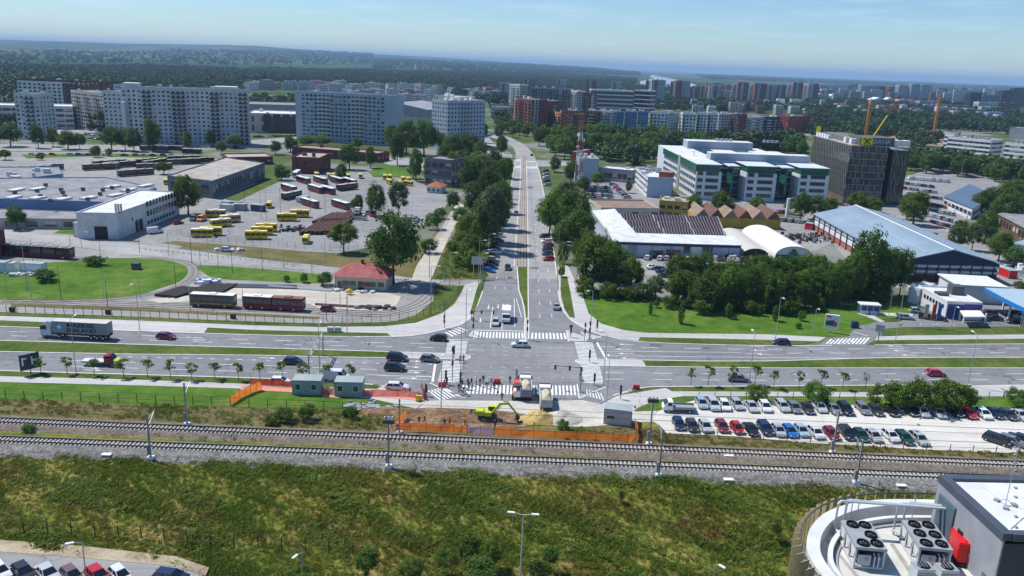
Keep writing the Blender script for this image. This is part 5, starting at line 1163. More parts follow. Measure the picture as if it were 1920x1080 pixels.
mb=MB();mb.add([(-.5,9.62,HW+1.1),(9,9.62,HW+1.1),(9,58,HW+1.1),(-.5,58,HW+.1),(-.5,9.62,HW - .3),(9,9.62,HW - .3),(9,58,HW - .3),(-.5,58,HW - .4)],[(0,1,2,3),(0,4,5,1),(1,5,6,2),(2,6,7,3),(3,7,4,0)]);mb.build('white_roof',ROOFW,ws)
for i,(x0,x1,z0,z1,mt) in enumerate(((5,8,0,4,GRW),(12.5,17,0,2.6,GLASS),(18,23,0,3,WGLS),(24,26,2,4.6,GLASS),(26.5,30,0,4.6,WWALL),(30.5,34,.5,4.6,GLASS),(34.5,37.5,0,4.6,BLUEW),(38,44,0,4.9,BLUEW),(44.5,47,0,4.9,BLUEW),(47.2,52,0,4.9,BLACK),(52.2,53.8,0,4.9,WWALL),(54,59,0,4.7,BLUEW))):
 if x1<W:obox('workshop_door' if z0==0 else 'window',x0,x1,-.12 - .01*(i % 3),-.003,z0+.02,z1,mt,ws)
for j in range(7):obox('wall_pier',j*W/6.6,j*W/6.6+.3,-.2,-.005,0,HW - 1.12,GRW,ws)
SOLAR=M('dark_maroon_roof',(.045,.022,.03),.5,.3,.3)
for k in range(3):
 y0=9.8+k*14;mb=MB();x0,x1=9.2,W*.97+k*3
 mb.add([(x0,y0,2),(x1,y0,2),(x1,y0,HW - 1.4),(x0,y0,HW - 1.4),(x0,y0+8,HW+1.4),(x1,y0+8,HW+1.4),(x1,y0+13.8,HW - 1),(x0,y0+13.8,HW - 1),(x0,y0+13.8,2),(x1,y0+13.8,2)],[(0,1,2,3),(3,2,5,4),(4,5,6,7),(7,6,9,8),(1,9,6,5,2),(0,3,4,7,8)])
 mb.build('saw_tooth_roof',SOLAR,ws);mb=MB()
 for j in range(34):x=x0+(x1 - x0)*j/33;mb.bar((x,y0,HW - 1.35),(x,y0+8,HW+1.48),.14 if j % 11 else .5,.1)
 mb.build('glazing_bar',GRW,ws,kind='stuff')
def hangar(label,a,b,L,hpx,wall,roof,gable,wz=0.5):
 A,B=G(*a),G(*b);d=(B - A).normalized();W=(B - A).length;h=HT((a[0]+b[0])/2,(a[1]+b[1])/2,hpx)
 t=thing('arched_hangar',label,'hangar',A,math.atan2(d.y,d.x));n=16;P=[]
 wz=h*.3
 arc=[(W/2 - W/2*math.cos(math.pi*i/n),wz+(h - wz)*math.sin(math.pi*i/n)**.8) for i in range(n+1)]
 mb=MB();V=[(x,0,z) for x,z in arc]+[(x,L,z) for x,z in arc];F=[(i,i+1,i+n+2,i+n+1) for i in range(n)]
 V2=[(x,0,z - .25) for x,z in arc]+[(x,L,z - .25) for x,z in arc];b0=len(V);F+=[tuple(b0+q for q in f[::-1]) for f in F[:]]
 mb.add(V+V2,F);mb.add([(0,0,0),(0,L,0),(0,L,wz),(0,0,wz),(W,0,0),(W,L,0),(W,L,wz),(W,0,wz)],[(0,3,2,1),(4,5,6,7)]);mb.build('vaulted_roof',roof,t,smooth=False)
 mb=MB();mb.add([(W,.4,0),(0,.4,0)]+[(x,.4,z - .1) for x,z in arc],[tuple(range(n+3))[::-1]]);mb.build('gable_wall',gable,t)
 mb=MB();mb.b2(.1,W - .1,.2,.38,0,h*.45);mb.build('green_door_panel',wall,t);mb=MB();mb.b2(W*.38,W*.62,.1,.19,0,h*.62);mb.build('hangar_door',wall,t);mb=MB();mb.b2(W*.44,W*.56,.08,.2,h*.66,h*.8);mb.build('window',GLASS,t)
 return t
hangar('beige arched hangar with dark green open front',(1390,489),(1440,491),36,466,M('deep_green',(.01,.05,.03),.7),M('beige_fabric',(.52,.50,.44),.8),M('dark_green_front',(.012,.045,.03),.7))
hangar('white arched hangar with green lower front',(1452,491),(1520,493),38,462,GREENW,M('white_fabric',(.72,.71,.66),.8),PANEL2)
# yellow sawtooth hall behind
A=G(1302,425);B=G(1462,431);d=(B - A).normalized();W=(B - A).length
yh=thing('saw_tooth_hall','yellow-edged hall with brown saw-tooth roofs','hall',A,math.atan2(d.y,d.x))
obox('yellow_wall',0,W,0,20,0,4.2,YWALL,yh)
for k in range(6):
 x0=W*k/6;x1=W*(k+1)/6;mb=MB();mb.add([(x0,.2,4.2),(x0+(x1 - x0)*.55,.2,7.6),(x1,.2,4.2),(x0,20,4.2),(x0+(x1 - x0)*.55,20,7.6),(x1,20,4.2)],[(0,2,1),(3,4,5),(0,1,4,3),(1,2,5,4)]);mb.build('saw_tooth_roof',[M('brown_roof_light',(.26,.19,.13),.8,.25,.3),M('brown_roof',(.16,.08,.06),.8,.25,.3)][k % 2 if k else 0],yh)
building('yellow_office','yellow two-storey office with brown flat roof','office building',rect((1234,408),(1288,412),14),HT(1234,408,378),[YWALL,M('olive_wall',(.32,.24,.05),.8)],ROOFB,{'all':dict(fh=3.4,bw=3,pier=.3,span=.5,blind=.3)},units=2)
building('brown_roof_shed','long low shed with brown roof left of the yellow office','shed',rect((1126,412),(1235,413),22),4.6,[BEIGE],M('brown_felt',(.26,.18,.13),.9,.2,.2),{'all':dict(blank=1),0:dict(fh=4,bw=4,pier=.3,span=.3)})
ft=rect((1094,425),(1132,424),18);building('green_roof_shed','shed with bright green roof beside the white workshop','shed',ft,HT(1094,425,410),[GRW],M('green_metal_roof',(.02,.22,.13),.5),{'all':dict(blank=1)},over=.4)
# white block with red side, link and small office
building('studio_building','pale block with blank blue-grey front and red side wall behind the radio mast','building',rect((1085,339),(1121,340),26),HT(1085,339,299),[M('blue_grey_render',(.36,.44,.52),.7,.08,.1),REDW],ROOFB,{'all':dict(blank=1)},units=3,unitmat=WWALL)
building('red_wall_slab','tall red wall slab on the side of the pale studio block','building',rect((1069,333),(1078,334),20),HT(1069,333,284),[REDW],ROOFG,{'all':dict(blank=1)},parapet=0)
building('link_building','low grey link building with a window band between studio and office','building',rect((1121,338),(1184,344),14),HT(1121,338,316),[GRW],ROOFW,{'all':dict(fh=5,bw=3,pier=.15,span=.5)},units=2)
A=G(1212,372);B=G(1259,374)
building('annex_office','grey office annex with striped side windows and metal roof plant','office building',rect((1212,370),(1259,371.8),42),HT(1212,370,334),[M('annex_blue_grey',(.38,.46,.54),.7,.08,.1),WWALL],ROOFW,{'all':dict(blank=1,m=0),3:dict(fh=3.4,bw=5,pier=.08,span=.52,m=1)},units=12,unitmat=GALV)
building('roof_plant_room','dark red plant room on the roof of the grey annex','plant room',rect((1232,369),(1258,371),7),HT(1212,370,334)+3,[REDW],ROOFG,{'all':dict(blank=1)},parapet=0)
# right: long low hall, sheds
building('long_hall','low hall with dark blue roof and white glazed side by the packed car park','hall',poly_px([(1768,388),(1820,412),(1860,385),(1815,362)]),5.0,[WWALL],M('dark_blue_roof',(.10,.15,.22),.6,.15,.1),{'all':dict(fh=4,bw=5,pier=.12,span=.5)},parapet=0,over=.5)
building('brick_shed','brown brick shed with grey roof at the right edge above the market tents','shed',poly_px([(1868,425),(1925,458),(1990,440),(1920,412)]),5.5,[M('brown_brick',(.17,.08,.05),.85)],ROOFG,{'all':dict(blank=1),0:dict(fh=5,bw=4,pier=.3,span=.4)},parapet=0,over=.5)
building('low_shed','blue-grey low shed at the right edge below the brick shed','shed',rect((1895,478),(1960,490),16),4.2,[WWALL],M('blue_grey_sheet',(.28,.36,.42),.5),{'all':dict(blank=1)},parapet=0,over=.4)
# --- left depots
o=building('bus_garage','long grey garage with flat tan roof dotted with vents','garage',poly_px([(316,362),(400,373),(497,334),(425,322)]),HT(400,373,341),[M('garage_grey',(.16,.17,.19),.8,.15,.2),PANEL],ROOFB,{'all':dict(blank=1),1:dict(fh=7,bw=3.2,pier=.45,span=.35,blind=.5),0:dict(fh=8,bw=9,pier=.5,span=.4,blind=0)},units=0,parapet=.5)
H_=HT(400,373,341);mb=MB();rnd=random.Random(8)
for i in range(22):
 p=G(316+100*rnd.random()+70*(i % 3)*.5,340 - 3+rnd.random()*16 - (i % 3)*6) - o.location;mb.tube([(p.x,p.y,H_),(p.x,p.y,H_+.9)],.35,6);mb.tube([(p.x,p.y,H_+.9),(p.x,p.y,H_+1.15)],.55,6)
o2=building('workshop_hall','wide flat grey hall with rooflights and blue upper wall','hall',poly_px([(-70,406),(205,414),(296,384),(200,362),(-70,366)]),HT(0,408,374),[M('hall_blue_wall',(.12,.22,.38),.7,.15,.2),CONC],ROOFG,{'all':dict(blank=1)},parapet=.4)
H2=HT(0,408,374)
for i,(x,y) in enumerate(((14,392),(60,393),(108,395),(155,393),(205,388),(230,378),(262,370),(20,378),(60,376),(200,372))):
 p=G(x,y) - o2.location;q=G(x+22,y - 4.5) - o2.location;mb=MB();a,b=Vector((p.x,p.y,H2+.5)),Vector((q.x,q.y,H2+.5));k=(G(x,y,H2) - G(x,y));a.x+=k.x*0;
 a=G(x,y - 18,H2) - o2.location;b=G(x+22,y - 22.5,H2) - o2.location;a.z=b.z=H2+.3;mb.bar(a,b,3.0,.9);mb.build('rooflight',PANEL2,o2)
for i,(x,y) in enumerate(((28,364),(70,361),(115,359),(76,371),(118,364),(156,358),(193,359),(188,367),(241,366),(122,372),(165,377),(86,350),(210,355),(240,360),(95,380))):
 a=G(x,y,H2) - o2.location;mb=MB();mb.box((a.x,a.y,H2+.8),(1.2,1.2,1.2));mb.build('roof_vent',STEEL,o2)
building('hall_plinth','long grey concrete ground floor with dark garage openings under the blue wall','hall',poly_px([(-70,428),(150,430),(165,416),(-70,408)]),3.6,[CONC],ROOFG,{'all':dict(blank=1),0:dict(fh=3.6,bw=6,pier=.35,span=.25,blind=.1)},parapet=.2)
building('workshop_hall','rear flat hall with rooflights and blue side wall at the left edge','hall',poly_px([(-70,362),(20,362),(120,348),(112,333),(-70,335)]),HT(20,362,340),[M('hall_blue_wall',(.13,.20,.30)),CONC],ROOFG,{'all':dict(blank=1)},parapet=.5,units=8,unitmat=PANEL2)
A=poly_px([(148,448),(222,449),(337,402),(265,398)]);H3=HT(222,449,402)
o=building('depot_office','white rendered two-storey depot building with rows of dark windows','building',A,H3,[M('stained_white',(.56,.58,.57),.8,.18,.35)],ROOFW,{'all':dict(blank=1)},parapet=.5)
P=[p - A[0] for p in A];e=(P[2] - P[1]);rz=math.atan2(e.y,e.x);Le=e.length
for k in range(3):
 for j in range(10):
  p=P[1]+e.normalized()*(Le*(.46+.052*j));mb=MB()
  w=bpy.data.objects.new('window',None) if False else None
  ob=MB();ob.b2(-.8,.8,-.08,0,-1.0 if k else -.6,1.0 if k else .6);x=ob.build('window',GLASS,o);x.location=(p.x,p.y,[1.7,5.0,8.4][k]);x.rotation_euler=(0,0,rz)
for j,(t,wd,zz,hh) in enumerate(((.28,2.2,2,4),(.34,2.4,2,4),(.22,.8,5,1))):
 p=P[1]+e.normalized()*(Le*t);ob=MB();ob.b2(-wd/2,wd/2,-.1,0,-hh/2,hh/2);x=ob.build('garage_door',BLACK,o);x.location=(p.x,p.y,zz);x.rotation_euler=(0,0,rz)
e=P[1] - P[0];rz=math.atan2(e.y,e.x)
for (t,wd,hh) in ((.58,4.2,4.4),):p=P[0]+e*t;ob=MB();ob.b2(-wd/2,wd/2,-.1,0,0,hh);x=ob.build('garage_door',BLACK,o);x.location=p;x.rotation_euler=(0,0,rz)
building('depot_annex','small white flat annex with a dark door beside the depot building','building',rect((139,445),(160,447),9),HT(139,445,418),[M('stained_white',(.56,.58,.57))],ROOFW,{'all':dict(blank=1)},parapet=.2)
for i in range(3):
 a=G(218+i*5,401,H3);mb=MB();mb.tube([(0,0,0),(0,0,3.4)],.35,8);t=tag(mb.build('chimney_pipe',GALV,None,loc=(a.x,a.y,H3)),f'grey chimney pipe, {nth(i)} of three on the white depot roof','chimney','chimney pipes on the depot roof')
building('brick_gatehouse','dark red building cut by the left edge beside the long tram','building',rect((-50,492),(14,478),10),HT(-10,485,440),[BRICK,GRW],ROOFG,{'all':dict(blank=1)})
building('brick_depot','long red brick depot with pale flat roof','depot',rect((548,292),(708,305),16),HT(548,292,277),[BRICK],M('pinkish_roof',(.33,.24,.22),.9,.1,.1),{'all':dict(fh=6,bw=5,pier=.5,span=.4,blind=.3)},units=2,unitmat=BRICK)
building('brick_depot','square red brick building in front of the long brick depot','depot',rect((548,325),(600,327),26),HT(548,325,296),[BRICK],ROOFB,{'all':dict(fh=4.5,bw=5,pier=.65,span=.55)},units=2,unitmat=BRICK)
building('brick_shed','low brick shed with tan roof left of the brick depot','shed',rect((428,310),(512,308),20),HT(428,310,297),[BRICK],ROOFB,{'all':dict(fh=5,bw=4,pier=.5,span=.5)})
building('dark_pavilion','dark concrete pavilion half hidden by trees beside the bus yard','building',rect((797,347),(846,352),14),HT(797,347,298),[M('dark_concrete',(.15,.16,.18),.8),CONC],ROOFG,{'all':dict(fh=3.6,bw=3.5,pier=.2,span=.4)})
# red-roofed house
ft=rect((628,541),(726,546),9);H=3.6
o=building('red_roof_house','single-storey beige house with hipped rusty red roof','house',ft,H,[BEIGE],ROOFG,{'all':dict(blank=1)},parapet=0)
A,B,C,D=[p - ft[0] for p in ft];q=inset([A,B,C,D],-.7);m0=q[0].lerp(q[3],.5)+(B - A).normalized()*4.5;m1=q[1].lerp(q[2],.5) - (B - A).normalized()*4.5
mb=MB();mb.add([(p.x,p.y,H+.08) for p in q]+[(m0.x,m0.y,H+3),(m1.x,m1.y,H+3)],[(0,1,5,4),(1,2,5),(2,3,4,5),(3,0,4),(3,2,1,0)]);mb.build('hipped_roof',M('rusty_red_roof',(.34,.06,.055),.7,.3,.5,col2=(.42,.14,.12)),o)
d=(B - A).normalized();rz=math.atan2(d.y,d.x);Lh=(B - A).length
for t,nm,w,z0,z1,mt in ((.09,'door',1.0,0,2.2,BROWN),(.2,'window',1.8,1.1,2.4,GLASS),(.34,'window',1.8,1.1,2.4,GLASS),(.5,'door',1.6,0,2.4,GLASS),(.62,'window',1.6,1.1,2.4,REDW),(.72,'window',1.8,1.1,2.4,GLASS),(.88,'window',1.8,1.1,2.4,GLASS)):
 ob=MB();ob.b2(-w/2,w/2,-.08,0,z0,z1);x=ob.build(nm,mt,o);x.location=A+d*Lh*t;x.rotation_euler=(0,0,rz)
ob=MB();ob.box((0,0,.6),(.8,.8,1.8));x=ob.build('chimney',BRICK,o);x.location=(m0.x+3,m0.y,H+2.5)
# small kiosk with red roof
ft=rect((800,361),(826,363),8);o=building('gate_kiosk','little gate kiosk with red tiled roof at the bus yard','kiosk',ft,3.2,[WWALL],ROOFG,{'all':dict(fh=3,bw=2.5,pier=.4,span=.4)},parapet=0)
A,B,C,D=[p - ft[0] for p in ft];q=inset([A,B,C,D],-.8);m=(q[0]+q[2])/2;mb=MB();mb.add([(p.x,p.y,3.25) for p in q]+[(m.x,m.y,5.4)],[(0,1,4),(1,2,4),(2,3,4),(3,0,4),(3,2,1,0)]);mb.build('tiled_roof',TERRA,o)
# containers used as site offices
def cabin(label,a,b,depth,h,mat,group=None,wins=2,name='site_cabin',door=False):
 A=G(*a);B=G(*b);d=(B - A).normalized();W=(B - A).length;t=thing(name,label,'cabin',A,math.atan2(d.y,d.x),group)
 obox('cabin_wall',.06,W - .06,.06,depth - .06,.12,h - .1,mat,t);obox('cabin_roof',0,W,0,depth,h - .1,h+.05,M('cabin_roof_grey',(.33,.38,.37),.7,.12,.3),t);obox('cabin_floor',0,W,0,depth,0,.12,GRW,t)
 for x in (0,W - .12):obox('corner_post',x,x+.12,0,.12,.12,h - .1,GRW,t)
 for i in range(wins):
  x=W*(.2+.55*i/max(1,wins - 1));w_=obox('window',x - .45,x+.45,-.02,.05,h*.38,h*.75,GLASS,t);mb=MB();mb.b2(x - .55,x+.55,-.01,.04,h*.33,h*.8);mb.build('window_frame',WWALL,t)
 return t
cabin('grey-green site cabin with two square windows, the left one of the pair',(548,741),(602,742),3.2,3.0,M('cabin_green',(.28,.36,.35),.6,.1,.4),'pair of site cabins')
cabin('grey-green site cabin with two square windows, the right one of the pair',(627,744),(680,745),3.2,3.0,M('cabin_green',(.28,.36,.35)),'pair of site cabins')
o=cabin('white corrugated container hut beside the gravel car park',(1131,795),(1183,801),3.0,3.0,M('container_white',(.64,.66,.67),.6,.12,.5),None,0,'container_hut')
mb=MB();
for j in range(26):mb.b2(.2+j*.19,.27+j*.19,.0,.06,.2,2.8)
mb.build('corrugation',M('container_white',(.50,.53,.55)),o,kind='stuff');ob=obox('dark_lettering_panel',.6,1.9,-.03,-.01,1.3,1.7,DKW,o)
for i,(a,b,c) in enumerate((((-20,510),(16,512),(.60,.62,.62)),((10,512),(26,513),(.62,.62,.62)),((38,512),(80,514),(.62,.66,.68)))):cabin(f'white storage container on the loop lawn, {nth(i)} from the left',a,b,2.8,2.9,WWALL,'white containers on the loop lawn',0,'storage_container')
for i,(a,b,m_) in enumerate((((415,390),(440,392),WWALL),((412,396),(432,398),PANEL2),((470,396),(492,398),M('dark_blue_box',(.05,.06,.16),.6)),((436,395),(460,396),GRW),((1508,430),(1522,432),REDP),((1870,515),(1890,523),REDP))):cabin(f"{['white', 'pale grey', 'dark blue', 'grey', 'red', 'bright red'][i]} container standing {['at the back of the minibus park', 'before the white one in the minibus park', 'at the fence of the bus yard', 'behind the pale grey one', 'at the far corner of the blue-roofed warehouse', 'at the right corner of the blue-roofed warehouse'][i]}",a,b,3.0,2.8,m_,None,0,'storage_container')
# gas station
GSW=WWALL
A=G(1771,598);B=G(1836,601);C=G(1716,566);d=(B - A).normalized();nn=Vector((-d.y,d.x,0));W=(B - A).length;L=(C - A).dot(nn)
ft=[A,B,B+nn*L*1.0+(C - A).dot(d)*d*.35,C]
o=building('filling_station_shop','white flat-roofed filling station shop with blue glazed front','shop',ft,4.6,[WWALL],ROOFW,{'all':dict(blank=1)},units=2,unitmat=STEEL,parapet=.5)
dd=(B - A).normalized();ob=MB();ob.b2(.3,W*.5,-.12,-.01,.2,4.2);x=ob.build('blue_glazing',M('station_blue',(.02,.05,.22),.4),o);x.rotation_euler=(0,0,math.atan2(dd.y,dd.x))
ob=MB();ob.b2(W*.5,W,-.14,-.02,2.9,4.4);x=ob.build('purple_fascia',M('station_purple',(.07,.04,.25),.4),o);x.rotation_euler=(0,0,math.atan2(dd.y,dd.x))
text('CAFFE',.9,WWALL,o,(W*.75*dd.x,W*.75*dd.y - .2,3.6),(R(90),0,math.atan2(dd.y,dd.x))) if False else None
e=C - A;rz=math.atan2(-e.y,-e.x)
for i in range(7):ob=MB();ob.b2(-.5,.5,-.1,0,0,1.0);x=ob.build('window',GLASS,o);x.location=(e.x*(.12+.1*i),e.y*(.12+.1*i),2.6);x.rotation_euler=(0,0,rz)
building('station_store','white store wing behind the filling station shop','shop',rect((1700,566),(1721,571),10),4.4,[WWALL],ROOFW,{'all':dict(blank=1)},parapet=.3)
building('station_wash_hall','long white-roofed hall behind the filling station','hall',rect((1790,566),(1880,571),12),5.0,[PANEL2],M('cream_roof',(.66,.67,.60),.7),{'all':dict(blank=1)},over=.5)
def canopy(name,label,pts,h,th,roofm,fas,posts,cat='canopy'):
 P=poly_px(pts,h);A=Vector((P[0].x,P[0].y,0));t=thing(name,label,cat,A);q=[(p.x - A.x,p.y - A.y) for p in P]
 mb=MB();mb.prism(q,h - th,h);mb.build('fascia',fas,t);iq=inset([Vector((a,b,0)) for a,b in q],.25);mb=MB();mb.prism([(p.x,p.y) for p in iq],h+.002,h+.06);mb.build('canopy_roof',roofm,t)
 for p in posts:g=G(*p) - A;mb=MB();mb.b2(g.x - .2,g.x+.2,g.y - .2,g.y+.2,0,h - th);mb.build('post',WWALL,t)
canopy('fuel_canopy','large pale blue fuel canopy with bright blue edge',[(1885,561),(1925,580),(2010,572),(1930,543),(1845,539)],6.0,1.1,M('canopy_blue_grey',(.36,.46,.52),.6),M('canopy_bright_blue',(.02,.20,.52),.4),[(1890,598),(1918,612),(1880,580)])
canopy('terrace_awning','white sun awning over the cafe terrace at the filling station',[(1808,594),(1848,594),(1838,582),(1800,582)],3.0,.25,M('awning_white',(.74,.71,.66),.8),M('awning_white',(.74,.71,.66)),[(1806,606),(1846,606),(1798,600),(1838,600)])
o=thing('bus_shelter','small blue and white kiosk shelter on the lawn by the filling station','kiosk',G(1612,589),math.atan2((G(1649,591) - G(1612,589)).y,(G(1649,591) - G(1612,589)).x));Wk=(G(1649,591) - G(1612,589)).length
obox('kiosk_body',.1,Wk - .1,.2,2.4,0,2.5,M('kiosk_blue_glass',(.05,.09,.20),.3,.3,1),o);obox('kiosk_roof',-.1,Wk+.1,-.3,2.7,2.5,2.85,WWALL,o);obox('white_panel',.15,Wk*.45,.1,.19,.1,1.0,WWALL,o);obox('white_panel',Wk*.52,Wk*.9,.1,.19,.1,1.0,WWALL,o)
for i in range(4):obox('kiosk_post',.1+i*(Wk - .3)/3,.22+i*(Wk - .3)/3,.05,.18,0,2.5,WWALL,o)
# --- radio mast
def lattice(t,w0,w1,h,n,mats,bands=7,leg=.15):
 for b in range(bands):
  mb=MB()
  for k in range(int(n*b/bands),int(n*(b+1)/bands)):
   za,zb=h*k/n,h*(k+1)/n;wa,wb_=w0+(w1 - w0)*k/n,w0+(w1 - w0)*(k+1)/n
   ca=[(sx*wa/2,sy*wa/2,za) for sx,sy in ((-1,-1),(1,-1),(1,1),(-1,1))];cb=[(sx*wb_/2,sy*wb_/2,zb) for sx,sy in ((-1,-1),(1,-1),(1,1),(-1,1))]
   for i in range(4):
    j=(i+1) % 4;mb.bar(ca[i],cb[i],leg);mb.bar(ca[i],cb[j],leg*.5);mb.bar(ca[j],cb[i],leg*.5);mb.bar(cb[i],cb[j],leg*.5)
  mb.build('mast_section',mats[b % len(mats)],t)
hm=HT(1083,356,226);t=thing('radio_mast','red and white lattice radio mast standing by the avenue','radio mast',G(1083,356));lattice(t,4.6,1.1,hm,24,[M('mast_red',(.38,.10,.09),.6),PANEL2],7)
for i,(z,a) in enumerate(((hm*.72,0),(hm*.62,2),(hm*.8,4),(hm*.55,1))):mb=MB();mb.tube([(math.cos(a)*1.6,math.sin(a)*1.6,z),(math.cos(a)*2.1,math.sin(a)*2.1,z)],.9,10);mb.build('dish_antenna',WHITE,t)
# tower cranes
def crane(label,base,top,jib,mat,luff=False):
 h=HT(*base,top);t=thing('tower_crane',label,'crane',G(*base));lattice(t,2.4,2.4,h,26,[mat],1,.28)
 if jib:
  mb=MB();a,b=jib
  for k in range(14):
   p=Vector(b)*(k/14);q=Vector(b)*((k+1)/14);up=Vector((0,0,1.6));o_=Vector((0,0,h+.5));mb.bar(p+o_,q+o_,.22);mb.bar(p+up+o_,q+up*(1 if k<13 else 0)+o_,.22);mb.bar(p+o_,q+up+o_,.14)
  c=Vector(b)*-.28;mb.bar(Vector((0,0,h+.8)),c+Vector((0,0,h+.8)),.8);mb.build('jib',mat,t);mb=MB();mb.box((c.x,c.y,h - .5),(3,3,2.6));mb.build('counterweight',CONC,t)
 mb=MB();mb.box((0,0,h+.4),(2.6,2.6,2.4));mb.build('crane_cab',mat,t);mb=MB();mb.bar((0,0,h+1),(0,0,h+8),.6);mb.build('crane_apex',mat,t);return t
CR=M('crane_orange',(.55,.22,.02),.6)
crane('orange tower crane rising behind the dark bank tower',(1622,262),199,((0,0,0),(42,18,0)),CR)
crane('tallest orange tower crane with long jib at the construction site',(1748,266),188,((0,0,0),(-58,-8,0)),CR)
o=thing('mobile_crane','yellow telescopic crane boom raised behind the bank tower','crane',G(1632,268));mb=MB();mb.bar((0,0,3),(14,3,27),.9);mb.build('boom',YELP,o);mb=MB();mb.box((0,0,1.8),(9,2.6,2.8));mb.build('carrier',YELP,o)

# ------------------------------------------------------------------ vehicles
CARP=objcol('car_paint',.28,.6,.5);CGL=M('car_glass',(.012,.015,.018),.08,.2,1,spec=.9)
HEADL=M('headlight_glass',(.62,.64,.66),.15,.05,1,spec=.8);TAILL=M('tail_light_red',(.35,.01,.01),.2,.1,1);RIM=M('wheel_rim',(.40,.41,.42),.35,.1,2,metal=.6)
PLATE=M('number_plate_white',(.70,.70,.70),.5,.05,1)
def wheel_mesh(r=.32,w=.22):
 mb=MB();n=14
 mb.tube([(0,-w/2,0),(0,w/2,0)],r,n,0);mb.tube([(0,-w/2 - .015,0),(0,w/2+.015,0)],r*.6,10,1)
 me=bpy.data.meshes.new('wheel');me.from_pydata(mb.v,[],mb.f);me.materials.append(RUBBER);me.materials.append(RIM);me.polygons.foreach_set('material_index',mb.m);return me
WH=wheel_mesh();WH2=wheel_mesh(.5,.32)
CARPROTO={}
def car_proto(kind,full=True):
 L,W={'hatch':(4.1,1.78),'sedan':(4.6,1.8),'suv':(4.5,1.86),'wagon':(4.7,1.8),'van':(5.4,2.0),'small':(3.7,1.66)}[kind]
 h={'hatch':1.47,'sedan':1.43,'suv':1.66,'wagon':1.48,'van':2.25,'small':1.5}[kind];b={'hatch':.94,'sedan':.92,'suv':1.06,'wagon':.95,'van':1.25,'small':.96}[kind]
 x0,x1=-L/2,L/2;hood={'hatch':.26,'sedan':.27,'suv':.26,'wagon':.26,'van':.16,'small':.22}[kind]*L;boot={'hatch':.03,'sedan':.19,'suv':.02,'wagon':.03,'van':.0,'small':.03}[kind]*L
 t=thing('car','parked car','car',(0,0,0));t['_k']=1;del t['_k']
 mb=MB();prof=[(x0+.05,.30),(x0,.55),(x0+.04,b - .06),(x0+.15,b),(x1 - hood,b+.0),(x1 - .45,b - .14),(x1 - .1,b - .30),(x1,.50),(x1 - .06,.26)]
 if kind=='sedan':prof[3]=(x0+.12,b - .0)
 mb.side(prof,-W/2,W/2)
 body=mb.build('body',CARP,t,bevel=.07)
 # greenhouse
 yb,yt=W/2 - .07,W/2 - .24 - (.02 if kind !='van' else -.1)
 rb,rf=x0+boot+.06,x1 - hood+.1;tb=rb+({'hatch':.35,'sedan':.55,'suv':.28,'wagon':.4,'van':.05,'small':.3}[kind]);tf=rf - ({'van':.8}.get(kind,.85))
 g=MB();P=[(rb,-yb,b - .03),(rf,-yb,b - .03),(rf,yb,b - .03),(rb,yb,b - .03),(tb,-yt,h - .05),(tf,-yt,h - .05),(tf,yt,h - .05),(tb,yt,h - .05)]
 g.add(P,[(0,3,2,1),(4,5,6,7),(0,1,5,4),(1,2,6,5),(2,3,7,6),(3,0,4,7)]);g.build('window_glass',CGL,t)
 r=MB();r.box(((tb+tf)/2,0,h - .02),(tf - tb+.08,yt*2+.08,.07),top=.94)
 for s in (-1,1):
  for (p,q) in (((rb,s*yb,b - .02),(tb,s*yt,h - .03)),((rf,s*yb,b - .02),(tf,s*yt,h - .03)),(((rb+rf)/2 - .1,s*(yb+.01),b - .02),((tb+tf)/2 - .1,s*(yt+.01),h - .03))):r.bar(p,q,.09,.09)
 if kind=='van':
  for s in (-1,1):r.add([(rb - .02,s*(yb+.02),b - .03),(rf - 1.3,s*(yb+.02),b - .03),(tf - .6,s*(yt+.03),h),(tb - .02,s*(yt+.03),h)],[(0,1,2,3) if s<0 else (3,2,1,0)])
  r.add([(rb - .03,-yb,b),(rb - .03,yb,b),(tb - .03,yt,h),(tb - .03,-yt,h)],[(3,2,1,0)])
 r.build('roof',CARP,t)
 for sx in (x0+.78,x1 - .80):
  for s in (-1,1):w=bpy.data.objects.new('wheel',WH);w.location=(sx,s*(W/2 - .1),.32);link(w,t)
 if full:
  for s in (-1,1):
   q=MB();q.box((x1 - .16,s*(W/2 - .28),b - .34),(.26,.34,.15));q.build('headlight',HEADL,t);q=MB();q.box((x0+.03,s*(W/2 - .2),b - .18),(.12,.24,.2));q.build('tail_light',TAILL,t)
   q=MB();q.box((rf - .25,s*(W/2+.08),b+.03),(.14,.2,.13));q.build('side_mirror',CARP,t)
  q=MB();q.box((x1 - .01,0,.42),(.05,.52,.11));q.build('number_plate',PLATE,t);q=MB();q.box((x0+.0,0,.62),(.05,.52,.11));q.build('number_plate',PLATE,t)
 return t
CC=dict(white=(.75,.76,.76),silver=(.42,.44,.46),grey=(.18,.19,.20),dark=(.045,.048,.052),black=(.015,.015,.017),navy=(.015,.025,.07),blue=(.02,.16,.50),red=(.50,.015,.02),green=(.01,.06,.035),maroon=(.20,.015,.025),yellow=(.75,.52,.02),brown=(.16,.09,.08),lightblue=(.32,.42,.50),orange=(.6,.2,.02))
CN=dict(dark='dark grey',lightblue='silver-blue',navy='dark navy',blue='bright blue',green='dark green',brown='mauve-brown',grey='mid grey')
KN=dict(hatch='hatchback',sedan='saloon car',suv='SUV',wagon='estate car',van='van',small='small car')
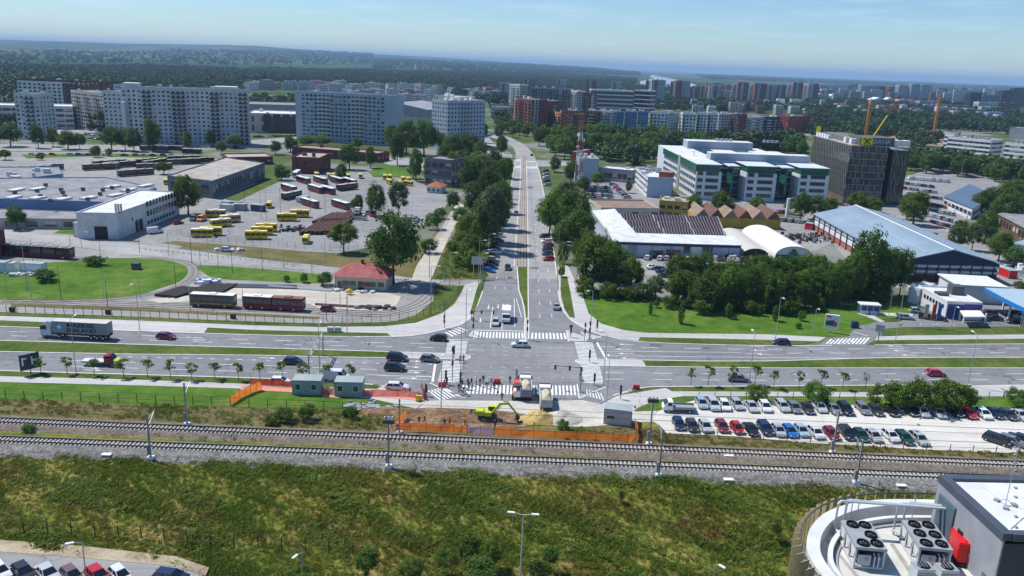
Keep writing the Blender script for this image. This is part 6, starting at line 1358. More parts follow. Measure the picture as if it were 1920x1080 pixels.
def car(px,py,hd,col,kind,where,group=None,z=0.05,full=True,label=None,sc=1.0):
 key=(kind,full)
 jit=random.uniform(.88,1.1);c=tuple(min(1,v*jit) for v in CC[col]);p=G(px,py,z)
 lab=label or f"{CN.get(col, col)} {KN[kind]}{where if where[:1] == ',' else ' ' + where}"
 if key not in CARPROTO:
  o=CARPROTO[key]=car_proto(kind,full);o.location=p;o.rotation_euler=(0,0,hd);o['label']=lab;o.scale=(sc,)*3
  o['group']=group or 'cars driving on the boulevard'
  for ch in o.children:ch.color=(*c,1)
  o.name='van' if kind=='van' else 'car';o['category']='van' if kind=='van' else 'car'
  return o
 o=copy_tree(CARPROTO[key],p,hd,lab,sc,c,group or 'cars driving on the boulevard');return o
random.seed(9)
DN=-math.pi/2
# gravel car park
X1=[(1315,'lightblue','hatch'),(1337,'silver','suv'),(1358,'white','hatch'),(1381,'silver','hatch'),(1408,'silver','sedan'),(1434,'white','hatch'),(1466,'silver','wagon'),(1488,'grey','hatch'),(1512,'dark','sedan'),(1536,'silver','hatch'),(1562,'grey','hatch'),(1584,'black','suv'),(1617,'grey','wagon'),(1641,'dark','hatch'),(1670,'black','hatch'),(1706,'dark','sedan'),(1727,'silver','hatch'),(1757,'silver','sedan'),(1789,'black','hatch'),(1815,'red','hatch'),(1843,'white','hatch'),(1863,'navy','sedan'),(1889,'dark','hatch'),(1911,'silver','sedan'),(1935,'grey','hatch')]
for i,(x,c,k) in enumerate(X1):
 car(x,762+(x - 1315)*.0325+(1.5 if i % 3 else -1.0),DN+random.uniform(-.06,.06)+.06,c,k,f', {nth(i)} from the left, upper row of the gravel car park','cars in the gravel car park',.08)
X2=[(1272,'navy','hatch'),(1297,'dark','hatch'),(1322,'silver','hatch'),(1353,'maroon','hatch'),(1381,'red','small'),(1407,'black','sedan'),(1434,'navy','suv'),(1459,'silver','hatch'),(1480,'blue','hatch'),(1502,'lightblue','hatch'),(1529,'white','hatch'),(1558,'maroon','hatch'),(1587,'black','suv'),(1613,'green','hatch'),(1637,'silver','hatch'),(1669,'white','hatch'),(1694,'green','wagon'),(1722,'silver','wagon')]
for i,(x,c,k) in enumerate(X2):
 car(x,801+(x - 1272)*.057+(1.0 if i % 3 else -1),DN+random.uniform(-.06,.06)+.08,c,k,f', {nth(i)} from the left, lower row of the gravel car park','cars in the gravel car park',.08)
for i,(x,y,c,k) in enumerate(((1868,830,'black','suv'),(1896,832,'grey','wagon'),(1914,828,'navy','sedan'))):car(x,y,DN+.75,c,k,f', {nth(i)} askew car at the right end of the gravel car park','cars in the gravel car park',.08)
# cars on the roads
for (x,y,h,c,k,lab) in ((312,635,0,'maroon','hatch','maroon hatchback driving behind the container lorry'),(822,638,3.1,'black','hatch','black hatchback approaching the crosswalk on the upper carriageway'),(975,650,3.14,'white','hatch','white hatchback crossing the middle of the junction'),(550,682,0,'navy','hatch','dark blue hatchback driving above the left site cabin'),(745,675,-.1,'black','suv','black SUV queueing in the inner lane beside the median'),(741,694,0,'black','suv','black people carrier queueing in the middle lane'),(806,677,-.1,'grey','hatch','grey hatchback first at the stop line'),(745,730,0,'white','wagon','white estate car parked inside the orange netting'),(526,720,0,'white','hatch','white hatchback behind the orange netting left of the cabins'),(631,713,0,'white','van','white panel van parked behind the right site cabin'),(929,608,DN,'silver','hatch','silver hatchback waiting at the upper crosswalk'),(1043,578,DN+3.14,'silver','sedan','silver saloon driving away up the avenue'),(1464,646,3.14,'navy','hatch','dark navy hatchback on the boulevard below the lawn'),(1384,714,0,'grey','wagon','slate grey estate car on the lower carriageway'),(1754,704,0,'red','hatch','red hatchback above the big shrubs'),(952,505,DN,'black','hatch','black hatchback coming down the avenue past the parked cars'),(968,402,DN,'white','hatch','white hatchback far up the avenue left lane'),(997,292,DN+3,'black','small','tiny black car at the avenue bend'),(932,298,0,'yellow','hatch','yellow taxi in the side street left of the avenue'),(291,437,.9,'white','van','white van parked at the corner of the white depot building'),(334,420,.9,'maroon','hatch','dark red car half hidden by the depot fence'),(426,471,0,'white','small','white small car under sheets on the dry verge'),(1696,598,-.2,'silver','wagon','white estate car on the filling station drive'),(1717,586,0,'lightblue','small','pale blue small car beside the station flags'),(1738,598,-.4,'black','suv','black SUV parked below the red flag'),(1760,600,-.5,'black','hatch','black hatchback parked below the blue flag'),(1862,600,3.0,'black','sedan','black saloon parked by the white terrace awning'),(1852,590,3.0,'dark','wagon','dark estate car behind the white terrace awning'),(1903,606,3.14,'black','sedan','black car at the right edge of the filling station'),(1915,597,3.14,'white','hatch','white car waiting by the fuel canopy'),(1896,590,3.14,'red','small','red small car under the fuel canopy')):
 car(x,y,h,c,k,'',None,.06,label=lab)
# near car park at the lower left
sheet('near_car_park',[(-120,1012),(0,1022),(160,1035),(330,1052),(378,1066),(390,1200),(-200,1200)],-1.2,asphalt('near_lot_asphalt',.26,(1.02,1,.97),.5),.02)
sheet('sandy_edge',[(-120,1003),(0,1012),(160,1024),(330,1043),(392,1064),(385,1080),(330,1062),(160,1046),(0,1034),(-120,1026)],-1.16,MG('sand_edge',[(.35,(.20,.15,.09)),(.5,(.38,.31,.21)),(.65,(.50,.42,.30))],((.2,1),(1.5,.6)),bump=.15),.5)
hd=head((60,1045),(85,1085))
for i,(x,y,c,k) in enumerate(((0,1072,'white','hatch'),(45,1074,'black','hatch'),(90,1075,'silver','sedan'),(135,1080,'brown','small'),(184,1080,'red','hatch'),(226,1079,'white','small'))):
 car(x,y+7,hd+.1,c,k,f', {nth(i)} from the left in the near car park below the bank','cars in the near car park',-1.18)
car(322,1090,-.15,'navy','wagon','','cars in the near car park',-1.18,label='dark navy estate car cut by the bottom edge below the bank')
# rows of parked cars along streets and in lots
def carrow(pts,hd,cols,where,group,n,kinds=('hatch','sedan','hatch','suv','wagon'),full=False,skip=(),z=.06,jit=.0):
 P=[G(*p) for p in pts];L=[0]
 for a,b in zip(P,P[1:]):L.append(L[-1]+(b - a).length)
 for i in range(n):
  if i in skip:continue
  t=L[-1]*i/max(1,n - 1);k=0
  while k<len(P) - 2 and t>L[k+1]:k+=1
  q=P[k].lerp(P[k+1],(t - L[k])/(L[k+1] - L[k]));x,y=PX(q.x,q.y,0)
  car(x+random.uniform(-jit,jit),y,hd+random.uniform(-.05,.05),random.choice(cols),random.choice(kinds),f', {nth(i)} {where}',group,z,full)
MIX=['white','silver','silver','black','dark','grey','navy','white','red','lightblue','black']
for i,(x,y,c) in enumerate(((917,510,'blue'),(922,503,'navy'),(924,496,'black'),(925,489,'silver'),(926,482,'dark'),(930,475,'white'),(929,468,'black'),(932,461,'dark'),(935,453,'grey'),(938,444,'silver'))):car(x,y,-.35,c,'hatch',f', {nth(i)} from the front along the left kerb of the avenue','cars along the left kerb of the avenue',.06)
for i,(x,y,c) in enumerate(((1028,488,'red'),(1026,478,'dark'),(1026,470,'black'),(1027,463,'maroon'),(1024,455,'white'),(1020,445,'dark'),(1026,348,'silver'),(1025,341,'navy'),(1024,334,'white'),(1024,328,'silver'),(1023,322,'dark'))):car(x,y,-2.8,c,'hatch',f', {nth(i)} from the front along the right kerb of the avenue','cars along the right kerb of the avenue',.06,i<6)
for i,(x,y,c,k,h) in enumerate(((1214,486,'white','hatch',1.2),(1238,487,'white','hatch',1.2),(1250,487,'silver','hatch',1.2),(1262,486,'red','hatch',2.6),(1288,488,'silver','hatch',1.2),(1297,488,'white','hatch',1.2),(1321,489,'navy','hatch',1.2),(1220,503,'white','sedan',1.2),(1240,508,'black','wagon',-.3),(1243,513,'dark','sedan',-.3),(1247,520,'black','sedan',-.2),(1258,500,'silver','hatch',1.2),(1278,500,'red','small',1.2),(1302,500,'white','hatch',1.2),(1328,504,'grey','hatch',1.2),(1345,508,'dark','hatch',1.2),(1248,538,'black','hatch',1.5),(1360,500,'silver','hatch',1.2),(1438,481,'dark','wagon',.2),(1395,505,'maroon','small',1))):car(x,y,h,c,k,f', {nth(i)} before the white workshop counted from doors to trees','cars before the white workshop',.06)
for r,(y0,n) in enumerate(((351,8),(358,9),(366,9),(374,8),(382,8))):carrow([(1096+r*2,y0),(1142+r*2,y0+3)],1.57,MIX,f'in the {nth(r)} row of the lot behind the radio mast','cars in the lot behind the radio mast',n)
carrow([(1150,348),(1176,372)],.2,MIX,'in the slanted line beside the grey annex','cars beside the grey annex',11)
carrow([(1262,366),(1278,380)],.2,MIX,'in the short line between annex and offices','cars between annex and offices',6)
for r,(a,b,n) in enumerate((((1696,345),(1748,352),14),((1694,354),(1752,362),14),((1700,364),(1762,374),15),((1718,378),(1770,390),13),((1730,392),(1785,404),13),((1738,404),(1790,418),12),((1748,418),(1795,430),10))):carrow([a,b],1.4,MIX,f'in the {nth(r)} row of the packed car park','cars in the packed car park',n)
carrow([(1705,336),(1775,342)],1.4,['white','white','silver'],'in the top line of the packed car park','white vans in the packed car park',12,('van',))
carrow([(1655,404),(1690,416)],1.2,MIX,'in the line behind the blue roof','cars behind the blue-roofed warehouse',8)
carrow([(1455,398),(1500,404)],1.4,MIX,'in the line before the office wings','cars before the office wings',8);carrow([(1445,412),(1500,418)],1.4,MIX,'in the line left of the blue-roofed warehouse','cars left of the blue-roofed warehouse',9)
carrow([(60,291),(320,293)],.05,MIX,'in the spaced line along the far left street','cars along the far left street',16,jit=4,skip=(3,9))
carrow([(160,252),(186,255)],1.4,MIX,'in the lot behind the left trees','cars in the lot behind the left trees',9);carrow([(158,258),(186,262)],1.4,MIX,'in the lower line of the lot behind the left trees','cars in the lot behind the left trees',8)
carrow([(270,278),(440,277)],.05,MIX,'in the line under the longest slab','cars under the longest slab',18,jit=3);carrow([(480,258),(555,256)],.05,MIX,'in the line before the shopping hall','cars before the shopping hall',10)
carrow([(840,306),(955,312)],.0,MIX,'in the side street behind the trees','cars in the side street',9,jit=3);carrow([(905,272),(950,288)],-.6,MIX,'at the slip road below the twin towers','cars at the slip road',8)
carrow([(900,262),(925,252)],.6,MIX,'at the far bend','cars at the far bend',6)
# buses
def bus_proto(name,cat,L,H,cols,W=2.5,roofm=None,winm=None,axles=2,segs=1,front=None):
 t=thing(name,name,cat,(0,0,0));lower,upper=cols;g=.0;sl=L/segs
 for s in range(segs):
  a=-L/2+s*sl+(.25 if s else 0);b=-L/2+(s+1)*sl - (.25 if s<segs - 1 else 0)
  mb=MB();mb.b2(a,b,-W/2,W/2,.35,H*.47);mb.build('lower_body',lower,t,bevel=.08)
  mb=MB();mb.b2(a+.06,b - .06,-W/2+.04,W/2 - .04,H*.46,H*.84);mb.build('window_band',winm or CGL,t)
  mb=MB();mb.b2(a,b,-W/2,W/2,H*.83,H);
  nb=max(2,int((b - a)/1.5))
  for i in range(nb+1):
   x=a+.06+(b - a - .12)*i/nb
   for sd in (-1,1):mb.b2(x - .05,x+.05,sd*(W/2 - .04) - .02,sd*(W/2 - .04)+.02,H*.46,H*.84)
  mb.build('upper_body',upper,t);mb=MB();mb.b2(a+.1,b - .1,-W/2+.1,W/2 - .1,H,H+.08);mb.b2((a+b)/2 - .9,(a+b)/2+.9,-.7,.7,H+.08,H+.3);mb.build('roof',roofm or WHITE,t)
  if s:mb=MB();mb.b2(a - .5,a,-W/2+.15,W/2 - .15,.5,H - .1);mb.build('bellows',BLACK,t)
 if front:mb=MB();mb.b2(L/2 - .02,L/2+.05,-W/2+.1,W/2 - .1,.6,H - .2);mb.build('front_panel',front,t)
 for sx in ([-L/2+2.2,L/2 - 2.4]+([0] if axles>2 else [])):
  for sd in (-1,1):w=bpy.data.objects.new('wheel',WH2);w.location=(sx,sd*(W/2 - .14),.5);link(w,t)
 for sd in (-1,1):
  q=MB();q.box((L/2+.03,sd*(W/2 - .4),.75),(.1,.35,.2));q.build('headlight',HEADL,t)
 return t
BUSRED=M('bus_red',(.20,.015,.03),.4,.1,.5);BUSY=M('bus_yellow',(.72,.50,.02),.4,.08,.5)
protos={}
def bus(key,px,py,hd,label,group,z=.06,sc=1.0):
 if key not in protos:
  protos[key]=dict(city=lambda:bus_proto('city_bus','bus',12,3.0,(BUSRED,M('bus_dark',(.03,.02,.025),.4)),roofm=WHITE,front=GLASS),cityw=lambda:bus_proto('city_bus','bus',12,3.0,(WHITE,WHITE),roofm=WHITE),dark=lambda:bus_proto('city_bus','bus',12,3.0,(M('bus_charcoal',(.03,.03,.035),.5),M('bus_charcoal',(.03,.03,.035))),roofm=M('bus_roof_grey',(.45,.45,.44),.7)),mini=lambda:bus_proto('minibus','minibus',7.4,2.9,(BUSY,BUSY),2.3,roofm=M('bus_roof_yellow',(.74,.62,.20),.5)),miniw=lambda:bus_proto('minibus','minibus',7.4,2.9,(BUSY,BUSY),2.3,roofm=WHITE),yvan=lambda:bus_proto('minibus','minibus',5.6,2.4,(BUSY,BUSY),2.0,roofm=M('bus_roof_yellow',(.74,.62,.20))),art=lambda:bus_proto('articulated_bus','bus',18,3.1,(M('bus_brown_black',(.05,.035,.03),.6),M('bus_brown_black',(.05,.035,.03))),roofm=M('dusty_roof',(.42,.39,.36),.8),axles=3,segs=2))[key]()
  o=protos[key];o.location=G(px,py,z);o.rotation_euler=(0,0,hd);o['label']=label;o['group']=group;return o
 return copy_tree(protos[key],G(px,py,z),hd,label,sc,None,group)
RB='red and white city buses in the bus yard'
for i,(x,y) in enumerate(((569,343),(601,343),(631,343),(655,346),(542,359),(592,360),(614,362),(639,390),(581,387))):bus('city',x,y,head((x - 10,y - 2.5),(x+10,y+3.5)),f'dark red city bus with white roof, {nth(i)} counted from the back row',RB)
bus('dark',547,372,head((537,375),(560,370)),'dark bus parked crosswise left of the white vans',RB);bus('dark',651,356,head((635,357),(665,353)),'long dark bus parked behind the middle pair of red buses',RB)
bus('cityw',535,330,head((530,334),(541,325)),'white coach at the top left corner of the bus yard','white coaches');bus('cityw',556,331,head((550,335),(562,326)),'white coach beside the square brick building','white coaches')
bus('cityw',137,352,head((132,348),(144,356)),'white bus, first of the slanted row behind the blue hall','white buses behind the hall')
for i,x in enumerate((147,157)):bus('cityw',x,354,head((x - 5,350),(x+7,358)),f"white bus, {['second', 'last'][i]} of the slanted row behind the blue hall",'white buses behind the hall')
car(573,377,.1,'white','van','','vans in the bus yard',label='white van behind the dark crosswise bus');car(567,379,.1,'white','van','','vans in the bus yard',label='white van with its nose behind the front red bus')
YB='yellow minibuses parked in the yards'
for i,(x,y,k,a,b) in enumerate(((594,332,'yvan',6,5),(617,334,'yvan',4,5),(626,334,'yvan',4,5),(653,335,'yvan',2,5),(676,334,'yvan',2,5),(722,336,'yvan',-1,5),(731,336,'yvan',-1,5),(756,340,'yvan',3,4),(766,341,'yvan',3,4),(765,348,'yvan',6,1),(750,349,'yvan',5,2),(730,345,'yvan',5,2))):bus(k,x,y,head((x - a,y - b),(x+a,y+b)),f'yellow van-sized minibus, {nth(i)} from the left along the back edge of the bus yard',YB)
for i,(x,y,k,a,b) in enumerate(((405,407,'miniw',10,0),(432,417,'miniw',10,-1),(414,425,'miniw',10,-1),(380,444,'miniw',9,0),(396,441,'mini',9,0),(538,414,'mini',9,0),(562,407,'mini',9,0),(505,389,'yvan',4,-7),(481,448,'mini',10,0),(492,440,'mini',10,0),(500,434,'mini',10,0),(574,455,'yvan',5,-8),(312,345,'yvan',4,-6))):bus(k,x,y,head((x - a,y - b),(x+a,y+b)),f"yellow minibus{' with white roof' if k == 'miniw' else ''}, {nth(i)} left of the rusty rail stack",YB)
AB='stored articulated buses on the far yard'
for i,(x,y,a,b) in enumerate(((20,324,40,-3),(60,323,40,-2),(10,332,30,-2),(84,320,30,-2),(190,318,40,-2),(225,314,40,-3),(206,311,40,-3),(270,308,30,-3),(290,310,20,-3),(255,329,40,-3),(345,302,40,-1),(372,306,40,-2),(290,317,30,-1),(345,308,40,-2))):bus('art',x,y,head((x - a/2,y - b/2),(x+a/2,y+b/2)),f'dusty dark articulated bus, {nth(i)} counted from the left across the far bus yard',AB)
bus('dark',360,288,0.02,'teal-windowed bus waiting at the far street','bus at the far street')
for i,(x,y) in enumerate(((318,282),(290,283))):bus('art',x,y,.02,f"dark bus at the far left stop, {['right', 'left'][i]} one",'buses at the far left stop')
# long tram at the left
A=G(6,478);B=G(137,486);L=(B - A).length;o=bus_proto('tram','tram',L,3.5,(M('tram_maroon',(.09,.012,.025),.35),M('tram_dark',(.04,.02,.03),.3)),2.6,roofm=M('tram_roof',(.30,.29,.31),.6),segs=5);o.location=((A.x+B.x)/2,(A.y+B.y)/2,.08);o.rotation_euler=(0,0,math.atan2((B - A).y,(B - A).x));o['label']='long dark maroon articulated tram leaving the brick building'
# old tram cars
CREAM=M('tram_brown',(.11,.07,.05),.6,.2,.5);OCH=M('ochre_band',(.42,.25,.05),.6)
def old_tram(a,b,low,up,label,roofm,wins=WGLS,group='old tram cars on the siding'):
 A,B=G(*a),G(*b);L=(B - A).length;o=bus_proto('old_tram','tram',L,3.3,(low,up),2.4,roofm=roofm,winm=wins,segs=1);o.location=((A.x+B.x)/2,(A.y+B.y)/2,.08);o.rotation_euler=(0,0,math.atan2((B - A).y,(B - A).x));tag(o,label,group=group);return o
o=old_tram((360,573),(442,577),CREAM,CREAM,'old brown tram car with ochre band and white roof',WHITE);mb=MB();L_=(G(442,577) - G(360,573)).length;mb.b2(-L_/2+.2,L_/2 - .2,-1.24,-1.2,.9,1.25);mb.build('ochre_band',OCH,o)
WRK=M('burnt_red',(.20,.03,.04),.8,.4,.6)
old_tram((458,577),(512,580),WRK,WRK,'wrecked red tram car with white roof, left one',WHITE);old_tram((513,580),(571,583),WRK,WRK,'wrecked red tram car stripped to its frame, right one',M('rusty_roof',(.20,.12,.10),.9))
car(615,583,0,'maroon','small','','tram siding vehicles',label='small red rail trolley near the end of the siding')
# ------------------------------------------------------------------ container lorry
o=thing('container_lorry','articulated lorry carrying a grey MAERSK SEALAND container with white cab','lorry',G(147,633,.06),0.0)
dv=(G(195,634) - G(100,629));o.rotation_euler=(0,0,math.atan2(dv.y,dv.x));CG=M('container_grey',(.30,.31,.32),.65,.18,.6)
def P_(name,mat,f,parent=o,**k):mb=MB();f(mb);return mb.build(name,mat,parent,**k)
ct=P_('container',CG,lambda m:m.b2(-4.9,7.3,-1.22,1.22,1.35,3.95))
def corr(m):
 for i in range(40):m.b2(-4.7+i*.3,-4.57+i*.3,-1.26,-1.22,1.5,3.8)
P_('corrugation',CG,corr,kind='stuff');P_('container_roof',M('container_top',(.55,.52,.46),.7,.15,.5),lambda m:m.b2(-4.9,7.3,-1.22,1.22,3.951,4.0))
NV=M('marking_navy',(.01,.02,.05),.5)
text('MAERSK',1.3,NV,o,(1.5,-1.29,3.2),(R(90),0,0),bold=.012,sx=1.3);text('SEALAND',1.2,NV,o,(1.6,-1.29,2.05),(R(90),0,0),bold=.01,sx=1.3)
st=MB();sx_,sz_=-3.3,2.75;st.b2(sx_ - .75,sx_+.75,-1.275,-1.262,sz_ - .8,sz_+.8,0)
pts=[]
for i in range(14):a=math.pi*i/7;r=.68 if i % 2==0 else .26;pts.append((sx_+r*math.sin(a),sz_+r*math.cos(a)))
st.add([(x,-1.285,z) for x,z in pts],[tuple(range(14))],1);st.build('star_logo',[M('star_blue',(.08,.35,.55),.5),WHITE],o)
P_('chassis',BLACK,lambda m:(m.b2(-6.6,7.4,-1.0,1.0,.85,1.3)))
CABW=M('cab_white_blue',(.55,.64,.70),.35,.08,1)
P_('cab',CABW,lambda m:m.side([(-5.3,.6),(-5.3,3.7),(-5.9,3.95),(-7.2,3.1),(-7.75,2.0),(-7.8,.6)][::-1],-1.22,1.22),bevel=.06)
P_('windscreen',CGL,lambda m:m.add([(-7.28,-1.1,3.02),(-7.28,1.1,3.02),(-7.8,1.1,2.02),(-7.8,-1.1,2.02)],[(0,1,2,3)]));P_('side_window',CGL,lambda m:m.b2(-7.2,-6.3,-1.27,-1.2,2.0,2.9))
for s in (-1,1):P_('headlight',HEADL,lambda m:m.b2(-7.86,-7.78,s*.9 - .2,s*.9+.2,.8,1.05));P_('side_mirror',BLACK,lambda m:m.b2(-7.5,-7.3,s*1.4 - .12,s*1.4+.12,2.0,2.8))
P_('rear_door',CG,lambda m:(m.b2(7.3,7.36,-1.15,-.02,1.45,3.85),m.b2(7.3,7.36,.02,1.15,1.45,3.85)))
P_('fuel_tank',GALV,lambda m:m.b2(-5.2,-3.9,-1.2,-.7,.5,1.0))
for x in (-7.0,-3.6,3.6,4.9,6.2):
 for s in (-1,1):w=bpy.data.objects.new('wheel',WH2);w.location=(x,s*1.02,.5);link(w,o)
# tow truck
o=thing('flatbed_truck','flatbed recovery truck with dark red cab and yellow bonnet','truck',G(190,684,.06),head((160,683),(220,685)))
P_('flatbed',M('flatbed_white',(.60,.60,.58),.6,.15,.6),lambda m:(m.b2(-3.6,1.0,-1.1,1.1,.85,1.0),m.b2(-3.6,1.0,-1.14,-1.08,1.0,1.15),m.b2(-3.6,1.0,1.08,1.14,1.0,1.15)),o);P_('chassis',BLACK,lambda m:m.b2(-3.5,3.2,-.5,.5,.5,.85),o)
P_('cab',M('cab_dark_red',(.25,.02,.04),.35),lambda m:m.side([(1.05,.6),(1.05,2.3),(2.2,2.35),(2.9,1.6),(2.95,.6)],-1.0,1.0),o,bevel=.06);P_('bonnet',M('bonnet_yellow',(.72,.68,.12),.4),lambda m:m.side([(2.96,.55),(2.96,1.5),(3.7,1.2),(3.85,.55)],-.98,.98),o,bevel=.05)
P_('windscreen',CGL,lambda m:m.add([(2.25,-.9,2.3),(2.25,.9,2.3),(2.93,.9,1.62),(2.93,-.9,1.62)],[(3,2,1,0)]),o);P_('side_window',CGL,lambda m:m.b2(1.4,2.3,-1.04,-1.0,1.5,2.15),o)
for x in (-2.2,2.7):
 for s in (-1,1):w=bpy.data.objects.new('wheel',WH);w.location=(x,s*.9,.34);link(w,o)
# white delivery truck at the crosswalk and other trucks
def box_truck(px,py,hd,label,L=6.5,boxm=WHITE,cabm=WHITE,bh=3.0,name='box_truck',flat=False,z=.06):
 o=thing(name,label,'truck',G(px,py,z),hd)
 if flat:P_('flatbed',GRW,lambda m:(m.b2(-L/2,L/2 - 1.9,-1.1,1.1,.8,.95),m.b2(-L/2,L/2 - 1.9,-1.12,-1.05,.95,1.3),m.b2(-L/2,L/2 - 1.9,1.05,1.12,.95,1.3)),o)
 else:P_('cargo_box',boxm,lambda m:m.b2(-L/2,L/2 - 1.9,-1.12,1.12,.75,bh),o,bevel=.04)
 P_('chassis',BLACK,lambda m:m.b2(-L/2+.1,L/2 - .1,-.6,.6,.45,.8),o)
 P_('cab',cabm,lambda m:m.side([(L/2 - 1.85,.5),(L/2 - 1.85,2.2),(L/2 - .95,2.25),(L/2 - .25,1.45),(L/2,1.2),(L/2,.5)],-1.0,1.0),o,bevel=.06)
 P_('windscreen',CGL,lambda m:m.add([(L/2 - .9,-.9,2.21),(L/2 - .9,.9,2.21),(L/2 - .22,.9,1.47),(L/2 - .22,-.9,1.47)],[(3,2,1,0)]),o)
 for s in (-1,1):P_('side_window',CGL,lambda m:m.b2(L/2 - 1.6,L/2 - .8,s*1.02 - .02,s*1.02+.02,1.4,2.0),o);P_('headlight',HEADL,lambda m:m.b2(L/2 - .02,L/2+.03,s*.75 - .18,s*.75+.18,.75,.95),o)
 for x in (-L/2+1.2,L/2 - 1.0):
  for s in (-1,1):w=bpy.data.objects.new('wheel',WH);w.location=(x,s*.92,.34);link(w,o)
 return o
box_truck(949,600,DN,'white box truck waiting in the avenue beside the silver hatchback',6.5)
box_truck(1272,771,math.pi,'white crew-cab flatbed pickup at the left end of the gravel car park',6.2,flat=True,name='pickup_truck',z=.08)
box_truck(672,412,0,'grey flatbed lorry beside the rusty rail stack',7,flat=True,cabm=PANEL2,name='flatbed_truck');box_truck(671,402,DN,'white tipper lorry behind the grey flatbed',6.5,boxm=PANEL2,name='tipper_truck');box_truck(448,391,.2,'light grey lorry by the white container',7,cabm=PANEL2,boxm=GRW)
for i,(x,y,c,l) in enumerate(((654,402,'red','orange-red small lorry cab at the tree in the yard'),(700,405,'red','red tractor by the yard trees'),(690,402,'maroon','dark red machine under the yard trees'),(378,414,'orange','orange pickup in front of the minibuses'),(384,408,'white','white van among the minibuses'),(365,413,'navy','blue-grey van at the minibus park fence'))):car(x,y,DN,c,'van' if i % 2 else 'hatch','','vehicles in the yards',label=l)
# dump trucks (rear to the camera) loaded with sand
SAND=MG('yellow_sand',[(.35,(.38,.27,.09)),(.6,(.56,.42,.17))],((.6,1),(3,.5)),bump=.1,bscale=4);SANDP=MG('pale_sand',[(.35,(.42,.38,.27)),(.6,(.58,.53,.40))],((.6,1),(3,.5)),bump=.1,bscale=4)
def heap(name,w,d,h,mat,parent=None,loc=(0,0,0),seed=1,n=22,sq=False):
 rnd=random.Random(seed);V=[];F=[]
 ph=[rnd.uniform(0,6) for _ in range(4)]
 for i in range(n+1):
  for j in range(n+1):
   u,v=i/n*2 - 1,j/n*2 - 1;r=math.hypot(u,v) if not sq else max(abs(u),abs(v))**2
   k=max(0,1 - r)**.8*(1+.22*math.sin(u*5+ph[0])*math.cos(v*4+ph[1])+.1*math.sin(u*13+ph[2])*math.sin(v*11+ph[3]))
   V.append((u*w/2,v*d/2,k*h+(0 if k>0 else -.05)))
 for i in range(n):
  for j in range(n):a=i*(n+1)+j;F.append((a,a+n+1,a+n+2,a+1))
 mb=MB();mb.add(V,F);return mb.build(name,mat,parent,smooth=True,loc=loc)
def dump_truck(px,py,label,tail):
 o=thing('dump_truck',label,'dump truck',G(px,py,.08),math.pi/2+.02);o.scale=(.92,.88,.92)
 BW=M('tipper_white',(.58,.58,.56),.5,.12,.8);TG=M(tail[0],tail[1],.5,.15,.8)
 for s in (-1,1):P_('bed_side',BW,lambda m:m.b2(-4.2,1.3,s*1.2 - .06,s*1.2+.06,1.2,2.8),o)
 P_('bed_floor',BW,lambda m:m.b2(-4.2,1.3,-1.14,1.14,1.15,1.3),o);P_('bed_front',BW,lambda m:m.b2(1.2,1.35,-1.25,1.25,1.2,3.1),o)
 P_('tailgate',TG,lambda m:(m.b2(-4.36,-4.21,-1.22,1.22,1.1,2.75)),o);
 def ribs(m):
  for k in range(4):m.b2(-4.42,-4.37,-1.2,1.2,1.3+k*.42,1.36+k*.42)
 P_('tailgate_rib',BW,ribs,o,kind='stuff')
 heap('sand_load',5.3,2.25,1.3,SANDP,o,(-1.45,0,2.1),3,sq=True)
 P_('chassis',BLACK,lambda m:m.b2(-4.0,3.8,-.6,.6,.6,1.1),o);P_('cab',WHITE,lambda m:m.side([(1.6,.7),(1.6,3.0),(3.3,3.0),(3.9,1.9),(4.0,.7)],-1.22,1.22),o,bevel=.08)
 P_('windscreen',CGL,lambda m:m.add([(3.36,-1.1,2.95),(3.36,1.1,2.95),(3.93,1.1,1.95),(3.93,-1.1,1.95)],[(3,2,1,0)]),o)
 P_('sun_visor',BLACK,lambda m:m.b2(3.25,3.5,-1.15,1.15,3.0,3.12),o)
 for x in (-3.2,-1.9,2.9):
  for s in (-1,1):w=bpy.data.objects.new('wheel',WH2);w.location=(x,s*1.05,.5);link(w,o)
 for s in (-1,1):P_('tail_light',TAILL,lambda m:m.b2(-4.2,-4.12,s*.95 - .15,s*.95+.15,.85,1.0),o);P_('side_mirror',BLACK,lambda m:m.b2(3.6,3.75,s*1.5 - .12,s*1.5+.12,1.8,2.6),o)
 return o
dump_truck(985,738,'sand-laden dump truck with blue-grey tailgate, the farther of the two',('tail_blue',(.10,.13,.22)))
dump_truck(1022,757,'sand-laden dump truck with pale tailgate, the nearer of the two',('tail_pale',(.34,.37,.42)))
o=heap('sand_heap',7.6,4.6,1.9,SAND,None,G(1012,787,.1),5,30);tag(o,'yellow sand heap under the nearer dump truck','sand heap')
o=heap('gravel_heap',7.5,6.0,1.5,MG('pale_gravel',[(.35,(.38,.36,.30)),(.6,(.54,.51,.43))],((.6,1),(5,.8)),bump=.12,bscale=6),None,G(1054,785,.1),8,30);tag(o,'pale grey gravel heap right of the yellow sand','gravel heap')
heap_o=heap('earth_heap',10,4,1.0,SOIL,None,G(720,772,.08),9,24);tag(heap_o,'low brown earth heap left of the trench','earth heap')
heap_o=heap('earth_heap',14,3.2,.8,SOIL,None,G(880,786,.08),12,30);tag(heap_o,'long low heap of dug earth beside the excavator','earth heap')
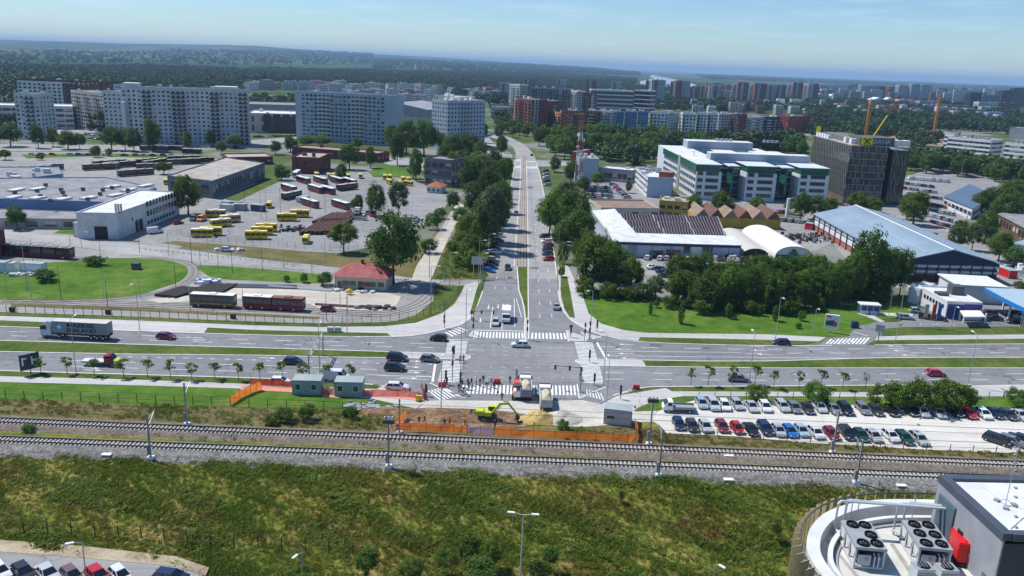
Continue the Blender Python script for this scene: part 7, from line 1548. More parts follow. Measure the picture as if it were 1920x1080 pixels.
# excavator
LIME=M('excavator_lime',(.50,.58,.03),.4,.12,1)
o=thing('excavator','lime green wheeled excavator with its arm reaching down to the right','excavator',G(917,787,.1),head((900,786),(960,788)));o.scale=(.74,.74,.8)
P_('undercarriage',STEEL,lambda m:m.b2(-1.9,1.9,-1.0,1.0,.55,1.05),o,bevel=.05);P_('counterweight',LIME,lambda m:m.b2(-3.2,-1.2,-1.2,1.2,1.3,2.5),o,bevel=.15)
P_('engine_deck',LIME,lambda m:m.b2(-1.25,.6,-1.2,1.2,1.25,2.2),o,bevel=.08);P_('cab',M('cab_frame_black',(.03,.03,.03),.5),lambda m:m.b2(-.3,1.4,.1,1.2,1.3,3.1),o,bevel=.08)
P_('cab_roof',LIME,lambda m:m.b2(-.35,1.45,.05,1.25,3.1,3.2),o);P_('cab_window',CGL,lambda m:(m.b2(-.1,1.2,.06,.1,1.9,3.0),m.b2(1.41,1.44,.2,1.1,1.9,3.0)),o)
P_('boom',LIME,lambda m:(m.bar((.8,-.4,1.9),(2.6,-.4,4.2),.45,.5),m.bar((2.5,-.4,4.15),(4.6,-.4,4.3),.4,.45)),o);P_('arm',LIME,lambda m:m.bar((4.4,-.4,4.5),(6.9,-.4,1.6),.34,.4),o)
P_('hydraulic_ram',GALV,lambda m:(m.bar((1.3,-.4,1.6),(2.9,-.4,3.7),.16),m.bar((3.4,-.4,4.7),(4.6,-.4,4.8),.16)),o)
P_('bucket',STEEL,lambda m:m.side([(6.5,1.7),(7.2,1.7),(7.5,.9),(7.0,.35),(6.3,.6)],-.9,.1),o,bevel=.04);P_('dozer_blade',LIME,lambda m:m.b2(2.0,2.15,-1.15,1.15,.3,.9),o)
for x in (-1.4,1.4):
 for s in (-1,1):w=bpy.data.objects.new('wheel',WH2);w.location=(x,s*1.05,.5);link(w,o)
# road machine beside the first dump truck
o=thing('road_milling_machine','orange and white road milling machine standing left of the dump trucks','road machine',G(969,742,.08),math.pi/2)
MO=M('machine_orange',(.60,.10,.04),.5,.2,1)
P_('machine_body',WHITE,lambda m:m.b2(-2.2,1.6,-.7,.7,.6,1.9),o,bevel=.08);P_('engine_cover',MO,lambda m:m.b2(-.6,2.0,-.72,.72,1.5,2.5),o,bevel=.06);P_('drum_housing',MO,lambda m:m.b2(-1.2,.2,-.9,.9,.3,1.0),o);P_('conveyor',STEEL,lambda m:m.bar((1.6,0,1.4),(5.0,.2,3.4),.5,.25),o);P_('canopy',STEEL,lambda m:(m.b2(-2.0,-.4,-.7,.7,2.8,2.9),m.b2(-1.95,-1.85,-.65,-.55,1.9,2.8),m.b2(-.5,-.4,.55,.65,1.9,2.8)),o,kind='stuff')
for x in (-1.9,1.7):
 for s in (-1,1):w=bpy.data.objects.new('wheel',WH2);w.location=(x,s*.8,.5);link(w,o)
# stacks of rails and material in the yards
def rail_stack(name,label,pts,n,layers,mat,L=None,z=.06,cat='rail stack',w=.5,h=.35):
 A,B,C=(G(*p) for p in pts);t=thing(name,label,cat,A);e1=B - A;e2=C - A;rnd=random.Random(int(A.x*9))
 for l in range(layers):
  for i in range(n):
   p=e2*((i+.5)/n);q=p+e1;k=rnd.uniform(-.03,.03);mb=MB();mb.bar(Vector((p.x,p.y,.2+l*h))+e1*k,Vector((q.x,q.y,.2+l*h))+e1*k,(e2.length/n)*.72,h*.8);mb.build('rail_bundle',mat,t)
 return t
rail_stack('rail_stack','big rusty stack of rail bundles in the yard, nearer half',((560,441),(606,416),(622,440)),7,4,RUST);rail_stack('rail_stack','rusty stack of rail bundles in the yard, farther half',((584,421),(622,404),(642,420)),7,4,RUST)
rail_stack('rail_stack','loose rusty rails laid right of the big stack',((612,446),(650,408),(625,450)),3,2,RUST)
rail_stack('sleeper_stack','dark stack of timber sleepers at the loop, left part',((288,556),(340,540),(330,560)),8,2,M('dark_timber',(.05,.045,.04),.9),cat='timber stack');rail_stack('sleeper_stack','dark stack of timber sleepers at the loop, right part',((350,553),(385,536),(415,552)),8,2,M('dark_timber',(.05,.045,.04)),cat='timber stack')
rail_stack('rail_stack','long dark rails laid behind the tan slab',((418,540),(560,543),(416,533)),4,1,STEEL);rail_stack('rail_stack','long pale rails laid before the red-roofed house',((500,538),(620,548),(498,535)),3,1,GALV);rail_stack('rail_stack','rusty rails lying along the tan slab right of the trams',((588,573),(700,580),(590,570)),3,1,RUST)
# rubble and pallets heaps
def junk(name,label,px,py,w,d,n,mats,seed,hmax=1.2,cat='scrap heap'):
 rnd=random.Random(seed);t=thing(name,label,cat,G(px,py,.05));per=[MB() for _ in mats]
 for i in range(n):
  x,y=rnd.gauss(0,w/4),rnd.gauss(0,d/4);s=rnd.uniform(.3,1.1);hh=rnd.uniform(.2,hmax)
  per[i % len(mats)].box((x,y,hh/2),(s*1.4,s,hh),rnd.uniform(0,3))
 for p,m in zip(per,mats):p.build('scrap_piece',m,t,kind='stuff')
junk('scrap_heap','pale scrap heap at the end of the workshop yard',1372,489,14,5,60,[PANEL2,GALV,RUST,BEIGE],1,2.2);junk('scrap_heap','pallets and scrap behind the white hangar',1508,448,34,16,130,[STEEL,RUST,GALV],2,1.8);junk('scrap_heap','white sacks and scrap by the lawn containers',50,516,14,3,50,[WHITE,GALV,GRW],3,.9);junk('tarpaulin_heap','white and blue tarpaulin heap on the timber sleepers',388,532,6,3,40,[WHITE,BLUEP,WHITE],4,1.4)
junk('scrap_heap','scrap and crates beside the yellow bushes',782,420,8,14,70,[PANEL2,STEEL,BEIGE],5,1.4);junk('scrap_heap','dark scrap left of the rusty stack',550,430,10,10,60,[STEEL,BLACK,GRW],6,1.0);junk('scrap_heap','white sheets lying on the dry verge',430,470,8,3,24,[WHITE,GALV],7,.9);junk('scrap_heap','grey pipes and frames on the grass right of the cabins',690,764,9,3,40,[GALV,GRW],8,.7);junk('scrap_heap','dark scrap at the right end of the tan slab',700,578,12,3,40,[STEEL,GRW,RUST],9,.8)
junk('market_tents','white and green market tents at the right edge',1905,514,26,22,60,[WHITE,WHITE,GREENW,WHITE],10,2.4,'market tents');junk('scrap_heap','containers and scrap right of the blue roof',1790,455,24,10,30,[BEIGE,BROWN,RUST],11,2.4)
# ------------------------------------------------------------------ posts, lamps, lights
def lamp(px,py,top,label,group,arm=(1.6,0),z=.1,double=False,mat=None,r=.085,head_=True):
 p=G(px,py,z);h=HT(px,py,top,z);t=thing('street_lamp' if head_ else 'pole',label,'street lamp' if head_ else 'pole',p,0,group);m=mat or GALV
 P_('pole',m,lambda k:k.tube([(0,0,0),(0,0,h*.5),(0,0,h)],[r*1.2,r,r*.65],6),t)
 if head_:
  for s in ((1,-1) if double else (1,)):
   ax,ay=arm[0]*s,arm[1]*s;P_('lamp_arm',m,lambda k:k.bar((0,0,h),(ax,ay,h+.25),.07),t);a=math.atan2(ay,ax);P_('lamp_head',WHITE,lambda k:k.box((ax+.35*math.cos(a),ay+.35*math.sin(a),h+.25),(.95,.34,.16),a),t,bevel=.03)
 return t
SL=[(1453,643,557,(0,-1.6)),(1781,725,627,(0,1.6)) if False else (1404,720,627,(0,1.6)),(1814,723,629,(0,1.6)),(143,700,599,(0,1.6)),(262,620,531,(0,-1.6)),(651,630,554,(0,-1.6)),(1678,644,535,(0,-1.6)),(873,630,542,(.8,-1.2)),(863,726,615,(0,1.6)),(827,765,676,(0,1.6)),(1131,723,626,(-.8,1.2)),(1137,758,676,(0,1.6)),(1106,636,545,(-1,-1)),(1524,627,578,(0,-1.2)),(600,712,612,(0,1.6)),(52,545,455,(0,-1.2)),(1783,618,575,(0,-1)),(1912,616,570,(0,-1))]
for i,(x,y,tp,arm) in enumerate(sorted(SL)):lamp(x,y,tp,f'tall grey street lamp, {nth(i)} from the left beside the boulevard','street lamps on the boulevard',arm)
AL=[(843,545,475),(905,520,470),(900,545,476),(915,500,440),(897,533,452),(1051,545,455),(1047,470,415),(900,450,402),(1012,312,262),(1016,302,260),(1123,320,284)]
for i,(x,y,tp) in enumerate(sorted(AL)):lamp(x,y,tp,f'thin lamp post, {nth(i)} from the left along the avenue','lamp posts along the avenue',(1.3,.2),r=.07)
lamp(975,1096,966,'white twin-headed street lamp rising from the bank in front','twin street lamp',(1.15,-.1),-1.6,True,M('lamp_pale',(.55,.57,.57),.5),.09)
lamp(163,1092,1018,'street lamp by the cars of the near car park','lamps of the near car park',(-.9,-.4),-1.2);lamp(569,1100,1036,'street lamp at the edge of the bank right of the near car park','lamps of the near car park',(-.4,-.9),-1.4);lamp(1335,1110,1058,'street lamp head peeping up before the curved roof','lamps of the near car park',(.4,-.5),-1.4)
yp=[(15,560,515),(60,563,505),(115,562,496),(24,500,452),(62,492,447),(133,470,443),(153,464,436),(190,497,452),(195,560,512),(202,575,524),(263,558,505),(317,480,438),(262,474,410),(330,540,496),(360,494,438),(376,502,460),(391,486,446),(410,510,466),(436,512,470),(357,583,530),(402,572,530),(456,580,530),(492,508,468),(532,502,460),(585,515,470),(612,600,548),(638,578,535),(652,588,548),(808,590,548),(834,590,560),(805,520,470),(808,560,500),(833,530,485),(610,500,448),(490,410,360),(526,402,352),(582,400,350),(610,400,360),(640,465,412),(720,395,345),(765,358,305),(355,385,330),(412,366,320),(222,350,285),(120,340,290),(272,330,288),(70,300,262),(340,280,240),(390,322,290),(460,400,335),(430,440,385),(500,420,350)]
for i,(x,y,tp) in enumerate(sorted(yp)):lamp(x,y,tp,f'slim {"dark" if i % 2 else "grey"} pole, {nth(i)} from the left in the tram and bus yards','poles of the tram and bus yards',head_=(i % 4==0),mat=STEEL if i % 2 else GALV,r=.08)
rp=[(1244,300,260),(1618,322,285),(1846,325,290),(1800,340,300),(1730,345,312),(1475,415,372),(1570,545,520),(1805,530,500),(1693,560,515),(1665,600,540)]
for i,(x,y,tp) in enumerate(sorted(rp)):lamp(x,y,tp,f'slender lamp post, {nth(i)} from the left on the warehouse and office side','lamp posts on the warehouse side',(.9,0),r=.07)
o=thing('white_pylon_sign','white cylindrical pylon before the right office wing','pylon',G(1475,406));hh=HT(1475,406,372);P_('pylon',WHITE,lambda m:m.tube([(0,0,0),(0,0,hh)],.8,14),o)
# traffic lights
def sig(px,py,top,label,arm=None,z=.1,face=-1):
 p=G(px,py,z);h=HT(px,py,top,z);t=thing('traffic_light',label,'traffic light',p,0,'traffic lights at the junction');P_('pole',STEEL,lambda m:m.tube([(0,0,0),(0,0,h)],.075,6),t)
 def hd_(x,y,zz):
  b=P_('signal_head',BLACK,lambda m:(m.b2(x - .2,x+.2,y - .18,y+.14,zz - .45,zz+.45)),t)
  for k,c in enumerate(('signal_red','signal_amber','signal_green')):P_('lens',M(c,((.25,.02,.02),(.22,.12,.01),(.01,.16,.06))[k],.3),lambda m:m.tube([(x,y - .18,zz+.29 - .29*k),(x,y - .21,zz+.29 - .29*k)],.11,8),b)
 hd_(0,-.2*0 - .05,h - .5)
 if arm:
  q=arm;P_('mast_arm',STEEL,lambda m:m.bar((0,0,h - .2),(q,0,h+.1),.11),t);hd_(q,0,h - .3);hd_(q*.45,0,h - .35)
 else:hd_(.0,-.05,h*.52)
 return t
for (x,y,tp,lab,arm) in ((848,714,650,'traffic light on the left crosswalk median',None),(851,672,648,'traffic light at the farther left crosswalk',None),(799,742,720,'traffic light left of the triangular island',None),(836,720,694,'traffic light at the left end of the lower crosswalk',None),(863,728,698,'traffic light at the left refuge by the workers',None),(887,628,595,'traffic light at the left refuge of the upper crosswalk',-.0),(833,615,590,'traffic light on the left pavement corner',None),(988,636,599,'traffic light on the avenue median nose',None),(1096,638,605,'traffic light at the right upper refuge',None),(1105,636,602,'second traffic light at the right upper refuge',None),(1119,622,600,'traffic light on the right pavement corner',None),(1105,679,656,'traffic light on the right median nose',None),(1114,722,700,'traffic light on the right lower crosswalk',None),(1163,748,722,'traffic light right of the lower slip lane',None),(1088,730,688,'traffic light with long mast arm reaching over the junction',-5.2),(1070,632,610,'small direction board post at the right upper corner',None)):sig(x,y,tp,lab,arm or None)
g=sig(884,600,582,'overhead signal arm above the waiting cars on the avenue',5.5)
# railway masts
def mast(px,py,top,label,base=True,boxtop=False,z=.3):
 p=G(px,py,z);h=HT(px,py,top,z);t=thing('catenary_mast',label,'railway mast',p,0,'railway masts beside the tracks')
 P_('mast_post',GALV,lambda m:(m.b2(-.12,-.09,-.10,.10,0,h),m.b2(.09,.12,-.10,.10,0,h),m.b2(-.09,.09,-.02,.02,0,h)),t);P_('foundation',WHITE,lambda m:m.box((0,0,.12),(1.1,.9,.4),top=.85),t)
 P_('cantilever',GALV,lambda m:(m.bar((0,0,h*.86),(0,2.6,h*.93),.07),m.bar((0,0,h*.72),(0,2.6,h*.93),.06),m.bar((0,2.6,h*.93),(0,3.2,h*.8),.05)),t)
 P_('tension_weight',GRW,lambda m:m.b2(-.45,-.2,-.18,.18,h*.08,h*.3),t)
 if boxtop:P_('switch_box',STEEL,lambda m:(m.b2(-.9,.9,-.3,.3,h - .5,h+.1)),t);P_('insulator',WHITE,lambda m:(m.b2(-.7,-.5,-.1,.1,h+.1,h+.6),m.b2(-.1,.1,-.1,.1,h+.1,h+.6),m.b2(.5,.7,-.1,.1,h+.1,h+.6)),t,kind='stuff')
 return t
for i,(x,y,tp,b) in enumerate(((283,859,776,False),(351,796,718,False),(729,875,788,True),(749,812,748,False),(1217,833,749,True),(1235,892,805,False),(1561,849,771,False),(1605,905,826,False),(606,715,624,False) if False else (1235,892,805,False))[:8]):mast(x,y,tp,f"steel railway mast{' topped with a switch box' if b else ''}, {nth(i)} from the left along the tracks",boxtop=b)
for (x,y,s) in ((200,853,1),(1366,900,1.2),(1690,911,1.4),(1366,855,1.2)):o=tag(P_('concrete_cover',WHITE,lambda m:m.box((0,0,.1),(1.5,.8,.2)),None),f"pale concrete cover lying beside the ballast {['at the left', 'in the middle', 'near the dark roof block', 'under the gravel car park'][[200, 1366, 1690].index(x) if y != 855 else 3]}",'concrete cover');o.location=G(x,y,.35)
# overhead wires
WIRE=M('overhead_wire',(.06,.06,.06),.6)
for (a,b,z,lab) in (((-60,800),(1980,884),6.3,'overhead wire above the farther railway track'),((-60,835),(1980,913),6.3,'overhead wire above the nearer railway track'),((985,520),(980,300),5.8,'overhead tram wire above the avenue')):
 A,B=G(*a),G(*b);A.z=B.z=z;t=tag(P_('overhead_wire',WIRE,lambda m:(m.bar(A,B,.045),m.bar(A+Vector((0,0,1)),B+Vector((0,0,1)),.045)),None),lab,'wire')
# gantry sign frame over the left carriageway
o=thing('sign_gantry','grey lattice gantry leaning over the left carriageway','sign gantry',G(580,712,.1));h=HT(580,712,665,.1);q=G(606,666,.1) - G(580,712,.1)
P_('gantry_post',GALV,lambda m:m.tube([(0,0,0),(0,0,h)],.16,8),o);P_('gantry_post',GALV,lambda m:m.tube([(q.x,q.y,0),(q.x,q.y,h)],.16,8),o)
P_('gantry_beam',GALV,lambda m:(m.bar((0,0,h),(q.x,q.y,h),.16),m.bar((0,0,h - .9),(q.x,q.y,h - .9),.16)),o)
P_('lattice_brace',GALV,lambda m:[m.bar(Vector((q.x,q.y,0))*(k/8)+Vector((0,0,h - .9*(k % 2))),Vector((q.x,q.y,0))*((k+1)/8)+Vector((0,0,h - .9*((k+1) % 2))),.09) for k in range(8)],o,kind='stuff')
# signs
def board(px,py,top,w,h,mat,label,name='road_sign',face=0.3,postm=GALV,cat='road sign',posts=1,z=.1,extra=None):
 H=HT(px,py,top,z);t=thing(name,label,cat,G(px,py,z),face)
 for k in range(posts):xx=0 if posts==1 else (-.5+k)*w*.6;P_('post',postm,lambda m:m.tube([(xx,0,0),(xx,0,H - .1)],.1,6),t)
 P_('sign_panel',mat,lambda m:m.b2(-w/2,w/2,-.12,-.04,H - h,H),t)
 if extra:extra(t,H)
 return t
def lines(t,H):
 P_('white_symbol',WHITE,lambda m:(m.b2(-1.4,-1.1,-.14,-.125,H - 2.2,H - .6),m.b2(-1.1,-.5,-.14,-.125,H - 1.0,H - .7),m.b2(.3,.6,-.14,-.125,H - 2.3,H - .7),m.b2(.6,1.2,-.14,-.125,H - 1.6,H - 1.3)),t,kind='stuff')
board(58,701,663,3.6,3.2,M('sign_dark_back',(.05,.06,.08),.5),'dark direction sign on a single post left of the saplings',face=.9,postm=STEEL,extra=lines)
board(1646,641,609,2.0,1.8,GRW,'direction sign seen from behind at the filling station entrance',face=-.5,postm=STEEL)
board(894,522,481,3.4,2.4,GALV,'grey back of a large sign beside the avenue',posts=2,face=0);board(1070,622,609,.9,.6,STEEL,'small dark board at the right refuge');board(1553,622,592,.1,.1,WHITE,'thin white marker post by the billboard') if False else None
def poster(t,H):
 P_('poster_sky',M('poster_pale',(.50,.56,.62),.4),lambda m:m.b2(-1.9,1.9,-.37,-.36,H - 3.8,H - .3),t)
 P_('poster_truck',M('poster_dark',(.05,.055,.07),.4),lambda m:m.add([(-1.8,-.38,H - 3.3),(1.2,-.38,H - 3.4),(1.3,-.38,H - 2.2),(.4,-.38,H - 1.6),(-1.8,-.38,H - 2.0)],[(0,1,2,3,4)]),t);P_('poster_red',M('poster_red',(.5,.05,.05),.4),lambda m:m.add([(-1.7,-.385,H - .9),(-.3,-.385,H - .9),(-.3,-.385,H - .4),(-1.7,-.385,H - .4)],[(0,1,2,3)]),t);P_('poster_red',M('poster_red',(.5,.05,.05)),lambda m:m.add([(.5,-.39,H - 3.3),(1.6,-.39,H - 3.3),(1.6,-.39,H - 2.3),(.5,-.39,H - 2.1)],[(0,1,2,3)]),t)
t=thing('billboard','white billboard with a lorry poster on a thick white post','billboard',G(1557,623,.1),-.35);H=HT(1557,623,584,.1)
P_('billboard_post',WHITE,lambda m:m.b2(-.45,.45,-.25,.25,0,H - 3.9),t);P_('billboard_case',WHITE,lambda m:m.b2(-2.1,2.1,-.35,.35,H - 4.1,H),t,bevel=.05);poster(t,H);t.scale=(.8,.8,.85)
for i,(x,y,tp,m_,c) in enumerate(((1728,615,570,M('flag_beige',(.45,.36,.28),.8),'beige'),(1742,616,570,M('flag_red',(.52,.04,.05),.8),'red'),(1752,616,570,M('flag_blue',(.04,.12,.42),.8),'blue'))):
 H=HT(x,y,tp);t=thing('flag_pole',f'flagpole with a hanging {c} banner in front of the filling station','flagpole',G(x,y),0,'banner flags at the filling station');P_('pole',GALV,lambda m:m.tube([(0,0,0),(0,0,H)],.05,6),t)
 P_('banner',m_,lambda m:m.add([(.05,0,H - .1),(.5,.12,H - .1),(1.0,-.02,H - .15),(.05,0,H - 3.6),(.5,.1,H - 3.7),(1.0,-.05,H - 3.6),(.05,.03,H - .1),(.5,.15,H - .1),(1.0,.01,H - .15),(.05,.03,H - 3.6),(.5,.13,H - 3.7),(1.0,-.02,H - 3.6)],[(0,1,4,3),(1,2,5,4),(9,10,7,6),(10,11,8,7)]),t)
for i,(x,y) in enumerate(((23,584),(203,589),(437,597))):o=tag(P_('electric_cabinet',MAR,lambda m:m.box((0,0,.55),(1.2,.6,1.1)),None,bevel=.04),f'dark red cabinet on the tram fence, {nth(i)} from the left','cabinet','dark red cabinets on the tram fence');o.location=G(x,y,.1)
for i,x in enumerate((620,634)):o=tag(P_('utility_box',PANEL2,lambda m:m.box((0,0,.6),(1.5,.7,1.2)),None,bevel=.04),f"grey utility box on the verge, {'left' if i == 0 else 'right'} one of the two",'utility box');o.location=G(x,622,.1)
o=tag(P_('concrete_bunker',STEEL,lambda m:m.box((0,0,.9),(2.2,1.8,1.8)),None,bevel=.05),'dark cube-shaped vent box on the loop lawn','vent box');o.location=G(256,504,.2)
o=tag(P_('recycling_bin',M('bin_navy',(.02,.04,.12),.5),lambda m:m.box((0,0,.8),(1.8,1.4,1.6),top=.85),None,bevel=.1),'navy recycling bin beside the billboard lawn','bin');o.location=G(1602,614,.1)
# ------------------------------------------------------------------ fences
def fence(label,pts,gap,h,matp,z=.1,rails=2,n=6,name='wire_fence',wires=5):
 P=gpath(pts,n,z);t=thing(name,label,'fence',P[0]);o0=P[0].copy();pm=MB();pm.b2(-.05,.05,-.05,.05,0,h);first=None;acc=0;i=0;cnt=0
 for a,b in zip(P,P[1:]):
  L=(b - a).length;s=-acc
  while s+gap<=L:
   s+=gap;q=a.lerp(b,s/L) - o0
   if first is None:first=pm.build('post',matp,t);first.location=q
   elif cnt<290:share(first,'post',t,q)
   cnt+=1
  acc=L - s if s>-acc else acc+L
 w=MB()
 for k in range(wires):
  zz=h*(k+1)/(wires+.2)
  for a,b in zip(P,P[1:]):w.bar(a - o0+Vector((0,0,zz)),b - o0+Vector((0,0,zz)),.018)
 w.build('fence_wire',matp,t,kind='stuff');return t
fence('wire fence with dark posts between the tram yard and the boulevard pavement',[(-60,583),(0,585),(240,594),(480,604),(600,607),(700,604),(780,596),(830,578),(857,556),(862,535)],2.3,1.9,STEEL)
fence('low rusty wire fence on the grass above the railway',[(-60,744),(0,746),(240,754),(500,764),(700,770)],3.4,1.6,RUST)
fence('chain fence along the front of the bus yard',[(330,440),(420,455),(520,463),(640,470),(700,470)],3.0,1.9,GALV);fence('chain fence along the dusty lane',[(845,400),(832,425),(815,455),(800,480)],3.0,1.8,GALV);fence('fence round the small dry plot beside the lane',[(815,527),(830,527),(870,522),(880,505)],1.6,1.6,RUST)
fence('chain fence before the blue-roofed warehouse',[(1675,540),(1760,541),(1880,545),(1960,548)],3.0,1.9,GALV);fence('fence at the foot of the near bank',[(0,998),(130,1002),(260,1010),(390,1022),(530,1030),(700,1045)],3.2,1.9,RUST,-1.2);fence('fence along the lower edge of the gravel car park',[(1260,812),(1380,818),(1500,829),(1740,843),(1960,852)],4.0,1.2,RUST)
fence('fence between car park lawn and pavement',[(1280,748),(1440,748),(1625,748),(1960,746)],3.2,1.5,STEEL)
fence('dark railing beside the depot street',[(262,468),(380,480),(480,490),(570,499)],2.0,.7,STEEL,wires=3,name='low_railing')
# orange netting
def net(label,pts,h,z=.1,mat=None,n=4):
 m_,nt,b=nodes('safety_netting',.8,.1) if 'net' not in _mc else (_mc['net'],None,None)
 if 'net' not in _mc:
  _mc['net']=m_;N=nt.nodes;L=nt.links;oi=N.new('ShaderNodeObjectInfo');L.new(oi.outputs['Color'],b.inputs['Base Color']);tcn=N.new('ShaderNodeTexCoord');ch=N.new('ShaderNodeTexNoise');ch.inputs['Scale'].default_value=9;L.new(tcn.outputs['Object'],ch.inputs[0])
  mr=N.new('ShaderNodeMapRange');mr.inputs[1].default_value=.35;mr.inputs[2].default_value=.55;mr.inputs[3].default_value=.55;mr.inputs[4].default_value=.95;L.new(ch.outputs[0],mr.inputs[0]);L.new(mr.outputs[0],b.inputs['Alpha'])
  tl=N.new('ShaderNodeBsdfTranslucent');L.new(oi.outputs['Color'],tl.inputs[0]);mi=N.new('ShaderNodeMixShader');mi.inputs[0].default_value=.5;L.new(b.outputs[0],mi.inputs[1]);L.new(tl.outputs[0],mi.inputs[2]);L.new(mi.outputs[0],N['Material Output'].inputs[0])
 P=gpath(pts,n,z);o0=P[0].copy();t=thing('orange_net_fence',label,'safety fence',o0,0,'orange safety netting');rnd=random.Random(len(pts));V=[];F=[]
 for i,p in enumerate(P):q=p - o0;k=rnd.uniform(-.12,.12);V+=[(q.x,q.y+k,.05),(q.x,q.y,h*rnd.uniform(.82,1.05))]
 F=[(2*i,2*i+2,2*i+3,2*i+1) for i in range(len(P) - 1)];mb=MB();mb.add(V,F);o=mb.build('netting',m_,t);o.color=(*(mat or (1.0,.27,.04)),1)
 pm=MB();pm.b2(-.025,.025,-.025,.025,0,h*1.1);first=None
 for p in P[::2]:
  if first is None:first=pm.build('stake',RUST,t);first.location=p - o0
  else:share(first,'stake',t,p - o0)
net('orange netting along the trench above the railway, left long run',[(742,806),(800,808),(850,811),(875,812)],1.5,.3);net('faded lilac netting piece in the middle of the orange run',[(876,812),(925,816)],1.4,.3,(.55,.35,.50));net('orange netting along the grass above the railway, right long run',[(927,816),(1000,820),(1080,823),(1150,827),(1193,829)],1.5,.3)
net('short orange netting turning up at the right end',[(1193,829),(1196,812),(1190,800)],1.5,.3);net('orange netting turning up at the left end by the mast',[(742,806),(750,795),(762,782)],1.7,.3);net('orange netting climbing the lawn left of the cabins',[(432,760),(450,748),(470,738),(490,731)],1.8)
net('faded orange netting beside the pavement behind the cabins',[(470,722),(510,724),(548,727)],1.5,.1,(.60,.12,.05));net('faded orange netting between the two cabins',[(604,737),(626,741)],1.5,.1,(.65,.20,.14));net('salmon netting along the parked white estate car',[(682,742),(720,742),(768,744),(795,750)],1.3,.1,(.75,.28,.20));net('red netting standing at the slip lane corner',[(795,750),(793,738),(790,728)],1.5,.1,(.75,.15,.10))
sheet('salmon_ground_sheet',[(455,722),(548,727),(548,735),(450,731)],.115,M('salmon_tarp',(.62,.26,.19),.8));sheet('salmon_ground_sheet',[(604,738),(626,740),(640,746),(604,744)],.115,M('salmon_tarp',(.62,.26,.19)));sheet('salmon_ground_sheet',[(682,730),(740,734),(790,742),(792,752),(720,745),(682,743)],.115,M('salmon_tarp',(.62,.26,.19)))
for i,(x,y,c) in enumerate(((829,725,REDP),(932,719,REDP),(1193,730,REDP),(1055,0,REDP))[:3]):o=tag(P_('plastic_barrier',c,lambda m:(m.box((0,0,.45),(1.6,.5,.9),top=.7),m.box((0,0,.92),(1.5,.3,.06))),None),f"red plastic barrier {['by the left crosswalk', 'among the standing workers', 'on the right slip lane kerb'][i]}",'barrier',kind=None);o.location=G(x,y,.1)
o=tag(P_('yellow_barrier',YELP,lambda m:(m.box((0,0,.6),(.5,.5,1.2)),m.box((.6,.4,.5),(.6,.5,1.0))),None,kind=None),'yellow machine parts by the netting corner','equipment');o.location=G(782,752,.1)
o=tag(P_('cement_mixer',YELP,lambda m:m.tube([(-1,0,.8),(0,0,1.0),(1,0,.8)],[.35,.75,.3],10),None),'yellow drum lying before the red-roofed house','mixer drum');o.location=G(655,552,.1)
for i,(x,y) in enumerate(((690,548),(630,545))):junk('scrap_heap',f"small rubble pile by the house, {'right' if i == 0 else 'left'} one",x,y,4,2,16,[PANEL2,GRW],20+i,.6)
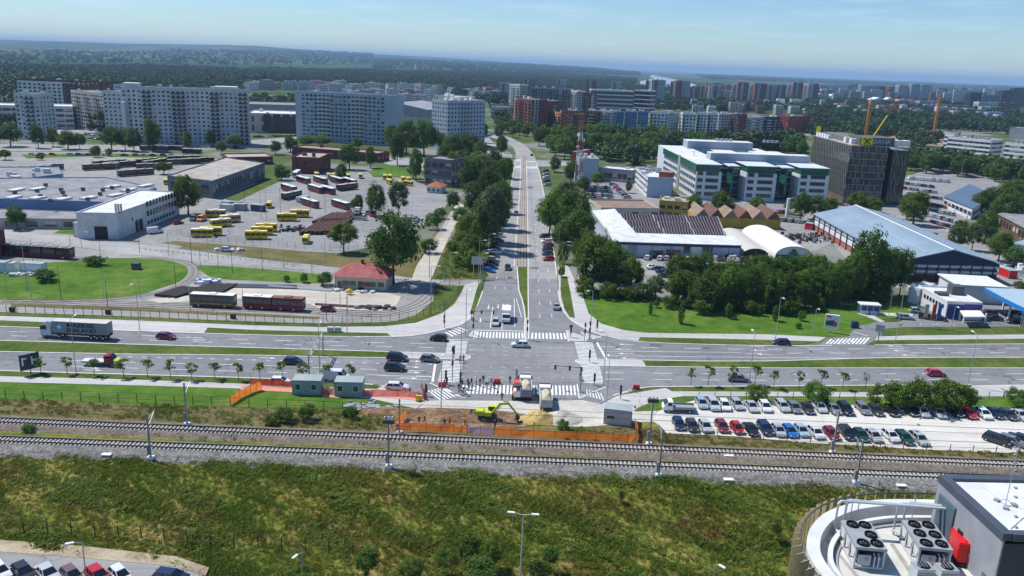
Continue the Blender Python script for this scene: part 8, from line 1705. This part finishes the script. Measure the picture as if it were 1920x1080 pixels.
# ------------------------------------------------------------------ people
def person_mesh(pose):
 J={'pelvis':(0,0,.95),'chest':(0,0,1.3),'neck':(0,0,1.5),'head':(0,.02,1.62),'top':(0,.02,1.75),'lh':(-.1,0,.9),'rh':(.1,0,.9),'lk':(-.11,0,.5),'rk':(.11,0,.5),'la':(-.12,0,.08),'ra':(.12,0,.08),'lf':(-.12,.16,.04),'rf':(.12,.16,.04),'ls':(-.2,0,1.43),'rs':(.2,0,1.43),'le':(-.26,0,1.15),'re':(.26,0,1.15),'lw':(-.25,.1,.9),'rw':(.25,.1,.9)}
 if pose=='walk':J.update(lk=(-.11,.18,.52),la=(-.12,.3,.1),lf=(-.12,.45,.06),rk=(.11,-.05,.5),ra=(.12,-.3,.12),rf=(.12,-.16,.05),lw=(-.26,-.15,.92),rw=(.26,.25,.98),le=(-.27,-.08,1.15),re=(.27,.05,1.15))
 if pose=='bend':
  for k,v in dict(chest=(0,.25,1.15),neck=(0,.42,1.22),head=(0,.52,1.25),top=(0,.63,1.28),ls=(-.2,.38,1.2),rs=(.2,.38,1.2),le=(-.22,.45,.92),re=(.22,.45,.92),lw=(-.15,.6,.7),rw=(.15,.62,.66),pelvis=(0,-.08,.9),lh=(-.1,-.08,.86),rh=(.1,-.08,.86),lk=(-.12,.1,.48),rk=(.12,.05,.48)).items():J[k]=v
 if pose=='work':J.update(le=(-.26,.18,1.2),re=(.26,.18,1.2),lw=(-.1,.4,1.1),rw=(.12,.4,1.05),lk=(-.14,.06,.5),rk=(.16,.0,.5),la=(-.18,0,.08),ra=(.2,-.05,.08),lf=(-.2,.16,.04),rf=(.22,.12,.04))
 Rr=dict(pelvis=.15,chest=.17,neck=.06,head=.10,top=.08,lh=.09,rh=.09,lk=.065,rk=.065,la=.05,ra=.05,lf=.05,rf=.05,ls=.07,rs=.07,le=.05,re=.05,lw=.04,rw=.04)
 E=[('pelvis','chest'),('chest','neck'),('neck','head'),('head','top'),('pelvis','lh'),('pelvis','rh'),('lh','lk'),('rh','rk'),('lk','la'),('rk','ra'),('la','lf'),('ra','rf'),('chest','ls'),('chest','rs'),('ls','le'),('rs','re'),('le','lw'),('re','rw')]
 for s,w_ in (('l','lw'),('r','rw')):# palm and five fingers
  w=Vector(J[w_]);d=(w - Vector(J[s+'e'])).normalized();J[s+'p']=tuple(w+d*.07);Rr[s+'p']=.03;E.append((w_,s+'p'))
  for k in range(5):J[f'{s}{k}']=tuple(w+d*(.15 if k else .09)+Vector(((k - 2)*.022,.01,-.0 if k else .02)));Rr[f'{s}{k}']=.009;E.append((s+'p',f'{s}{k}'))
 ks=list(J);me=bpy.data.meshes.new('person');me.from_pydata([J[k] for k in ks],[(ks.index(a),ks.index(b)) for a,b in E],[]);o=bpy.data.objects.new('person_source',me);COL.objects.link(o)
 o.modifiers.new('s','SKIN');
 for i,k in enumerate(ks):me.skin_vertices[0].data[i].radius=(Rr[k],)*2
 me.skin_vertices[0].data[0].use_root=True
 sb=o.modifiers.new('d','SUBSURF');sb.levels=1;bpy.context.view_layer.update()
 out=bpy.data.meshes.new_from_object(o.evaluated_get(bpy.context.evaluated_depsgraph_get()));bpy.data.objects.remove(o);out.name='person'
 hd_=Vector(J['neck']);hand=[Vector(J['lw']),Vector(J['rw'])];pel=Vector(J['pelvis']);mi=[]
 for f in out.polygons:
  c=f.center;m=1
  if c.z<.12:m=3
  elif c.z<pel.z - .0 and not any((c - h_).length<.22 for h_ in hand) and abs(c.x)<.24:m=0
  if (c - Vector(J['head'])).length<.17 and (c - pel).length>.6:m=2
  if (c - Vector(J['top'])).length<.10:m=4
  if any((c - h_).length<.05 for h_ in hand) or any((c - Vector(J[s+'p'])).length<.12 for s in 'lr'):m=2
  mi.append(m)
 return out,mi
SKIN=M('skin',(.45,.27,.19),.6);HAIR=M('dark_hair',(.03,.02,.015),.7);BOOT=M('boots',(.03,.025,.02),.7)
OUT=dict(vest=(M('navy_trousers',(.02,.03,.06),.8),M('orange_vest',(.80,.16,.03),.7),M('white_helmet',(.75,.75,.72),.5)),dark=(M('navy_trousers',(.02,.03,.06)),M('dark_shirt',(.03,.035,.05),.8),HAIR),blue=(M('jeans',(.06,.10,.20),.8),M('dark_jacket',(.03,.035,.05),.8),HAIR),grey=(M('grey_trousers',(.10,.10,.10),.8),M('olive_shirt',(.10,.11,.07),.8),HAIR),white=(M('navy_trousers',(.02,.03,.06)),M('white_shirt',(.60,.60,.58),.8),HAIR))
pm_cache={};pose_cache={}
def person(px,py,pose,outfit,label,rz,group,z=.08):
 k=(pose,outfit)
 if pose not in pose_cache:pose_cache[pose]=person_mesh(pose)
 if k not in pm_cache:
  me,mi=pose_cache[pose];me=me.copy();tr,sh,hat=OUT[outfit];me.materials.clear()
  for m_ in (tr,sh,SKIN,BOOT,hat):me.materials.append(m_)
  me.polygons.foreach_set('material_index',mi);me.polygons.foreach_set('use_smooth',[True]*len(mi));pm_cache[k]=me
 o=bpy.data.objects.new('person',pm_cache[k]);o.location=G(px,py,z);o.rotation_euler=(0,0,rz);link(o);return tag(o,label,'person',group)
rnd=random.Random(31)
TR=[(786,797,'work','dark','worker in dark clothes at the left end of the trench'),(796,795,'work','vest','worker in orange vest, second from the left in the trench'),(834,797,'bend','dark','worker in dark clothes bending over the trench left of the orange one'),(843,796,'work','vest','worker in orange vest digging beside the bending one'),(872,797,'bend','vest','worker in orange vest and white helmet leaning over the trench'),(928,804,'stand','dark','worker in dark clothes standing at the lilac netting'),(1001,806,'stand','vest','worker in orange vest standing by the yellow sand')]
for x,y,p,o_,l in TR:person(x,y,p,o_,l,rnd.uniform(0,6.28),'workers at the trench')
CW=[(833,725,'stand','blue','person in blue jeans standing at the left crosswalk'),(838,722,'stand','dark','person in dark clothes beside the one in jeans'),(866,726,'work','dark','person in dark clothes leftmost of the group on the lower crosswalk'),(877,724,'stand','dark','person in black standing near the wheelbarrows'),(884,723,'walk','dark','person in black walking right of the first pair'),(900,724,'work','grey','worker in olive shirt in the middle of the crosswalk group'),(906,718,'stand','dark','worker standing a little behind the crosswalk group'),(916,724,'work','white','worker in white shirt in the crosswalk group'),(921,722,'bend','grey','worker in grey bending right of the white shirt'),(926,728,'bend','dark','dark worker kneeling low on the crosswalk bars'),(941,751,'stand','dark','person in black standing alone below the crosswalk'),(956,719,'stand','dark','person in dark clothes left of the farther dump truck'),(869,737,'bend','blue','worker in jeans bending over the white island line'),(873,741,'work','white','worker in white beside the bending one in jeans'),(866,741,'bend','dark','dark worker crouching at the tip of the painted triangle'),(863,680,'walk','dark','pedestrian in dark clothes on the left median nose'),(869,679,'walk','grey','pedestrian in grey beside the dark one on the left median nose'),(1087,712,'stand','blue','person in blue by the long-armed traffic light'),(893,721,'stand','white','person in white shirt standing behind the crosswalk workers'),(911,727,'bend','dark','dark worker bending in the middle of the lower crosswalk'),(879,730,'work','grey','worker in olive shirt nearest the painted triangle'),(860,734,'stand','blue','person in jeans standing left of the crouching group'),(931,722,'stand','vest','worker in orange vest beside the red barrier'),(966,722,'work','vest','worker in orange vest at the milling machine'),(962,735,'work','vest','second worker in orange vest behind the milling machine'),(1688,614,'walk','white','pedestrian in white walking on the filling station drive')]
for x,y,p,o_,l in CW:person(x,y,p,o_,l,rnd.uniform(0,6.28),'people at the junction')

# ------------------------------------------------------------------ near roof with cooling plant
ZR=27.0
def RP(px,py,z=ZR):return G(px,py,z)
OUTER=[(1800,938),(1757,937),(1720,936),(1663,936),(1625,939),(1590,945),(1560,955),(1538,968),(1522,986),(1514,1005),(1513,1027),(1519,1045),(1530,1063),(1547,1085),(1570,1115),(1600,1150)]
out=[RP(*p,ZR+1.1) for p in smooth(OUTER,4)];base0=RP(1640,1010);
bld=thing('curved_roof_building','near building with rounded white parapet roof and wooden fins','building',(base0.x,base0.y,0))
def rel(P):return [Vector((p.x - base0.x,p.y - base0.y,0)) for p in P]
ol=rel(out);east=[Vector((60,ol[-1].y,0)),Vector((60,ol[0].y,0))]
poly=[(p.x,p.y) for p in ol]+[(p.x,p.y) for p in east]
mb=MB();mb.prism(poly,ZR - 1.0,ZR);mb.build('roof_deck',M('roof_cream',(.55,.54,.48),.75,.2,.45,detail=10),bld)
fac=[p for p in ol]
mb=MB();strip(mb,[(p.x,p.y) for p in fac],.5,0,ZR - .2,off=.45);mb.build('curtain_wall',GLASS,bld)
PW=M('parapet_white',(.64,.64,.62),.6,.16,.5,detail=9)
mb=MB();strip(mb,[(p.x,p.y) for p in fac],.95,ZR - .6,ZR+1.1,off=.47);mb.build('parapet',PW,bld)
mb=MB();strip(mb,[(p.x,p.y) for p in fac],.35,ZR+.0,ZR+.55,off=1.75);mb.build('inner_kerb',PW,bld)
mb=MB();strip(mb,[(p.x,p.y) for p in fac],.3,ZR+.01,ZR+.12,off=2.2);mb.build('gutter_strip',GRW,bld)
# wooden fins round the outside
pts=[Vector((p.x,p.y,0)) for p in smooth([(q.x,q.y) for q in fac],1) and fac];acc=0;k=0
finm=MB();finm.add([(-.28,-.05,-14),(.28,-.05,-14),(.28,.05,-14),(-.28,.05,-14),(-.28,-.05,.0),(.28,-.05,.42),(.28,.05,.42),(-.28,.05,.0)],[(0,3,2,1),(4,5,6,7),(0,1,5,4),(1,2,6,5),(2,3,7,6),(3,0,4,7)]);first=None
L=0
for a,b in zip(fac,fac[1:]):
 seg=(b - a).length;d=(b - a).normalized();nrm=Vector((d.y,-d.x,0))
 s=(.85 - L % .85) % .85
 while s<seg:
  p=a+d*s - Vector((-d.y,d.x,0))*.75;rz=math.atan2(d.y,d.x)+R(62)
  if first is None:first=finm.build('wooden_fin',WOOD,bld);first.location=(p.x,p.y,ZR+1.25);first.rotation_euler=(0,0,rz)
  else:share(first,'wooden_fin',bld,(p.x,p.y,ZR+1.25),rz)
  s+=.85
 L+=seg
mb=MB();P_out=[Vector((a.x,a.y,ZR+1.35)) - Vector((-(b - a).normalized().y,(b - a).normalized().x,0))*.55 for a,b in zip(fac,fac[1:])]
for a,b in zip(P_out,P_out[1:]):mb.bar(a,b,.09,.12)
mb.build('steel_rail',STEEL,bld)
# paths on the roof membrane
for q in ([(1548,1012),(1600,1013),(1600,1016),(1556,1016),(1610,1080),(1604,1082)],[(1668,1020),(1676,1020),(1716,1078),(1706,1078)],[(1740,980),(1746,980),(1772,1008),(1766,1010)]):
 P=[RP(*p) - base0 for p in q];mb=MB();mb.prism([(p.x,p.y) for p in P],ZR+.004,ZR+.03);mb.build('walkway_strip',M('walkway_grey',(.34,.32,.28),.9,.15,1),bld)
# dark block on the right
T1,T2=G(1765,890,ZR+4.9),G(1887,1001,ZR+4.9);T3=G(1935,999,ZR+4.9)
A=Vector((T1.x,T1.y,0));B=Vector((T2.x,T2.y,0));d=(A - B).normalized();e=Vector((d.y,-d.x,0));Dl=(A - B).length
blk_=thing('plant_block','dark grey plant block with white flat roof rising from the near roof','building',(B.x,B.y,0),math.atan2(e.y,e.x));HT_=ZR+4.9
LWall=M('fibre_cement_grey',(.30,.30,.32),.75,.12,.6,detail=6);DW=M('anthracite_cladding',(.045,.045,.06),.6,.12,.5)
obox('block_body',.02,26,.02,Dl,20,HT_ - .8,DW,blk_);obox('left_wall',-.12,.0,.0,Dl,20,HT_ - .55,LWall,blk_)
for (x0,x1,y0,y1) in ((-.2,.5,0,Dl),(.5,26,-.1,.5),(.5,26,Dl - .6,Dl+.1)):obox('roof_edge',x0,x1,y0,y1,HT_ - .55,HT_,M('roof_edge_dark',(.07,.085,.11),.5),blk_)
obox('white_roof',.5,26,.5,Dl - .6,HT_ - .4,HT_ - .25,M('white_membrane',(.66,.66,.65),.6,.16,.35,detail=10),blk_)
for k in range(1,6):obox('membrane_seam',.5+k*2.1,.56+k*2.1,.52,Dl - .62,HT_ - .249,HT_ - .243,M('seam_grey',(.50,.50,.49),.8),blk_)
obox('louvre_panel',-.2,-.121,Dl*.66,Dl*.93,HT_ - 4.3,HT_ - 1.3,M('louvre_blue_grey',(.10,.15,.18),.5),blk_)
for k in range(18):obox('louvre_slat',-.26,-.2,Dl*.66,Dl*.93,HT_ - 4.25+k*.162,HT_ - 4.15+k*.162,M('louvre_blue_grey',(.10,.15,.18)),blk_)
obox('vent_grille',-.17,-.121,Dl*.10,Dl*.155,HT_ - 4.6,HT_ - 3.9,M('louvre_blue_grey',(.10,.15,.18)),blk_)
obox('door',-.17,-.121,Dl*.50,Dl*.58,ZR,ZR+2.3,BLACK,blk_)
for i in range(3):
 o=MB();o.bar((1+i*4,1,0),(9+i*4,Dl - 1,0),.03,.03);x=o.build('lightning_wire',GRW,blk_);x.location=(0,0,HT_ - .2)
for i in range(14):x=obox('wire_foot',-.1,.1,-.1,.1,0,.12,GRW,blk_) if i==0 else share(x0_,'wire_foot',blk_,(1.5+i*.9 % 9,1.2+i*1.4,HT_ - .25));x0_=x if i==0 else x0_;x.location=(1.5+i*.9 % 9,1.2+i*1.4,HT_ - .25)
g=G(1885,947,HT_ - .25);o=thing('lightning_mast','thin lightning rod on a small tripod on the white roof','lightning rod',(g.x,g.y,HT_ - .25));P_('rod',GALV,lambda m:m.tube([(0,0,0),(0,0,5.2)],.03,5),o)
for a in (0,2.1,4.2):P_('tripod_leg',GALV,lambda m:m.bar((0,0,.5),(.6*math.cos(a),.6*math.sin(a),.0),.05),o);P_('foot_block',GRW,lambda m:m.box((.65*math.cos(a),.65*math.sin(a),.08),(.35,.35,.16),a),o)
# chillers
CH=M('chiller_grey',(.50,.51,.51),.5,.08,1);CHT=M('chiller_top',(.30,.33,.35),.5,.1,1);FAN=M('fan_black',(.012,.012,.014),.6,.2,2)
def chiller(p_near,p_far,W,label,fans):
 A=RP(*p_near);B=RP(*p_far);d=(B - A).normalized();L=(B - A).length;t=thing('chiller_unit',label,'cooling unit',(A.x,A.y,ZR),math.atan2(d.y,d.x));h=1.85
 # local x runs from the near end to the far end; width to -y
 W_=W
 obox('base_frame',0,L,-W_,0,.05,.25,CH,t);obox('top_deck',-.05,L+.05,-W_ - .05,.05,h - .22,h,CHT,t)
 for x in (0,L/3,2*L/3,L - .12):
  for y in (-.12,-W_):obox('frame_post',x,x+.12,y,y+.12,.25,h - .22,CH,t)
 nb=3
 for i in range(nb):
  xa=L*i/nb+.15;xb=L*(i+1)/nb - .05
  for y in (-.06,-W_+.02):
   mb=MB();mb.add([(xa,y,h - .25),(xb,y,h - .25),((xa+xb)/2+.25,y,.75),((xa+xb)/2 - .25,y,.75),(xa,y+.04,h - .25),(xb,y+.04,h - .25),((xa+xb)/2+.25,y+.04,.75),((xa+xb)/2 - .25,y+.04,.75)],[(0,1,2,3),(7,6,5,4),(0,4,5,1),(1,5,6,2),(2,6,7,3),(3,7,4,0)]);mb.build('coil_panel',M('coil_panel_white',(.62,.62,.60),.6),t)
 obox('coil_core',.3,L - .3,-W_+.35,-.35,.9,h - .25,FAN,t)
 for (x,y) in ((.6,-.6),(1.6,-1.2),(2.6,-.7),(3.4,-1.3)):
  if x<L - .3:mb=MB();mb.tube([(x - .35,y,.55),(x+.35,y,.55)],.26,10);mb.build('compressor',STEEL,t)
 obox('control_box',-.1,.02,-W_*.52,-W_*.1,.4,1.25,M('control_box_grey',(.45,.46,.46),.5),t);obox('control_panel',-.12,-.1,-W_*.45,-W_*.3,.8,1.1,GRW,t)
 for y in (-W_*.66,-W_*.8):mb=MB();mb.tube([(-.03,y,.3),(-.03,y,1.1),(.5,y,1.3)],.06,6);mb.build('pipe',WHITE,t)
 for (u,v) in fans:
  x,y=L*u,-W_*v
  mb=MB();n=20;r=.44
  mb.tube([(x,y,h),(x,y,h+.16)],r,n,0,cap=False);mb.tube([(x,y,h+.16),(x,y,h)],r - .05,n,0,cap=False)
  f=mb.build('fan',FAN,t);mb=MB();mb.tube([(x,y,h+.02),(x,y,h+.09)],.13,10)
  for k in range(7):
   a=k*2*math.pi/7;mb.add([(x+.1*math.cos(a),y+.1*math.sin(a),h+.09),(x+(r - .07)*math.cos(a - .2),y+(r - .07)*math.sin(a - .2),h+.04),(x+(r - .07)*math.cos(a+.3),y+(r - .07)*math.sin(a+.3),h+.1),(x+.1*math.cos(a+.5),y+.1*math.sin(a+.5),h+.09)],[(0,1,2,3)])
  mb.build('fan_blade',FAN,f)
 return t
chiller((1599,1066),(1572,1015),2.15,'cooling unit with five black roof fans, the left one of the pair',[(.14,.28),(.16,.74),(.48,.72),(.84,.28),(.86,.72)])
chiller((1717,1066),(1685,1014),2.3,'cooling unit with six black roof fans, the right one of the pair',[(.14,.26),(.16,.74),(.5,.26),(.5,.74),(.84,.28),(.86,.74)])
def smallac(p,label):
 a=RP(*p);t=thing('condenser_unit',label,'cooling unit',(a.x,a.y,ZR),.05,'small condenser units');obox('casing',-.65,.65,-.5,.5,.1,1.5,CH,t);obox('casing_top',-.66,.66,-.51,.51,1.5,1.56,CHT,t)
 for k in range(6):obox('louvre',-.6,.6,-.53,-.5,.3+k*.18,.4+k*.18,GRW,t)
 mb=MB();mb.tube([(0,0,1.56),(0,0,1.68)],.4,18,0);f=mb.build('fan',FAN,t)
 for k in range(4):mb=MB();mb.bar((-.36+k*.24,-.3,1.7),(-.36+k*.24,.3,1.7),.03);mb.build('fan_guard',GALV,f)
smallac((1724,1096),'small square condenser, the left one at the bottom edge');smallac((1768,1098),'small square condenser, the right one at the bottom edge')
A=RP(1791,1062);B=RP(1765,1010);d=(B - A).normalized();o=thing('generator_box','bright red generator housing beside the grey wall','generator',(A.x,A.y,ZR),math.atan2(d.y,d.x));Lg=(B - A).length
RD=M('generator_red',(.66,.015,.02),.35,.08,1);mb=MB();mb.b2(0,Lg,-1.35,0,.35,2.0);mb.build('housing',RD,o,bevel=.06);obox('skid',-.05,Lg+.05,-1.4,.05,0,.34,BLACK,o);obox('door_panel',-.04,-.003,-1.2,-.7,.45,1.8,RD,o);obox('door_panel',-.04,-.003,-.62,-.12,.45,1.8,RD,o);obox('handle',-.07,-.04,-.72,-.68,1.0,1.25,GALV,o);obox('roof_vent',.3,.8,-1.0,-.4,2.0,2.06,RD,o);obox('roof_vent',Lg - 1.2,Lg - .9,-.8,-.6,2.0,2.15,RD,o)
# pipe runs
PIPE=M('pipe_lagging',(.62,.64,.64),.35,.08,1,metal=.3)
hz=ZR+2.9
def W_(px,py,z=ZR):return tuple(RP(px,py,z))
o=thing('pipe_run','white lagged pipes running from the left cooling unit to the dark block','pipes',RP(1570,1005));o0=o.location.copy()
pl,pr=RP(1567,958,hz) ,RP(1784,962,hz)
for k,(off,h2) in enumerate(((0,0),(.35,.0))):
 a=Vector(RP(1563+k*16,1000 - k*2));top=Vector((a.x,a.y,hz));b=Vector((top.x+14.5 - k*.6,top.y - 1.0 - .35*k,hz))
 P_('pipe',PIPE,lambda m:m.tube([a - o0,top - o0 - Vector((0,0,.25)),top - o0+Vector((.2,0,0)),b - o0],.10,10),o);P_('pipe',PIPE,lambda m:m.tube([a - o0+Vector((0,0,.4)),a - o0+Vector((.9,-2.2,.4))],.12,8),o)
for i in range(2):P_('pipe_support',GALV,lambda m:m.tube([Vector(RP(1590+i*12,995)) - o0,Vector(RP(1590+i*12,995)) - o0+Vector((0,0,2.8))],.04,5),o)
o=thing('pipe_run','white lagged pipes running from the right cooling unit to the dark block','pipes',RP(1680,1005));o0=o.location.copy()
for k in range(2):
 a=Vector(RP(1674+k*15,1002 - k*2));top=Vector((a.x,a.y,hz - .1));b=Vector((top.x+7.6 - k*.6,top.y - .5 - .35*k,hz - .1))
 P_('pipe',PIPE,lambda m:m.tube([a - o0,top - o0 - Vector((0,0,.25)),top - o0+Vector((.2,0,0)),b - o0],.10,10),o);P_('pipe',PIPE,lambda m:m.tube([a - o0+Vector((0,0,.4)),a - o0+Vector((.9,-2.2,.4))],.12,8),o)
P_('pipe_support',GALV,lambda m:m.tube([Vector(RP(1707,985)) - o0,Vector(RP(1707,985)) - o0+Vector((0,0,2.8))],.04,5),o);P_('diagonal_strut',GALV,lambda m:m.bar(Vector(RP(1738,992)) - o0,Vector(RP(1738,992)) - o0+Vector((2.4,1.5,2.8)),.08),o)
# ------------------------------------------------------------------ haze
mb=MB();mb.b2(-30000,30000,-2000,42000,-420,240);hz_=mb.build('haze',[],None);hz_['kind']='stuff'
hm_=bpy.data.materials.new('haze_air');hm_.use_nodes=True;nt=hm_.node_tree;nt.nodes.clear();vo=nt.nodes.new('ShaderNodeVolumePrincipled');ou=nt.nodes.new('ShaderNodeOutputMaterial')
vo.inputs['Color'].default_value=(.46,.70,1.0,1);vo.inputs['Density'].default_value=7.5e-5;vo.inputs['Anisotropy'].default_value=0.0
nt.links.new(vo.outputs[0],ou.inputs['Volume']);hz_.data.materials.append(hm_)
